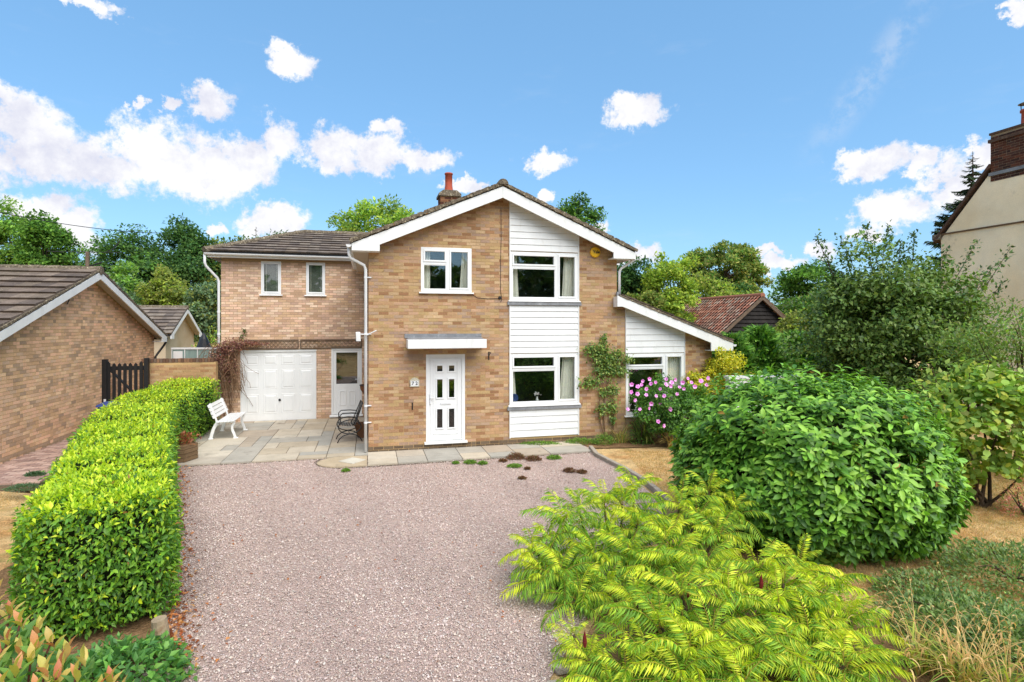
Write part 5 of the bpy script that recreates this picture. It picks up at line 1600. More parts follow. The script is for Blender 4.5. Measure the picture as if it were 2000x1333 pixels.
GL = 'trees behind the house on the left'
tree_at('lime_tree', 'bright yellow-green tree at the far left edge of the sky', 12, 405, 66, 46, G_BRIGHT, 1, nleaf=7000, lo_y=560, group=GL)
tree_at('broadleaf_tree', 'rounded green tree above the bungalow ridge, left of the sky gap', 92, 418, 56, 44, G_MID, 2, nleaf=7000, lo_y=560, group=GL)
tree_at('broadleaf_tree', 'dark spreading tree just right of the sky gap behind the bungalow', 250, 455, 88, 40, G_DARK + G_MID[:1], 3, nleaf=9000, lo_y=620, group=GL)
tree_at('broadleaf_tree', 'tallest dark green tree between the bungalow and the garage wing', 352, 436, 72, 41, G_DARK, 4, nleaf=9000, lo_y=620, group=GL)
tree_at('broadleaf_tree', 'olive green tree rising behind the left end of the wing roof', 440, 460, 60, 42, G_OLIVE[1:] + G_DARK[:2], 5, nleaf=7000, lo_y=620, group=GL)
tree_at('broadleaf_tree', 'low dark tree showing above the middle of the wing roof', 555, 462, 62, 44, G_DARK, 6, nleaf=5000, lo_y=600, group=GL)
tree_at('shrub_willow', 'light green bushy tree behind the bungalow gable', 262, 520, 52, 31, G_BRIGHT + G_GREY[:1], 7, nleaf=6000, group=GL)
tree_at('shrub_willow', 'grey-green willowy bush behind the bungalow barge board', 215, 545, 40, 27, G_GREY, 8, nleaf=4500, lo_y=660, group=GL)
tree_at('elder_bush', 'olive flowering bush above the cream outbuilding roof', 335, 528, 55, 30, G_OLIVE + G_YEL[:1], 9, nleaf=6500, lo_y=670, group=GL)
tree_at('willow_bush', 'tall grey-green bush beside the white downpipe of the wing', 405, 545, 42, 29, G_GREY + G_OLIVE[:1], 10, nleaf=6000, lo_y=670, group=GL)
tree_at('broadleaf_tree', 'yellow-green leafy tree showing above the left roof slope', 742, 392, 100, 31, G_YEL + G_BRIGHT[:2], 11, nclump=52, nleaf=7000, lo_y=520)
tree_at('broadleaf_tree', 'dark leafy tree top showing above the right roof slope', 1118, 378, 62, 29, G_DARK + G_MID, 12, nclump=36, nleaf=5000, lo_y=520)
GR = 'trees behind the barn'
tree_at('hawthorn_tree', 'dark blue-green tree right of the main house wall', 1238, 500, 50, 33, G_DARK, 13, nleaf=6000, group=GR)
tree_at('maple_tree', 'bright yellow-green tree next to the dark tree beside the house', 1310, 492, 55, 31, G_YEL, 14, nleaf=6000, group=GR)
tree_at('ash_tree', 'large airy round tree standing tall behind the barn', 1412, 473, 86, 44, G_OLIVE + G_MID[:2], 15, nclump=150, nleaf=11000, lo_y=590, shell=.62, clump_r=.2, trunk_r=.35, group=GR)
tree_at('field_maple', 'yellowish bushy tree directly behind the barn roof', 1400, 540, 75, 38, G_YEL + G_OLIVE, 16, nleaf=6500, group=GR)
tree_at('thorn_bush', 'olive bush just above the lean-to roof', 1262, 568, 40, 29, G_OLIVE + G_MID[:1], 17, nleaf=6500, lo_y=680, group=GR)
tree_at('broadleaf_tree', 'small dark green tree behind the barn ridge', 1442, 552, 44, 39, G_DARK, 18, nleaf=4000, group=GR)
tree_at('oak_tree', 'round green tree standing alone right of the barn', 1582, 518, 68, 46, G_MID, 19, nleaf=8000, lo_y=640, group=GR)
tree_at('elder_bush', 'mixed green bush between the barn gable and the holly', 1600, 560, 62, 30, G_MID + G_GREY[:1] + G_OLIVE[:1], 20, nleaf=7000, lo_y=690, group=GR)
tree_at('thorn_bush', 'tan and olive bush right beside the barn gable', 1560, 605, 44, 25, G_OLIVE + G_YEL[:1], 21, nleaf=5500, lo_y=720, group=GR)
tree_at('broadleaf_tree', 'green tree filling the gap behind the holly', 1690, 575, 75, 27, G_MID + G_DARK, 22, nleaf=7000, lo_y=720, group=GR)

# far-off wood closing the horizon
rngw = np.random.default_rng(30)
n = 26000
X = rngw.uniform(-120, 130, n); Yv = 78 + rngw.uniform(0, 14, n)
Hh = 6.5 + 2.2 * np.sin(X * .13) + 1.5 * np.sin(X * .37 + 1)
P = np.stack([X, Yv, rngw.random(n) ** .7 * Hh], 1)
ls = rngw.uniform(.6, 1.3, n)
o = leaves('far_wood', P, rand_dirs(n, rngw), unit(rngw.normal(0, .6, (n, 3)) + np.array([0, -.4, .7])), ls, ls * .7, pick(G_MID + G_DARK, n, .15, rngw), T2, M['leaf'], None)
tag(o, 'far-off wood along the horizon behind the gardens', 'wood', kind='stuff')
# roadside trees across the lane behind the viewer: seen only as the dark reflections in the windows
n = 16000
X = rngw.uniform(-34, 40, n); Yv = -20 - rngw.uniform(0, 6, n)
Hh = 9.0 + 1.6 * np.sin(X * .3) + 1.0 * np.sin(X * .9 + 1)
P = np.stack([X, Yv, rngw.random(n) ** .8 * Hh], 1); ls = rngw.uniform(.5, 1.1, n)
o = leaves('roadside_trees', P, rand_dirs(n, rngw), rand_dirs(n, rngw), ls, ls * .8, pick(G_DARK, n, .15, rngw), T2, M['leaf'], None)
tag(o, 'dark line of roadside trees reflected in the windows', 'trees', kind='stuff')


# ---- conifers
def spruce(name, label, base, height, rad, seed, pal, group=None, layers=44):
    rng = np.random.default_rng(seed)
    root = empty(name, base); tag(root, label, 'conifer', group)
    Ps, Ds, Ls = [], [], []
    mb = MB().tube([(0, 0, 0), (0, 0, height)], [rad * .09, .01], 7)
    for j in range(layers):
        t = (j + .5) / layers
        zc = height * (.12 + .88 * t); r = rad * (1 - t) ** .85 + .06
        nb_ = 11 if t < .8 else 7
        for i in range(nb_):
            a = rng.uniform(0, 2 * math.pi); rr = r * rng.uniform(.55, 1.2); z = zc + rng.normal(0, height * .012)
            m = max(6, int(rr * 26))
            q = np.linspace(.12, 1, m)
            x = rr * q; zz = z + rr * (-.28 * q + .30 * q ** 2.4)
            bx, by = x * math.cos(a), x * math.sin(a)
            mb.tube([(0, 0, z), (bx[m // 2], by[m // 2], zz[m // 2]), (bx[-1], by[-1], zz[-1])], [.02, .014, .004], 4, caps=False)
            for s in (-1, 1):
                Ps.append(np.stack([bx, by, zz], 1))
                da = a + s * rng.uniform(.5, .9, m)
                Ds.append(np.stack([np.cos(da), np.sin(da), rng.uniform(-.55, .05, m)], 1)); Ls.append(rr * (.34 * (1 - q) + .13) * rng.uniform(.8, 1.2, m))
    P, D, L_ = np.concatenate(Ps), np.concatenate(Ds), np.concatenate(Ls)
    n = len(P)
    leaves('crown', P, D, unit(rng.normal(0, .35, (n, 3)) + np.array([0, 0, 1])), L_, np.minimum(L_ * .42, .16), pick(pal, n, .16, rng), T4, M['needle'], root)
    mb.build('trunk', M['bark'], root)


b = at(1900, HY, 25); spruce('spruce_tree', 'dark spruce behind the sloping edge of the cottage roof', (b.x, 25, 0), at(0, 300, 25).z, 3.0, 40, [lin(58, 78, 50, .5), lin(46, 66, 44, .48), lin(72, 92, 58, .5)])
for i, (px_, top, lab) in enumerate(((500, 443, 'small conifer tip above the wing roof, the taller of two'), (577, 450, 'small conifer tip above the wing roof, the shorter of two'))):
    b = at(px_, HY, 38); spruce('young_conifer', lab, (b.x, 38, 0), at(0, top, 38).z, 1.6, 41 + i, G_DARK, 'conifer tips above the wing roof', 16)

# feathery green conifer screen behind the lean-to
def conifer_screen():
    rng = np.random.default_rng(50)
    for k, (px_, top, w, lab) in enumerate(((1428, 655, .85, 'feathery green conifer nearest the lean-to gutter'), (1482, 640, 1.0, 'tallest feathery conifer in front of the barn gable'), (1556, 652, 1.15, 'broad feathery conifer right of the barn gable'), (1622, 655, 1.0, 'feathery conifer beside the dark holly'))):
        Y = 17.0 + .3 * k; b = at(px_, HY, Y); h = at(px_, top, Y).z
        root = empty('cypress', (b.x, Y, 0)); tag(root, lab, 'conifer', 'feathery conifer screen')
        n = 5200
        t = rng.random(n) ** .8; a = rng.uniform(0, 2 * math.pi, n)
        r = w * (1 - t ** 2.6) ** .6 * (.55 + .5 * rng.random(n)) * (1 + .16 * np.sin(a * 5 + t * 9))
        P = np.stack([r * np.cos(a), r * np.sin(a), t * h * .97], 1)
        D = unit(np.stack([np.cos(a), np.sin(a), .5 + .5 * rng.random(n)], 1) + rng.normal(0, .35, (n, 3)))
        L_ = rng.uniform(.14, .34, n)
        C = pick([lin(112, 156, 62, .55), lin(92, 138, 54, .54), lin(132, 172, 72, .58), lin(70, 112, 48, .5)], n, .14, rng)
        leaves('crown', P, D, unit(rng.normal(0, .7, (n, 3)) + np.array([0, -.2, .6])), L_, L_ * .34, C, T4, M['needle'], root)
        MB().tube([(0, 0, 0), (0, 0, h * .8)], [.09, .02], 7).build('trunk', M['bark'], root)


conifer_screen()

# ---- holly and other shrubs on the right
b = at(1752, HY, 13.4)
tree('holly_tree', 'large dark glossy holly with ragged top in front of the cottage', (b.x, 13.4, 0), 4.75, 2.12, 1.9, .2, [lin(96, 122, 56, .52), lin(80, 108, 48, .5), lin(112, 138, 64, .54), lin(124, 146, 74, .54)], 130, 46000, .105, 61, cat='tree', mat='leafgloss', tpl=T4, shell=.35, clump_r=.24, trunk_r=.13, wratio=.6)


def sprays(name_parent, starts, ends, rng, pal, ls, nper, mat):
    mb = MB(); P, D = [], []
    for a, e in zip(starts, ends):
        a, e = Vector(a), Vector(e)
        limb(mb, a, e, .018, .004, rng, .05, 6, 5)
        for q in rng.uniform(.25, 1, nper):
            p = a.lerp(e, q) + Vector(rng.normal(0, .05 + .12 * (1 - q), 3)); P.append(p); D.append(Vector(rng.normal(0, .8, 3)) + (e - a).normalized() * .6)
    P, D = np.array(P), np.array(D); n = len(P)
    L_ = ls * rng.uniform(.7, 1.3, n)
    leaves('ragged_shoots', P, D, unit(rng.normal(0, .5, (n, 3)) + np.array([0, -.2, 1])), L_, L_ * .55, pick(pal, n, .14, rng), T4, M[mat], name_parent, kind='stuff')
    mb.build('shoot_stems', M['bark'], name_parent)


hroot = bpy.data.objects['holly_tree']
rngh = np.random.default_rng(62)
tips = [(1592, 456), (1640, 462), (1690, 440), (1735, 443), (1760, 470), (1785, 455), (1850, 490), (1905, 475), (1975, 482), (1940, 520), (1615, 500), (1630, 540), (1960, 550)]
E_ = [at(x, y, 13.2) - Vector((b.x, 13.4, 0)) for x, y in tips]
S_ = [Vector((e.x * .42, .1, max(1.6, e.z - 1.5 - abs(e.x) * .35))) for e in E_]
sprays(hroot, S_, E_, rngh, [lin(84, 112, 60, .52), lin(104, 132, 76, .54), lin(66, 92, 50, .5)], .09, 190, 'leafgloss')

b = at(1975, HY, 10.6)
tree('nandina_shrub', 'loose light green shrub at the right edge below the cottage', (b.x, 10.6, 0), 3.45, 1.5, 1.1, .4, G_BRIGHT + G_OLIVE[:2], 60, 10000, .085, 63, cat='shrub', mat='leaf', tpl=T4, shell=.4, clump_r=.28, trunk_r=.07, wratio=.36)

HZ = [lin(150, 178, 84, .58), lin(130, 160, 74, .56), lin(172, 192, 104, .6), lin(112, 144, 64, .53), lin(168, 176, 76, .58)]
b = at(1918, HY, 9.1)
hz = tree('hazel_bush', 'yellow-green round-leaved hazel bush on bare stems at the right', (b.x, 9.1, 0), 2.25, 1.22, 1.05, .42, HZ, 60, 5200, .10, 64, cat='shrub', mat='leafsoft', tpl=TR, shell=.45, clump_r=.26, trunk_r=.075, multi=9, wratio=.95)
rngz = np.random.default_rng(65)
tips = [(1818, 712), (1850, 730), (1895, 720), (1935, 700), (1960, 718), (1990, 745), (1790, 800), (1800, 750)]
E_ = [at(x, y, 8.9) - Vector((b.x, 9.1, 0)) for x, y in tips]
S_ = [Vector((e.x * .5, .05, max(.6, e.z - .8))) for e in E_]
sprays(hz, S_, E_, rngz, HZ, .10, 34, 'leafsoft')
n = 260
a = rngz.uniform(math.pi, 2 * math.pi, n); t = rngz.uniform(-.75, .95, n)
P = np.stack([1.26 * np.cos(a) * np.sqrt(1 - t * t), 1.1 * np.sin(a) * np.sqrt(1 - t * t), 1.33 + .9 * t], 1)
leaf_objects(P, unit(np.stack([np.cos(a), np.sin(a), -.5 + .5 * rngz.random(n)], 1) + rngz.normal(0, .5, (n, 3))), unit(np.stack([np.cos(a), np.sin(a), np.full(n, .9)], 1) + rngz.normal(0, .35, (n, 3))), rngz.uniform(.07, .12, n), rngz.uniform(.07, .11, n), [tuple(x) for x in pick(HZ, 10, .1, rngz)], TR, M['leafsoft'], hz)


# ---- big laurel: shoots with whorls of glossy leaves over a rounded mound
def laurel():
    rng = np.random.default_rng(70)
    c = np.array([at(1574, HY, 7.85).x, 7.85, 0.0])
    root = empty('laurel_bush', tuple(c)); tag(root, 'large rounded glossy green laurel bush in the middle right', 'bush')
    Rx, Ry, Rz, cz = 1.74, 1.6, 1.12, 1.0
    ns = 3600
    d = rand_dirs(ns * 2, rng); d = d[d[:, 2] > -.9][:ns]
    low = np.clip(-d[:, 2], 0, 1)
    bump = 1 + .05 * np.sin(d[:, 0] * 8 + 1) * np.sin(d[:, 2] * 6 + d[:, 1] * 5) + .045 * np.sin(d[:, 0] * 17 + d[:, 1] * 13)
    hxy = unit(d[:, :2]); pw = np.where(d[:, 2] < 0, 2.7, 2.0); hr = (1 - np.abs(d[:, 2]) ** pw) ** (1 / pw)
    S = np.stack([hxy[:, 0] * hr * Rx, hxy[:, 1] * hr * Ry, d[:, 2] * Rz], 1) * (bump * (1 - .06 * low))[:, None]
    ax = unit(d * np.array([1 / Rx, 1 / Ry, 1 / Rz]) + np.array([0, 0, .55]) + rng.normal(0, .25, (len(d), 3)))
    # taller shoots on top
    up = (d[:, 2] > .45) & (rng.random(len(d)) < .35)
    S[up] += ax[up] * rng.uniform(.02, .34, (up.sum(), 1)) ** 1.4
    tall = (d[:, 2] > .5) & (rng.random(len(d)) < .10); S[tall] += ax[tall] * rng.uniform(.10, .30, (tall.sum(), 1))
    S[:, 2] += cz
    S[:, 2] = np.maximum(S[:, 2], .12)
    m = 9
    P = np.repeat(S, m, 0); A = np.repeat(ax, m, 0)
    k = np.tile(np.arange(m), len(S))
    e1 = unit(np.cross(A, np.array([.3, .2, 1.0]))); e2 = np.cross(A, e1)
    ph = k * 2.4 + np.repeat(rng.uniform(0, 6.28, len(S)), m)
    rad = e1 * np.cos(ph)[:, None] + e2 * np.sin(ph)[:, None]
    back = (k / m)[:, None] * .16
    P = P - A * back
    D = unit(A * (.62 - .5 * (k / m))[:, None] + rad * .85 + np.array([0, 0, -.30]) + rng.normal(0, .12, (len(P), 3)))
    Nn = unit(A * 1.0 + np.repeat(d[:len(S)], m, 0) * .5 - rad * .15 + rng.normal(0, .10, (len(P), 3)))
    n = len(P)
    L_ = rng.uniform(.075, .155, n); W_ = L_ * rng.uniform(.34, .48, n)
    old = [lin(98, 142, 50, .6), lin(84, 126, 46, .56), lin(112, 156, 54, .62), lin(72, 112, 42, .52)]
    new = [lin(138, 180, 66, .6), lin(122, 166, 64, .58)]
    C = pick(old, n, .12, rng); young = (k < 3) & (np.repeat(d[:, 2], m) > -.2) & (np.repeat(rng.random(len(S)) < .6, m))
    C[young] = pick(new, young.sum(), .1, rng)
    odd = rng.random(n) < .008; C[odd] = pick([lin(190, 190, 60, .5), lin(170, 130, 60, .45)], odd.sum(), .1, rng)
    # the leaves facing the drive and nearest the eye are leaves of their own
    score = P[:, 1] + .5 * np.abs(P[:, 0]) + np.abs(P[:, 2] - 1.0) * .6
    own = np.argsort(score)[:290]; keep = np.ones(n, bool); keep[own] = False
    leaf_objects(P[own], D[own], Nn[own], L_[own], W_[own], [tuple(x) for x in pick(old + new[:1], 12, .1, rng)], T8, M['leafgloss'], root)
    leaves('foliage', P[keep], D[keep], Nn[keep], L_[keep], W_[keep], C[keep], T8, M['leafgloss'], root, kind='stuff', smooth=True)
    core = MB()  # solid near-black filler added for the shaded middle of the bush
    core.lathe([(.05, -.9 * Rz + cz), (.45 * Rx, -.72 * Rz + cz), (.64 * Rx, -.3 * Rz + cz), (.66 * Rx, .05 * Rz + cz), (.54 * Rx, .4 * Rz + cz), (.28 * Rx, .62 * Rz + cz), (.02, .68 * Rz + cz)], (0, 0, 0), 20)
    o = core.build('dark_core', M['hedgecore'], root, smooth=True); o.scale = (1, Ry / Rx, 1)
    mb = MB()
    for i in range(7):
        a_ = i * .9; limb(mb, (.12 * math.cos(a_), .12 * math.sin(a_), -.02), (.9 * math.cos(a_), .7 * math.sin(a_), 1.0), .05, .02, rng)
    mb.build('stem', M['bark'], root)


laurel()


# ---- clipped hedge
def hedge():
    rng = np.random.default_rng(80)
    root = empty('clipped_hedge', (-5.5, 9, 0)); tag(root, 'long clipped lime-green hedge bordering the gravel drive', 'hedge')
    off = np.array([-5.5, 9, 0.0])
    # right hand edge on the ground, and width to the left; (x, y, width, height)
    path = np.array([(-3.42, 5.55, 1.30, 1.25), (-4.3, 6.95, 1.32, 1.24), (-5.5, 8.9, 1.40, 1.22), (-6.75, 11.0, 1.5, 1.22), (-7.42, 12.4, 1.55, 1.26), (-7.88, 14.0, 1.55, 1.34), (-8.25, 15.7, 1.4, 1.42)])
    seg = np.linalg.norm(np.diff(path[:, :2], axis=0), axis=1); cum = np.concatenate([[0], np.cumsum(seg)]); T_ = cum[-1]

    def sample(a): return np.stack([np.interp(a, cum, path[:, i]) for i in range(4)], 1)

    def build(n, a, face, rnd):
        s = sample(a); s2 = sample(np.minimum(a + .05, T_)); tdir = unit(np.concatenate([(s2 - sample(np.maximum(a - .05, 0)))[:, :2], np.zeros((n, 1))], 1))
        left = np.stack([-tdir[:, 1], tdir[:, 0], np.zeros(n)], 1)
        w, h = s[:, 2] * .86, s[:, 3]
        v = rnd
        wob = .035 * np.sin(a * 3.1) + .03 * np.sin(a * 7.7 + v * 5) + .02 * np.sin(a * 15 + v * 9)
        P = np.zeros((n, 3)); O = np.zeros((n, 3))
        base = np.concatenate([s[:, :2], np.zeros((n, 1))], 1)
        top = face == 0; rt_ = face == 1; lf = face == 2; fr = face == 3; bk_ = face == 4
        u = v * w
        edge = np.minimum(v, 1 - v); rnd_ = .06 * np.exp(-edge * w / .08)
        P[top] = (base + left * u[:, None] + np.array([0, 0, 1]) * (h - rnd_ + wob)[:, None])[top]; O[top] = (np.array([0, 0, 1]) + left * ((v - .5) * .5)[:, None] * 1.0)[top]
        zz = .10 + (h - .12) * v
        bul = .05 * np.sin(v * math.pi) + wob * .8
        P[rt_] = (base - left * bul[:, None] + np.array([0, 0, 1]) * zz[:, None])[rt_]; O[rt_] = (-left + np.array([0, 0, .25]))[rt_]
        P[lf] = (base + left * (w + bul)[:, None] + np.array([0, 0, 1]) * zz[:, None])[lf]; O[lf] = (left + np.array([0, 0, .25]))[lf]
        return P, O, tdir, left, w, h

    dens_top, dens_side = 1200, 1000
    n1 = int(T_ * 1.25 * dens_top); n2 = int(T_ * 1.2 * dens_side)
    near = lambda n: T_ * rng.random(n) ** 1.25
    a = np.concatenate([near(n1), near(n2), near(n2)])
    face = np.concatenate([np.zeros(n1, int), np.ones(n2, int), np.full(n2, 2)])
    P, O, tdir, left, w, h = build(len(a), a, face, rng.random(len(a)))
    # two ends
    ends = []
    for aa, sg, m in ((0.0, -1, 3200), (T_, 1, 700)):
        s = sample(np.full(m, aa)); td = unit(np.concatenate([(path[1] - path[0])[:2] if sg < 0 else (path[-1] - path[-2])[:2], [0]])[None])[0]
        lf_ = np.array([-td[1], td[0], 0]); v = rng.random(m); z = .10 + 1.16 * rng.random(m)
        bul = .14 * np.sin(v * math.pi) * np.sin(np.clip(z / 1.26, 0, 1) * math.pi * .8 + .3) + .03 * np.sin(v * 19 + z * 11)
        Pe = np.concatenate([s[:, :2], np.zeros((m, 1))], 1) + lf_ * (v * s[:, 2] * .86)[:, None] + td * (sg * bul)[:, None] + np.array([0, 0, 1]) * z[:, None]
        ends.append((Pe, np.repeat((td * sg + np.array([0, 0, .3]))[None], m, 0)))
    P = np.concatenate([P] + [e[0] for e in ends]); O = unit(np.concatenate([O] + [e[1] for e in ends]))
    istop = np.concatenate([face == 0, np.zeros(len(P) - len(face), bool)])
    n = len(P)
    depth = rng.random(n) ** 2 * .13
    P = P - O * depth[:, None] + rng.normal(0, .018, (n, 3))
    D = unit(O * .75 + rng.normal(0, .55, (n, 3)) + np.array([0, 0, .12]) * istop[:, None] - np.array([0, 0, .35]) * (~istop)[:, None])
    Nn = unit(O * .55 + np.array([0, 0, .55]) + rng.normal(0, .35, (n, 3)))
    L_ = rng.uniform(.038, .082, n); W_ = L_ * rng.uniform(.36, .50, n)
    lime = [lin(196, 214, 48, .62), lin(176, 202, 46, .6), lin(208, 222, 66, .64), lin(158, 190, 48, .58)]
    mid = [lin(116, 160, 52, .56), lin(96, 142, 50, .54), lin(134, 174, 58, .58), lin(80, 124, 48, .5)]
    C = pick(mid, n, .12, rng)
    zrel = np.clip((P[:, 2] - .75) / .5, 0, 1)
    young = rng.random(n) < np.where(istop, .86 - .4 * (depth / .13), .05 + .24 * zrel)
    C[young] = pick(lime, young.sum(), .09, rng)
    odd = rng.random(n) < .012; C[odd] = pick([lin(176, 128, 66, .4), lin(190, 170, 60, .5), lin(120, 84, 50, .4)], odd.sum(), .1, rng)
    P = P - off
    fr = np.where(np.arange(n) >= len(face))[0][:3200]
    own = rng.choice(fr, 280, replace=False); keep = np.ones(n, bool); keep[own] = False
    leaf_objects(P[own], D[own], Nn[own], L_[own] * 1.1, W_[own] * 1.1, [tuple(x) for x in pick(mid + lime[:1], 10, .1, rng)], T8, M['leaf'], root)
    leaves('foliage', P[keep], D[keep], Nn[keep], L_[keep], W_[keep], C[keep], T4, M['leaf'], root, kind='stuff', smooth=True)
    # solid near-black core added in place of the hedge's shaded inside
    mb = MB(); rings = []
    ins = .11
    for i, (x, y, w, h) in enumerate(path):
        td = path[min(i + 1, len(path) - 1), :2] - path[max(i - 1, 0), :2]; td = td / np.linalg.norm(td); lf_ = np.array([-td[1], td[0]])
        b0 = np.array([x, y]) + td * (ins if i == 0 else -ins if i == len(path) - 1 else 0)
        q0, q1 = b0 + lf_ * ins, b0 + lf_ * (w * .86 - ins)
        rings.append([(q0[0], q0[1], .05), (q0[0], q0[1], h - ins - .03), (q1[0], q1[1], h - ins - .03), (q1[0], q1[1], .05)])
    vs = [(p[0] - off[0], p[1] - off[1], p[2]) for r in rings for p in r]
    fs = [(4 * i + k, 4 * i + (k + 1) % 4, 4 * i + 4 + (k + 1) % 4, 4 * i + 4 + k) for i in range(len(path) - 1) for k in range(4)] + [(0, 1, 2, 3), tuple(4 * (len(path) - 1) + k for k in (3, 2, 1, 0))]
    mb.add(vs, fs).build('dark_core', M['hedgecore'], root)
    st_ = MB()
    for i in range(26):
        s = sample(np.array([T_ * (i + .5) / 26]))[0]
        st_.tube([(s[0] - .5 - off[0], s[1] + .2 - off[1], 0), (s[0] - .5 - off[0], s[1] + .2 - off[1], .5)], .025, 6)
    st_.build('stems', M['bark'], root, kind='stuff')


hedge()


# ---- cut-leaved sumac
def frond_mesh(rng, pal, rach):
    L_ = 1.0; m = 17
    V, T, C = [], [], []
    nst = 30
    q = np.linspace(0, 1, nst)
    ang = R(30) - R(80) * q ** 1.1
    xs = np.concatenate([[0], np.cumsum(np.cos(ang[:-1]) / (nst - 1))]); zs = np.concatenate([[0], np.cumsum(np.sin(ang[:-1]) / (nst - 1))])
    P, D, N, Ls, Ws = [], [], [], [], []
    for j in range(m):
        t = .14 + .86 * (j + .3) / m
        x, z = np.interp(t, q, xs), np.interp(t, q, zs); a = np.interp(t, q, ang)
        ln = .25 * (math.sin(math.pi * min(1, (.18 + .82 * (1 - t * .85)))) * .55 + .5) * (1.0 if t < .8 else 1.0 - (t - .8) * 1.6)
        for s in (-1, 1):
            P.append((x, 0, z)); D.append((.42 * math.cos(a) + rng.normal(0, .09), s * .72, -.62 + .3 * math.sin(a) + rng.normal(0, .14)))
            N.append((rng.normal(0, .15) + .15, s * .55, .8)); Ls.append(ln * rng.uniform(.85, 1.12)); Ws.append(ln * rng.uniform(.115, .15))
    P.append((xs[-1], 0, zs[-1])); D.append((math.cos(ang[-1]), 0, math.sin(ang[-1]))); N.append((0, 0, 1)); Ls.append(.12); Ws.append(.035)
    P, D, N, Ls, Ws = map(np.array, (P, D, N, Ls, Ws))
    V, T, mm = leaf_arrays(P.astype(float), D.astype(float), N.astype(float), Ls, Ws, T4)
    C = np.repeat(pick(pal, len(P), .10, rng), mm, 0)
    mb = MB(); idx = np.linspace(0, nst - 1, 7).astype(int)
    mb.tube([(xs[i], 0, zs[i]) for i in idx], [.007 - .005 * k / 6 for k in range(7)], 4, rach, caps=False)
    off = len(V); rv = np.array(mb.v); rf = np.array([(f[0], f[1], f[2]) for f in mb.f] + [(f[0], f[2], f[3]) for f in mb.f])
    V = np.concatenate([V, rv]); T = np.concatenate([T, rf + off]); C = np.concatenate([C, np.array(mb.c)])
    return tri_mesh('frond', V, T, M['leafsoft'], C)


rngs = np.random.default_rng(90)
SU_LIME = [lin(203, 210, 54, 0.66), lin(189, 202, 56, 0.64), lin(213, 216, 78, 0.66), lin(167, 190, 58, 0.62)]
SU_GRN = [lin(132, 172, 62, .58), lin(112, 156, 60, .56), lin(150, 184, 66, .6)]
RACH = lin(190, 160, 84, .5)
FR_L = [frond_mesh(rngs, SU_LIME, RACH) for _ in range(5)] + [frond_mesh(rngs, SU_LIME[1:] + SU_GRN, RACH) for _ in range(3)]
FR_G = [frond_mesh(rngs, SU_GRN + SU_LIME[3:], RACH) for _ in range(4)]


def sumac(label, spots, seed, lime=.7):
    """spots: (px, py, Y, size) of the shoot tips; every shoot carries a rosette of arching fronds"""
    rng = np.random.default_rng(seed)
    pts = [at(px_, py_, Y) for px_, py_, Y, s in spots]
    c = sum(pts, Vector()) / len(pts)
    root = empty('sumac_shrub', (c.x, c.y, 0)); tag(root, label, 'shrub', 'cut-leaved sumac shrubs')
    stems = MB()
    for p, (px_, py_, Y, s) in zip(pts, spots):
        q = p - Vector((c.x, c.y, 0))
        foot = Vector((q.x * .72 + rng.normal(0, .06), q.y * .72 + rng.normal(0, .06), 0))
        limb(stems, foot, q, .022, .012, rng, .05, 6, 6)
        nf = int(rng.integers(12, 15)); a0 = rng.uniform(0, 6.28)
        yellow = rng.random() < lime
        for i in range(nf):
            a = a0 + i * 2.4 + rng.normal(0, .12); tier = i / nf
            ln = s * rng.uniform(.44, .68) * (1 - .38 * tier)
            tilt = R(-6 + 64 * tier + rng.normal(0, 12))
            Mx = Matrix.Translation(q - Vector((0, 0, .12 * (1 - tier) * s))) @ Matrix.Rotation(a, 4, 'Z') @ Matrix.Rotation(-tilt, 4, 'Y') @ Matrix.Rotation(rng.normal(0, .18), 4, 'X') @ Matrix.Scale(ln, 4)
            fam = FR_L if (yellow or tier > .6) and rng.random() < .9 else FR_G
            link('frond', fam[int(rng.integers(len(fam)))], root, Mx)
        # a lower, greener tier on the same shoot
        for i in range(6):
            a = a0 + .6 + i * 1.05 + rng.normal(0, .2); q2 = foot.lerp(q, rng.uniform(.45, .72))
            Mx = Matrix.Translation(q2) @ Matrix.Rotation(a, 4, 'Z') @ Matrix.Rotation(-R(rng.uniform(-10, 25)), 4, 'Y') @ Matrix.Scale(s * rng.uniform(.42, .58), 4)
            link('frond', FR_G[int(rng.integers(len(FR_G)))], root, Mx)
    stems.build('stems', M['bark'], root)
    return root, c


def flower_spike(parent, c, px_, py_, Y):
    p = at(px_, py_, Y) - Vector((c.x, c.y, 0))
    mb = MB().lathe([(.0, -.06), (.013, -.05), (.019, -.01), (.015, .03), (.003, .08)], tuple(p), 9)
    mb.build('seed_head', M['seedhead'], parent)


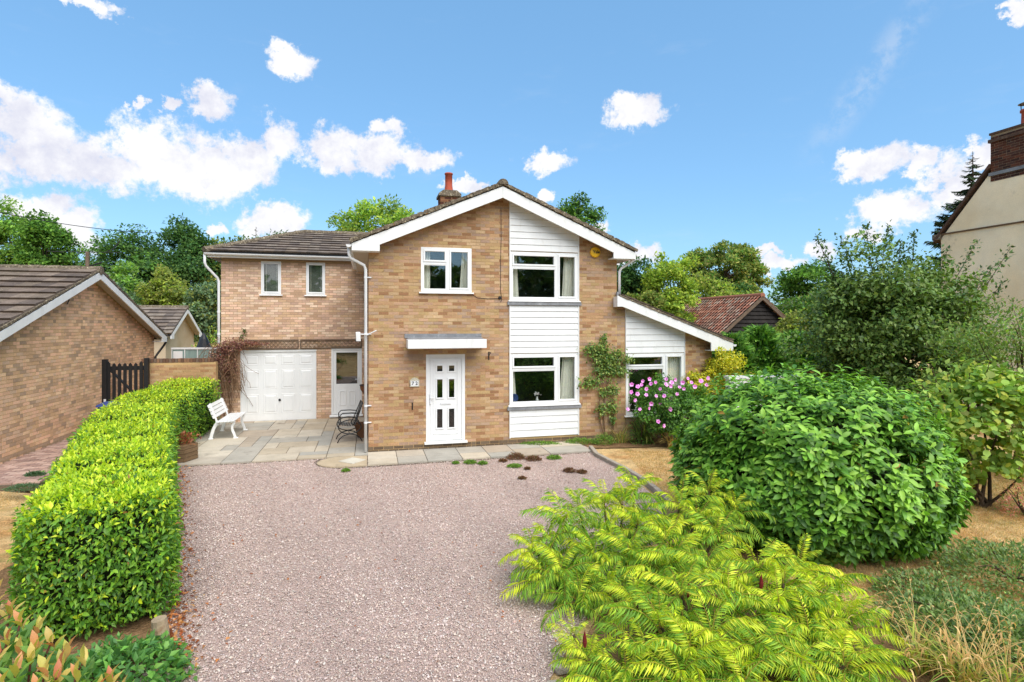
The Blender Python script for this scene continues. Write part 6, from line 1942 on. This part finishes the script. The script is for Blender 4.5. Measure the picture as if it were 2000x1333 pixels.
r1, c1 = sumac('lime-green cut-leaved sumac shrub nearest the house on the drive edge', [
    (1105, 1020, 6.5, 1.0), (1180, 985, 6.9, 1.0), (1240, 955, 7.0, 1.0), (1330, 985, 6.7, 1.0), (1385, 960, 7.0, .9), (1160, 1085, 6.2, 1.05), (1245, 1025, 6.5, 1.0),
    (1300, 1055, 6.2, 1.0), (1400, 1045, 6.3, .95), (1095, 1110, 5.9, 1.0), (1190, 1150, 5.8, 1.0), (1130, 1165, 5.7, .95), (1275, 1110, 5.9, 1.0), (1360, 1010, 6.6, 1.0), (1435, 1000, 6.7, .85), (1075, 1060, 6.4, .9), (1060, 1120, 6.0, .9), (1040, 1070, 6.3, .8), (1215, 985, 6.9, 1.0), (1130, 990, 6.8, .9), (1320, 1100, 5.9, 1.0), (1230, 1080, 6.1, 1.0)], 91, .38)
r2, c2 = sumac('spreading yellow-green sumac shrub in the front right corner of the drive', [
    (1380, 1110, 5.4, 1.0), (1480, 1110, 5.3, 1.0), (1560, 1105, 5.4, .95), (1620, 1150, 5.1, .95), (1330, 1160, 5.0, 1.0), (1430, 1180, 4.9, 1.05), (1520, 1180, 4.9, 1.0), (1290, 1225, 4.7, 1.0),
    (1390, 1245, 4.5, 1.0), (1480, 1260, 4.45, 1.0), (1580, 1240, 4.6, 1.0), (1660, 1215, 4.8, .85), (1560, 1310, 4.2, .95), (1650, 1300, 4.3, .9), (1450, 1330, 4.1, 1.0), (1240, 1180, 5.1, .9), (1350, 1290, 4.3, 1.0), (1600, 1190, 4.9, .9), (1700, 1290, 4.35, .8), (1530, 1140, 5.1, .95), (1260, 1270, 4.5, .9)], 92, .75)
r3, c3 = sumac('low sumac shrub at the bottom edge beside the gravel', [
    (1150, 1290, 4.6, .75), (1225, 1310, 4.4, .85), (1330, 1320, 4.2, .9), (1190, 1345, 4.3, .85), (1120, 1240, 4.9, .55)], 93, .8)

for px_, py_, Y in ((1345, 1158, 4.9), (1487, 1140, 5.05)): flower_spike(r2, c2, px_, py_, Y)
flower_spike(r3, c3, 1142, 1252, 4.6)


# ---- generic low mound of leaves
def mound(name, label, cat, cen, rx, ry, h, pal, n, lsize, seed, tpl=T4, mat='leaf', up=.5, wr=.5, group=None, z0=0.0, stem=True, flat=1.0, part='foliage'):
    rng = np.random.default_rng(seed)
    root = empty(name, (cen[0], cen[1], z0)); tag(root, label, cat, group)
    d = rand_dirs(n, rng); d[:, 2] = np.abs(d[:, 2]) * 1.0 - .08
    rr = (.45 + .55 * rng.random(n) ** .5) * (1 + .14 * np.sin(d[:, 0] * 7 + seed) * np.cos(d[:, 1] * 6) + .07 * rng.normal(size=n))
    P = d * rr[:, None] * np.array([rx, ry, h]); P[:, 2] = np.maximum(P[:, 2], .015)
    D = unit(d * np.array([1, 1, .6]) + rng.normal(0, .55, (n, 3)) + np.array([0, 0, up]))
    Nn = unit(d * .5 + np.array([0, 0, .7]) + rng.normal(0, .4, (n, 3)))
    L_ = lsize * rng.uniform(.6, 1.35, n)
    leaves(part, P, D, Nn, L_, L_ * wr, pick(pal, n, .13, rng), tpl, M[mat], root, kind='stuff')
    if stem:
        mb = MB()
        for i in range(9):
            a = i * .7; limb(mb, (.05 * math.cos(a), .05 * math.sin(a), -.01), (rx * .7 * math.cos(a), ry * .7 * math.sin(a), h * .6), .012 + .01 * h, .004, rng)
        mb.build('stems', M['bark'], root)
    return root


# cotoneaster ground cover bottom right
CO = [lin(118, 142, 82, 0.69), lin(102, 128, 70, 0.65), lin(132, 152, 92, 0.70), lin(86, 112, 66, 0.62)]
for i, (px_, py_, rx, ry, h, lab) in enumerate(((1880, 1235, .85, .6, .34, 'grey-green ground cover mound just behind the dry sedge'), (1985, 1130, .9, .75, .36, 'grey-green ground cover spreading at the right edge'), (1805, 1165, .55, .4, .25, 'small grey-green ground cover patch beside the sumac'), (2010, 1300, .9, .6, .42, 'grey-green ground cover in the bottom right corner'))):
    Y = EYE * FOC / (py_ - HY); mound('cotoneaster', lab, 'ground cover', (at(px_, HY, Y).x, Y), rx, ry, h, CO, 5200 if i != 2 else 1800, .045, 100 + i, mat='leaf', wr=.45, group='cotoneaster ground cover')


# pendulous sedge with drooping dry seed heads
def sedge(label, cen, nb, h, seed, pal_b, seeds=26, spread=.75):
    rng = np.random.default_rng(seed)
    root = empty('pendulous_sedge', (cen[0], cen[1], 0)); tag(root, label, 'sedge', 'sedge clumps')
    V, T, C = [], [], []
    def ribbon(p0, a, L_, el, curl, w, col):
        k = 7; b = sum(len(v) for v in V)
        pts = []; p = np.array(p0, float); e = el
        for i in range(k):
            pts.append(p.copy()); st = L_ / (k - 1)
            p = p + st * np.array([math.cos(a) * math.cos(e), math.sin(a) * math.cos(e), math.sin(e)]); e -= curl / (k - 1)
        sd_ = np.array([-math.sin(a), math.cos(a), 0])
        vv = []
        for i, q in enumerate(pts):
            ww = w * (1 - (i / (k - 1)) ** 2 * .9); vv += [q - sd_ * ww, q + sd_ * ww]
        V.append(np.array(vv))
        for i in range(k - 1): T.extend([(b + 2 * i, b + 2 * i + 1, b + 2 * i + 3), (b + 2 * i, b + 2 * i + 3, b + 2 * i + 2)])
        C.extend([col] * len(vv))
        return pts
    for i in range(nb):
        a = rng.uniform(0, 6.28)
        ribbon((rng.normal(0, .06), rng.normal(0, .06), 0), a, h * rng.uniform(.6, 1.2), R(rng.uniform(55, 82)), R(rng.uniform(60, 130)), rng.uniform(.005, .010), tuple(pick(pal_b, 1, .1, rng)[0]))
    tan = [lin(206, 170, 112, .62), lin(188, 148, 92, .6), lin(216, 184, 130, .64)]
    for i in range(seeds):
        a = rng.uniform(0, 6.28)
        pts = ribbon((rng.normal(0, .06), rng.normal(0, .06), 0), a, h * rng.uniform(1.0, 1.4), R(rng.uniform(62, 84)), R(rng.uniform(40, 90)), .003, tuple(pick(tan, 1, .08, rng)[0]))
        for j in (4, 5, 6):
            ribbon(tuple(pts[j]), a + rng.normal(0, .5), rng.uniform(.08, .14), R(10), R(120), .006, tuple(pick(tan, 1, .08, rng)[0]))
    o = link('blades', tri_mesh('blades', np.concatenate(V), np.array(T), M['leafsoft'], np.array(C)), root); o['kind'] = 'stuff'


GB = [lin(176, 186, 84, .6), lin(140, 160, 70, .56), lin(206, 178, 116, .6), lin(120, 146, 66, .54), lin(190, 160, 100, .6)]
for i, (px_, Y, nb, h, lab) in enumerate(((1800, 4.75, 60, .62, 'dry pendulous sedge clump with drooping seed heads, left of three'), (1890, 4.45, 70, .72, 'dry pendulous sedge clump with drooping seed heads, middle of three'), (1975, 4.3, 60, .62, 'dry pendulous sedge clump in the bottom right corner'))):
    sedge(lab, (at(px_, HY, Y).x, Y), nb, h, 110 + i, GB, 24)

# photinia, bottom left
def photinia():
    rng = np.random.default_rng(120)
    c = Vector((-3.25, 3.35, 0)); root = empty('photinia_shrub', tuple(c)); tag(root, 'foreground shrub with green leaves and coral red tips at bottom left', 'shrub')
    tips = [(-10, 1170, 3.5), (40, 1215, 3.4), (15, 1250, 3.3), (75, 1230, 3.5), (100, 1255, 3.4), (60, 1290, 3.2), (130, 1275, 3.3), (165, 1290, 3.3), (150, 1320, 3.1), (110, 1325, 3.1), (30, 1310, 3.1), (215, 1330, 3.2), (-30, 1230, 3.3), (-25, 1300, 3.1), (70, 1345, 3.0), (190, 1350, 3.0), (0, 1350, 3.0), (240, 1355, 3.1), (-40, 1190, 3.6), (20, 1195, 3.6), (70, 1265, 3.3), (120, 1300, 3.2), (40, 1275, 3.3), (-5, 1280, 3.2), (90, 1310, 3.1)]
    P, D, N, L_, kind = [], [], [], [], []
    mb = MB()
    for (px_, py_, Y) in tips:
        q = at(px_, py_, Y) - c
        limb(mb, (q.x * .5, q.y * .5, max(.2, q.z - 1.1)), q, .012, .006, rng, .04, 5, 5)
        ax = Vector((rng.normal(0, .2), rng.normal(0, .2), 1)).normalized()
        for k in range(13):
            a = k * 2.4; t = k / 13
            rad = Vector((math.cos(a), math.sin(a), 0))
            P.append(q - ax * t * .26); D.append(rad * (.35 + .75 * t) + ax * (1.0 - .6 * t) + Vector(rng.normal(0, .1, 3)))
            N.append(ax * 1.0 - rad * .5); L_.append(rng.uniform(.12, .165) * (.75 + .35 * t)); kind.append(0 if t < .16 + .08 * (px_ % 3) else 1)
    P, D, N, L_, kind = np.array(P), np.array(D), np.array(N), np.array(L_), np.array(kind)
    red = [lin(222, 156, 110, .5), lin(212, 130, 96, .46), lin(214, 186, 110, .5), lin(196, 188, 90, .5)]
    grn = [lin(128, 170, 80, .54), lin(108, 152, 78, .52), lin(146, 182, 84, .56), lin(90, 136, 72, .5), lin(134, 176, 76, .54)]
    for kk, pal in ((0, red), (1, grn)):
        s = kind == kk
        leaf_objects(P[s], D[s], N[s], L_[s], L_[s] * .36, [tuple(x) for x in pick(pal, 8, .08, rng)], T8, M['leaf'], root)
    mb.build('stems', M['redstem'], root)


photinia()
# creeper, log and leaf litter at the end of the hedge
c_ = at(275, HY, 4.75)
mound('ground_elder', 'leafy green creeper at the foot of the hedge end', 'ground cover', (c_.x - .05, 4.62), .5, .42, .28, [lin(96, 146, 72, .55), lin(80, 128, 66, .52), lin(120, 168, 78, .58)], 1500, .075, 121, wr=.5, up=.2)
lg = empty('cut_log', (-3.22, 5.12, 0)); tag(lg, 'pale cut log end standing at the hedge corner beside gravel', 'log')
MB().tube([(0, 0, 0), (.01, -.02, .14), (.0, -.03, .26)], [.075, .07, .062], 12).build('log', M['log'], lg, smooth=False)
n = 1700
q = rngs.random(n) ** 1.4
P = np.stack([-3.05 - .60 * (q * 7) + np.abs(rngs.normal(0, .16, n)) + .02, 4.8 + q * 7 + rngs.normal(0, .1, n), .018 + .02 * rngs.random(n)], 1)
L_ = rngs.uniform(.03, .07, n)
o = leaves('fallen_leaves', P, unit(rngs.normal(0, 1, (n, 3)) * np.array([1, 1, .25])), unit(rngs.normal(0, .4, (n, 3)) + np.array([0, 0, 1])), L_, L_ * .55, pick([lin(190, 120, 66, .62), lin(150, 84, 50, .6), lin(206, 150, 96, .62), lin(112, 66, 44, .6)], n, .15, rngs), T4, M['leaf'])
tag(o, 'brown fallen leaves strewn along the hedge foot', 'leaves', kind='stuff')
n = 160
P = np.stack([rngs.uniform(-3.2, 1.2, n), rngs.uniform(4.6, 11, n), np.full(n, .03)], 1); P[:, 0] -= np.clip((P[:, 1] - 5), 0, 9) * .35
L_ = rngs.uniform(.02, .05, n)
o = leaves('scattered_leaves', P, unit(rngs.normal(0, 1, (n, 3)) * np.array([1, 1, .25])), unit(rngs.normal(0, .4, (n, 3)) + np.array([0, 0, 1])), L_, L_ * .55, pick([lin(176, 112, 70, .6), lin(150, 90, 56, .6)], n, .15, rngs), T4, M['leaf'])
tag(o, 'few brown leaves scattered over the open gravel', 'leaves', kind='stuff')

# small plants at the patio edge
SED = [lin(128, 86, 70, .5), lin(106, 70, 58, .48), lin(150, 106, 80, .52), lin(120, 110, 66, .5)]
WEED = [lin(112, 150, 60, .55), lin(92, 130, 54, .52), lin(136, 168, 70, .58)]
for i, (px_, py_, r_, h, pal, lab) in enumerate((
        (1008, 897, .20, .13, SED, 'largest dark red sedum cushion on the gravel beside the path'), (1042, 900, .17, .09, SED, 'dark red sedum cushion second from the path edge kerb'),
        (982, 903, .09, .05, SED, 'small dark red sedum left of the largest cushion'), (1112, 923, .12, .08, SED, 'dark red sedum cushion left of a pair near the kerb'), (1136, 925, .10, .06, SED, 'dark red sedum cushion right of a pair near the kerb'),
        (1030, 918, .06, .04, SED, 'tiny dark red sedum below the largest cushion'), (1020, 937, .07, .04, SED, 'tiny dark red sedum farthest out on the gravel'),
        (1005, 913, .15, .05, WEED, 'flat green weed patch below the largest sedum'), (1082, 897, .16, .07, WEED, 'green weed patch against the path near the kerb'), (918, 906, .13, .06, WEED, 'green weed tuft at the path edge below the door'),
        (943, 908, .10, .06, WEED, 'green weed tuft right of the one below the door'), (676, 922, .08, .05, WEED, 'small green weed at the rounded end of the path'), (890, 907, .07, .04, WEED, 'tiny weed left of the tufts below the door'))):
    Y = EYE * FOC / (py_ - HY); mound('gravel_weed' if pal is WEED else 'red_sedum', lab, 'weed' if pal is WEED else 'sedum', (at(px_, HY, Y).x, Y), r_, r_ * .8, h, pal, int(900 * r_ / .15), .028, 130 + i, wr=.55, group='small plants on the gravel', stem=False, z0=.01)
hp = lambda s, t: house_xy(s, t)
for i, (s, t, rx, h, lab) in enumerate(((4.0, -.10, .5, .06, 'thin line of green weeds along the wall right of the door'), (5.05, -.25, .42, .12, 'low green weeds at the wall under the boarded bay'), (5.55, -.45, .28, .26, 'taller green weed clump at the wall end of the path'))):
    mound('wall_weeds', lab, 'weed', hp(s, t), rx, .16, h, WEED, 1300, .035, 150 + i, wr=.4, group='weeds along the house wall', stem=False, z0=.03)
for i, (px_, py_, r_, lab) in enumerate(((47, 936, .28, 'blue-green ground plant on the lawn edge by the bungalow path'), (68, 925, .18, 'small blue-green ground plant right of the larger one'))):
    Y = 8.0 + i * .8; mound('ground_plant', lab, 'plant', (at(px_, HY, Y + 1.2).x, Y + 1.2), r_, r_ * .6, .08, [lin(96, 124, 88, .55), lin(80, 108, 76, .5)], 900, .035, 155 + i, wr=.35, stem=False, z0=.22)

# climbing rose on the front wall
def climber(name, label, cat, stems, blobs, pal, n, ls, seed, t=-.06, thick=.06, tpl=T4, mat='leaf', stem_mat='twig', wr=.6):
    rng = np.random.default_rng(seed)
    root = on_house(name, 0, 0, 0); tag(root, label, cat)
    mb = MB()
    for st_ in stems:
        pts = [Vector((s, t - .0 + rng.normal(0, .01), z)) for s, z in st_]
        dense = []
        for a, b in zip(pts[:-1], pts[1:]):
            for q in (0, .33, .66): dense.append(a.lerp(b, q) + Vector(rng.normal(0, .008, 3)))
        dense.append(pts[-1])
        mb.tube(dense, [.016 - .010 * i / len(dense) for i in range(len(dense))], 5)
    if stems: mb.build('stems', M[stem_mat], root)
    bl = np.array(blobs); k = rng.choice(len(bl), n, p=(bl[:, 2] * bl[:, 3]) / (bl[:, 2] * bl[:, 3]).sum())
    g = rng.normal(0, .5, (n, 2))
    P = np.stack([bl[k, 0] + g[:, 0] * bl[k, 2], t - np.abs(rng.normal(0, thick, n)), bl[k, 1] + g[:, 1] * bl[k, 3]], 1)
    D = unit(rng.normal(0, .8, (n, 3)) + np.array([0, -.4, -.25]))
    Nn = unit(rng.normal(0, .4, (n, 3)) + np.array([0, -.7, .6])); L_ = ls * rng.uniform(.6, 1.3, n)
    leaves('foliage', P, D, Nn, L_, L_ * wr, pick(pal, n, .14, rng), tpl, M[mat], root, kind='stuff')
    return root


ROSE = [lin(96, 128, 62, 0.62), lin(80, 110, 56, 0.60), lin(120, 146, 70, 0.66), lin(140, 150, 74, 0.67)]
climber('climbing_rose', 'climbing rose trained up the brick between bay and lean-to', 'climber',
        [[(5.75, .02), (5.62, .5), (5.6, 1.0), (5.72, 1.5), (5.8, 1.9)], [(5.75, .05), (5.72, .6), (5.76, 1.2), (5.9, 1.7), (5.7, 2.3), (5.72, 2.62)], [(5.95, .1), (6.0, .8), (5.9, 1.3), (5.85, 1.8)], [(5.7, 1.35), (5.4, 1.5), (5.2, 1.6)], [(5.8, 1.7), (6.1, 1.8), (6.35, 2.1)]],
        [(5.72, 2.0, .30, .22), (5.62, 2.25, .28, .18), (5.35, 2.3, .22, .16), (5.9, 2.05, .22, .2), (5.75, 1.75, .30, .16), (6.15, 1.75, .24, .14), (5.35, 1.5, .30, .14), (5.7, 1.25, .16, .12), (5.95, 1.3, .18, .16), (5.62, .82, .14, .16), (5.9, .85, .18, .16), (6.3, 2.05, .2, .12), (5.7, 2.55, .08, .2), (6.1, 2.2, .2, .12), (5.95, .55, .08, .12)],
        ROSE, 3000, .066, 160)
# dried vine beside the garage
vine = climber('dried_vine', 'tangled brown and purple dried vine left of the garage door', 'vine',
               [[(-3.95, .1), (-4.0, 1.0), (-3.9, 1.8), (-3.6, 2.3)], [(-4.1, .1), (-4.2, 1.2), (-4.3, 2.0), (-4.1, 2.4)], [(-3.9, 2.2), (-3.4, 2.35), (-3.0, 2.4)]],
               [(-4.05, 2.25, .30, .22), (-3.75, 2.35, .3, .16), (-3.4, 2.38, .3, .08), (-4.2, 1.9, .30, .25), (-3.95, 1.7, .2, .3), (-3.1, 2.36, .25, .05)],
               [lin(124, 76, 70, .56), lin(104, 64, 62, .54), lin(146, 100, 84, .58), lin(160, 128, 100, .58)], 2600, .055, 161, t=WT - .12, thick=.13)
rngv = np.random.default_rng(163)
mb = MB()
for i in range(150):
    s, z = rngv.uniform(-4.5, -3.75), rngv.uniform(1.7, 2.4); y = WT - .1 - abs(rngv.normal(0, .12))
    pts = [Vector((s, y, z))]; v = Vector((rngv.normal(0, .05), rngv.normal(0, .03), -.06))
    for j in range(9):
        v = v * .85 + Vector((rngv.normal(0, .028), rngv.normal(0, .02), rngv.normal(-.025, .02))); p_ = pts[-1] + v; p_.y = min(p_.y, WT - .03); pts.append(p_)
    mb.tube(pts, .006, 4, caps=False)
mb.build('dry_tendrils', M['twig'], vine, kind='stuff')
climber('green_shoot', 'thin green climbing shoot above the dried vine', 'climber', [[(-3.75, 2.3), (-3.62, 2.55), (-3.55, 2.8)]], [(-3.66, 2.5, .06, .16), (-3.58, 2.72, .05, .1)], [lin(110, 120, 70, .55), lin(90, 100, 60, .5)], 90, .06, 162, t=WT - .05, thick=.03)

# hibiscus with pink flowers
c_ = hp(7.15, -.85)
HB = [lin(88, 132, 56, 0.78), lin(74, 112, 50, 0.71), lin(110, 150, 66, 0.80), lin(64, 100, 46, 0.69)]
hib = tree('hibiscus_shrub', 'leafy shrub covered in pink flowers under the lean-to window', (c_[0], c_[1], 0), 1.72, 1.08, .8, .22, HB, 80, 16000, .066, 170, cat='shrub', mat='leaf', tpl=T4, shell=.4, clump_r=.26, trunk_r=.05, multi=8, wratio=.55)


def flower(rng, r_):
    P = np.zeros((5, 3)); a = np.arange(5) * 2 * math.pi / 5 + rng.uniform(0, 1)
    D = np.stack([np.cos(a), np.sin(a), np.full(5, .45)], 1); N = np.stack([-np.cos(a) * .4, -np.sin(a) * .4, np.ones(5)], 1)
    V, T, m = leaf_arrays(P, D, N, np.full(5, r_), np.full(5, r_ * .95), TR)
    C = np.repeat(pick([lin(226, 150, 216, .72), lin(214, 132, 200, .7), lin(234, 176, 226, .74)], 5, .05, rng), m, 0)
    C[np.arange(5) * m] = lin(170, 40, 110, .6)
    return tri_mesh('flower', V, T, M['petal'], C, True)


rngf = np.random.default_rng(171)
FM = [flower(rngf, 1.0) for _ in range(4)]
fl = [(1268, 741), (1253, 752), (1300, 752), (1302, 741), (1318, 742), (1272, 750), (1246, 756), (1327, 757), (1310, 755), (1280, 747), (1240, 782), (1281, 774), (1272, 789), (1267, 798), (1298, 774), (1310, 778), (1234, 752), (1343, 740), (1369, 745), (1382, 739), (1357, 756), (1285, 824), (1296, 832), (1380, 752), (1256, 745), (1232, 766), (1226, 800), (1322, 770), (1336, 760), (1262, 760), (1290, 760), (1312, 748), (1334, 748), (1350, 748), (1245, 770), (1262, 772), (1290, 790), (1308, 800), (1250, 800)]
base = Vector((c_[0], c_[1], 0))
for i, (px_, py_) in enumerate(fl):
    Y = 13.0 - .1 * (i % 3); p_ = at(px_, py_, Y) - base
    z_ = Vector((rngf.normal(0, .45), -1, rngf.uniform(.0, .7))).normalized(); x_ = z_.orthogonal().normalized(); y_ = z_.cross(x_)
    sc = rngf.uniform(.048, .072)
    Mx = Matrix(((x_.x * sc, y_.x * sc, z_.x * sc, p_.x), (x_.y * sc, y_.y * sc, z_.y * sc, p_.y), (x_.z * sc, y_.z * sc, z_.z * sc, p_.z), (0, 0, 0, 1)))
    link('flower', FM[i % 4], hib, Mx)
# white-flowered plant below the lean-to window edge
c2_ = hp(6.5, -.5)
wf = mound('white_aster', 'small white-flowered plant between climbing rose and pink shrub', 'plant', c2_, .30, .25, .95, HB, 900, .05, 172, wr=.4)
n = 90
P = np.stack([rngf.normal(0, .14, n), rngf.normal(0, .1, n) - .12, rngf.uniform(.85, 1.02, n)], 1)
leaves('blossom', P, rand_dirs(n, rngf), rand_dirs(n, rngf), np.full(n, .035), np.full(n, .03), pick([(.6, .62, .66)], n, .08, rngf), T4, M['petal'], wf, kind='stuff')
# golden-leaved climber at the corner of the lean-to
c_ = hp(8.75, -.35)
GOLD = [lin(208, 198, 48, .6), lin(194, 188, 48, .58), lin(178, 180, 56, .56), lin(150, 164, 56, .54), lin(206, 192, 70, .58)]
tree('golden_shrub', 'bright golden-leaved shrub against the corner of the lean-to', (c_[0], c_[1], 0), 2.25, .92, .5, .3, GOLD, 50, 13000, .07, 173, cat='shrub', mat='leaf', tpl=T4, shell=.35, clump_r=.3, trunk_r=.04, multi=6, wratio=.6)


# strappy iris / daylily clumps at the wall
def strap(label, s, t, nb, h, seed, pal):
    rng = np.random.default_rng(seed)
    x, y = hp(s, t); root = empty('iris_clump', (x, y, 0)); tag(root, label, 'plant', 'strappy plants at the wall')
    V, T, C = [], [], []
    for i in range(nb):
        a = rng.uniform(0, 6.28); e = R(rng.uniform(50, 85)); L_ = h * rng.uniform(.7, 1.2); w = rng.uniform(.008, .014); curl = R(rng.uniform(30, 130)); k = 6
        p = np.array([rng.normal(0, .07), rng.normal(0, .05), 0.0]); b = sum(len(v) for v in V); sd_ = np.array([-math.sin(a), math.cos(a), 0]); vv = []
        for j in range(k):
            ww = w * (1 - (j / (k - 1)) ** 2 * .85); vv += [p - sd_ * ww, p + sd_ * ww]
            p = p + L_ / (k - 1) * np.array([math.cos(a) * math.cos(e), math.sin(a) * math.cos(e), math.sin(e)]); p[2] = max(p[2], .01); e -= curl / (k - 1)
        V.append(np.array(vv))
        for j in range(k - 1): T.extend([(b + 2 * j, b + 2 * j + 1, b + 2 * j + 3), (b + 2 * j, b + 2 * j + 3, b + 2 * j + 2)])
        C.extend([tuple(pick(pal, 1, .12, rng)[0])] * len(vv))
    o = link('blades', tri_mesh('blades', np.concatenate(V), np.array(T), M['leafsoft'], np.array(C)), root); o['kind'] = 'stuff'


IR = [lin(150, 166, 84, .58), lin(186, 170, 104, .6), lin(112, 138, 70, .54), lin(200, 176, 120, .6)]
strap('pale strappy clump at the foot of the climbing rose', 6.05, -.35, 60, .42, 180, IR)
strap('tall strappy iris clump left of the pink flowering shrub', 6.55, -.55, 80, .80, 181, IR[::2] + [lin(100, 130, 64, .54)])
strap('dry strappy clump under the pink flowering shrub', 7.0, -1.2, 70, .5, 182, IR[1::2])
strap('dry strappy clump between the iris and the laurel', 7.5, -1.35, 50, .45, 183, IR[1::2] + IR[:1])

# bright clipped hedge top behind the garden wall, pink shrub at the right edge
p_ = at(412, 670, 24)
mound('box_hedge', 'bright green clipped bush behind the garden wall', 'bush', (p_.x, 24), 1.1, .8, 2.55, [lin(160, 186, 60, .58), lin(120, 156, 56, .54)], 4200, .10, 190)
p_ = at(1992, HY, 8.6)
mound('pink_spirea', 'pale pink flowered low plant at the right edge by the lawn', 'plant', (p_.x + .15, 8.6), .4, .35, .6, [lin(222, 160, 150, .64), lin(206, 130, 120, .6), lin(130, 150, 80, .55)], 900, .05, 191, wr=.4)
# stones at the gravel edge bottom
for i, (px_, py_, r_, lab) in enumerate(((1098, 1312, .09, 'pale rough edging stone at the bottom of the gravel'), (1085, 1345, .08, 'half hidden pale stone at the bottom edge of the gravel'))):
    Y = EYE * FOC / (py_ - HY); q = at(px_, HY, Y)
    mb = MB(); vs = [Vector(v) for v in rand_dirs(26, rngf)]
    import bmesh
    bm = bmesh.new()
    for v in vs: bm.verts.new((v.x * r_, v.y * r_ * .8, v.z * r_ * .6 + .03))
    bmesh.ops.convex_hull(bm, input=bm.verts)
    me = bpy.data.meshes.new('edging_stone'); bm.to_mesh(me); bm.free(); me.materials.append(M['greystone'])
    o = link('edging_stone', me); o.location = (q.x, q.y, 0); tag(o, lab, 'stone')

# dry grass blades on the lawns
def dry_grass():
    rng = np.random.default_rng(200)
    n = 190000
    x = np.concatenate([rng.uniform(2.0, 11, n // 5 * 4), rng.uniform(-9.0, -4.4, n // 5)]); y = np.concatenate([rng.uniform(4.5, 13.0, n // 5 * 4), rng.uniform(4.6, 11.5, n // 5)])
    left = np.arange(n) >= n // 5 * 4
    ok = np.where(left, (x < -4.75 - .6 * (y - 5.3)) & (x > -8.9 - .255 * (y - 10.75) + (y < 9) * -3), (x > 2.6 + .0 * y) & ~inside(x, y, bed)) & ~inside(x, y, [house_xy(4.9, .2), house_xy(5.1, -.8), house_xy(9.6, -1.3), house_xy(9.8, 8)])
    x, y = x[ok], y[ok]; n = len(x)
    z = np.array([gz(a, b_) for a, b_ in zip(x, y)]) - .012
    P = np.stack([x, y, z], 1); D = unit(rng.normal(0, .8, (n, 3)) * np.array([1, 1, 0]) + np.array([0, 0, .8]))
    L_ = rng.uniform(.02, .07, n)
    pal = [lin(214, 176, 116, .5), lin(200, 158, 102, .48), lin(226, 192, 134, .52), lin(186, 144, 92, .46), lin(164, 156, 90, .46)]
    V, T, m = leaf_arrays(P, D, unit(rng.normal(0, .5, (n, 3)) + np.array([0, -.3, 1])), L_, np.full(n, .006), (np.array([(0, .5, 0), (0, -.5, 0), (1, 0, 0.)]), np.array([(0, 1, 2)])))
    o = link('dry_grass', tri_mesh('dry_grass', V, T, M['leafsoft'], np.repeat(pick(pal, n, .1, rng), m, 0)))
    tag(o, 'short parched straw-coloured grass on the lawns', 'grass', kind='stuff')


dry_grass()
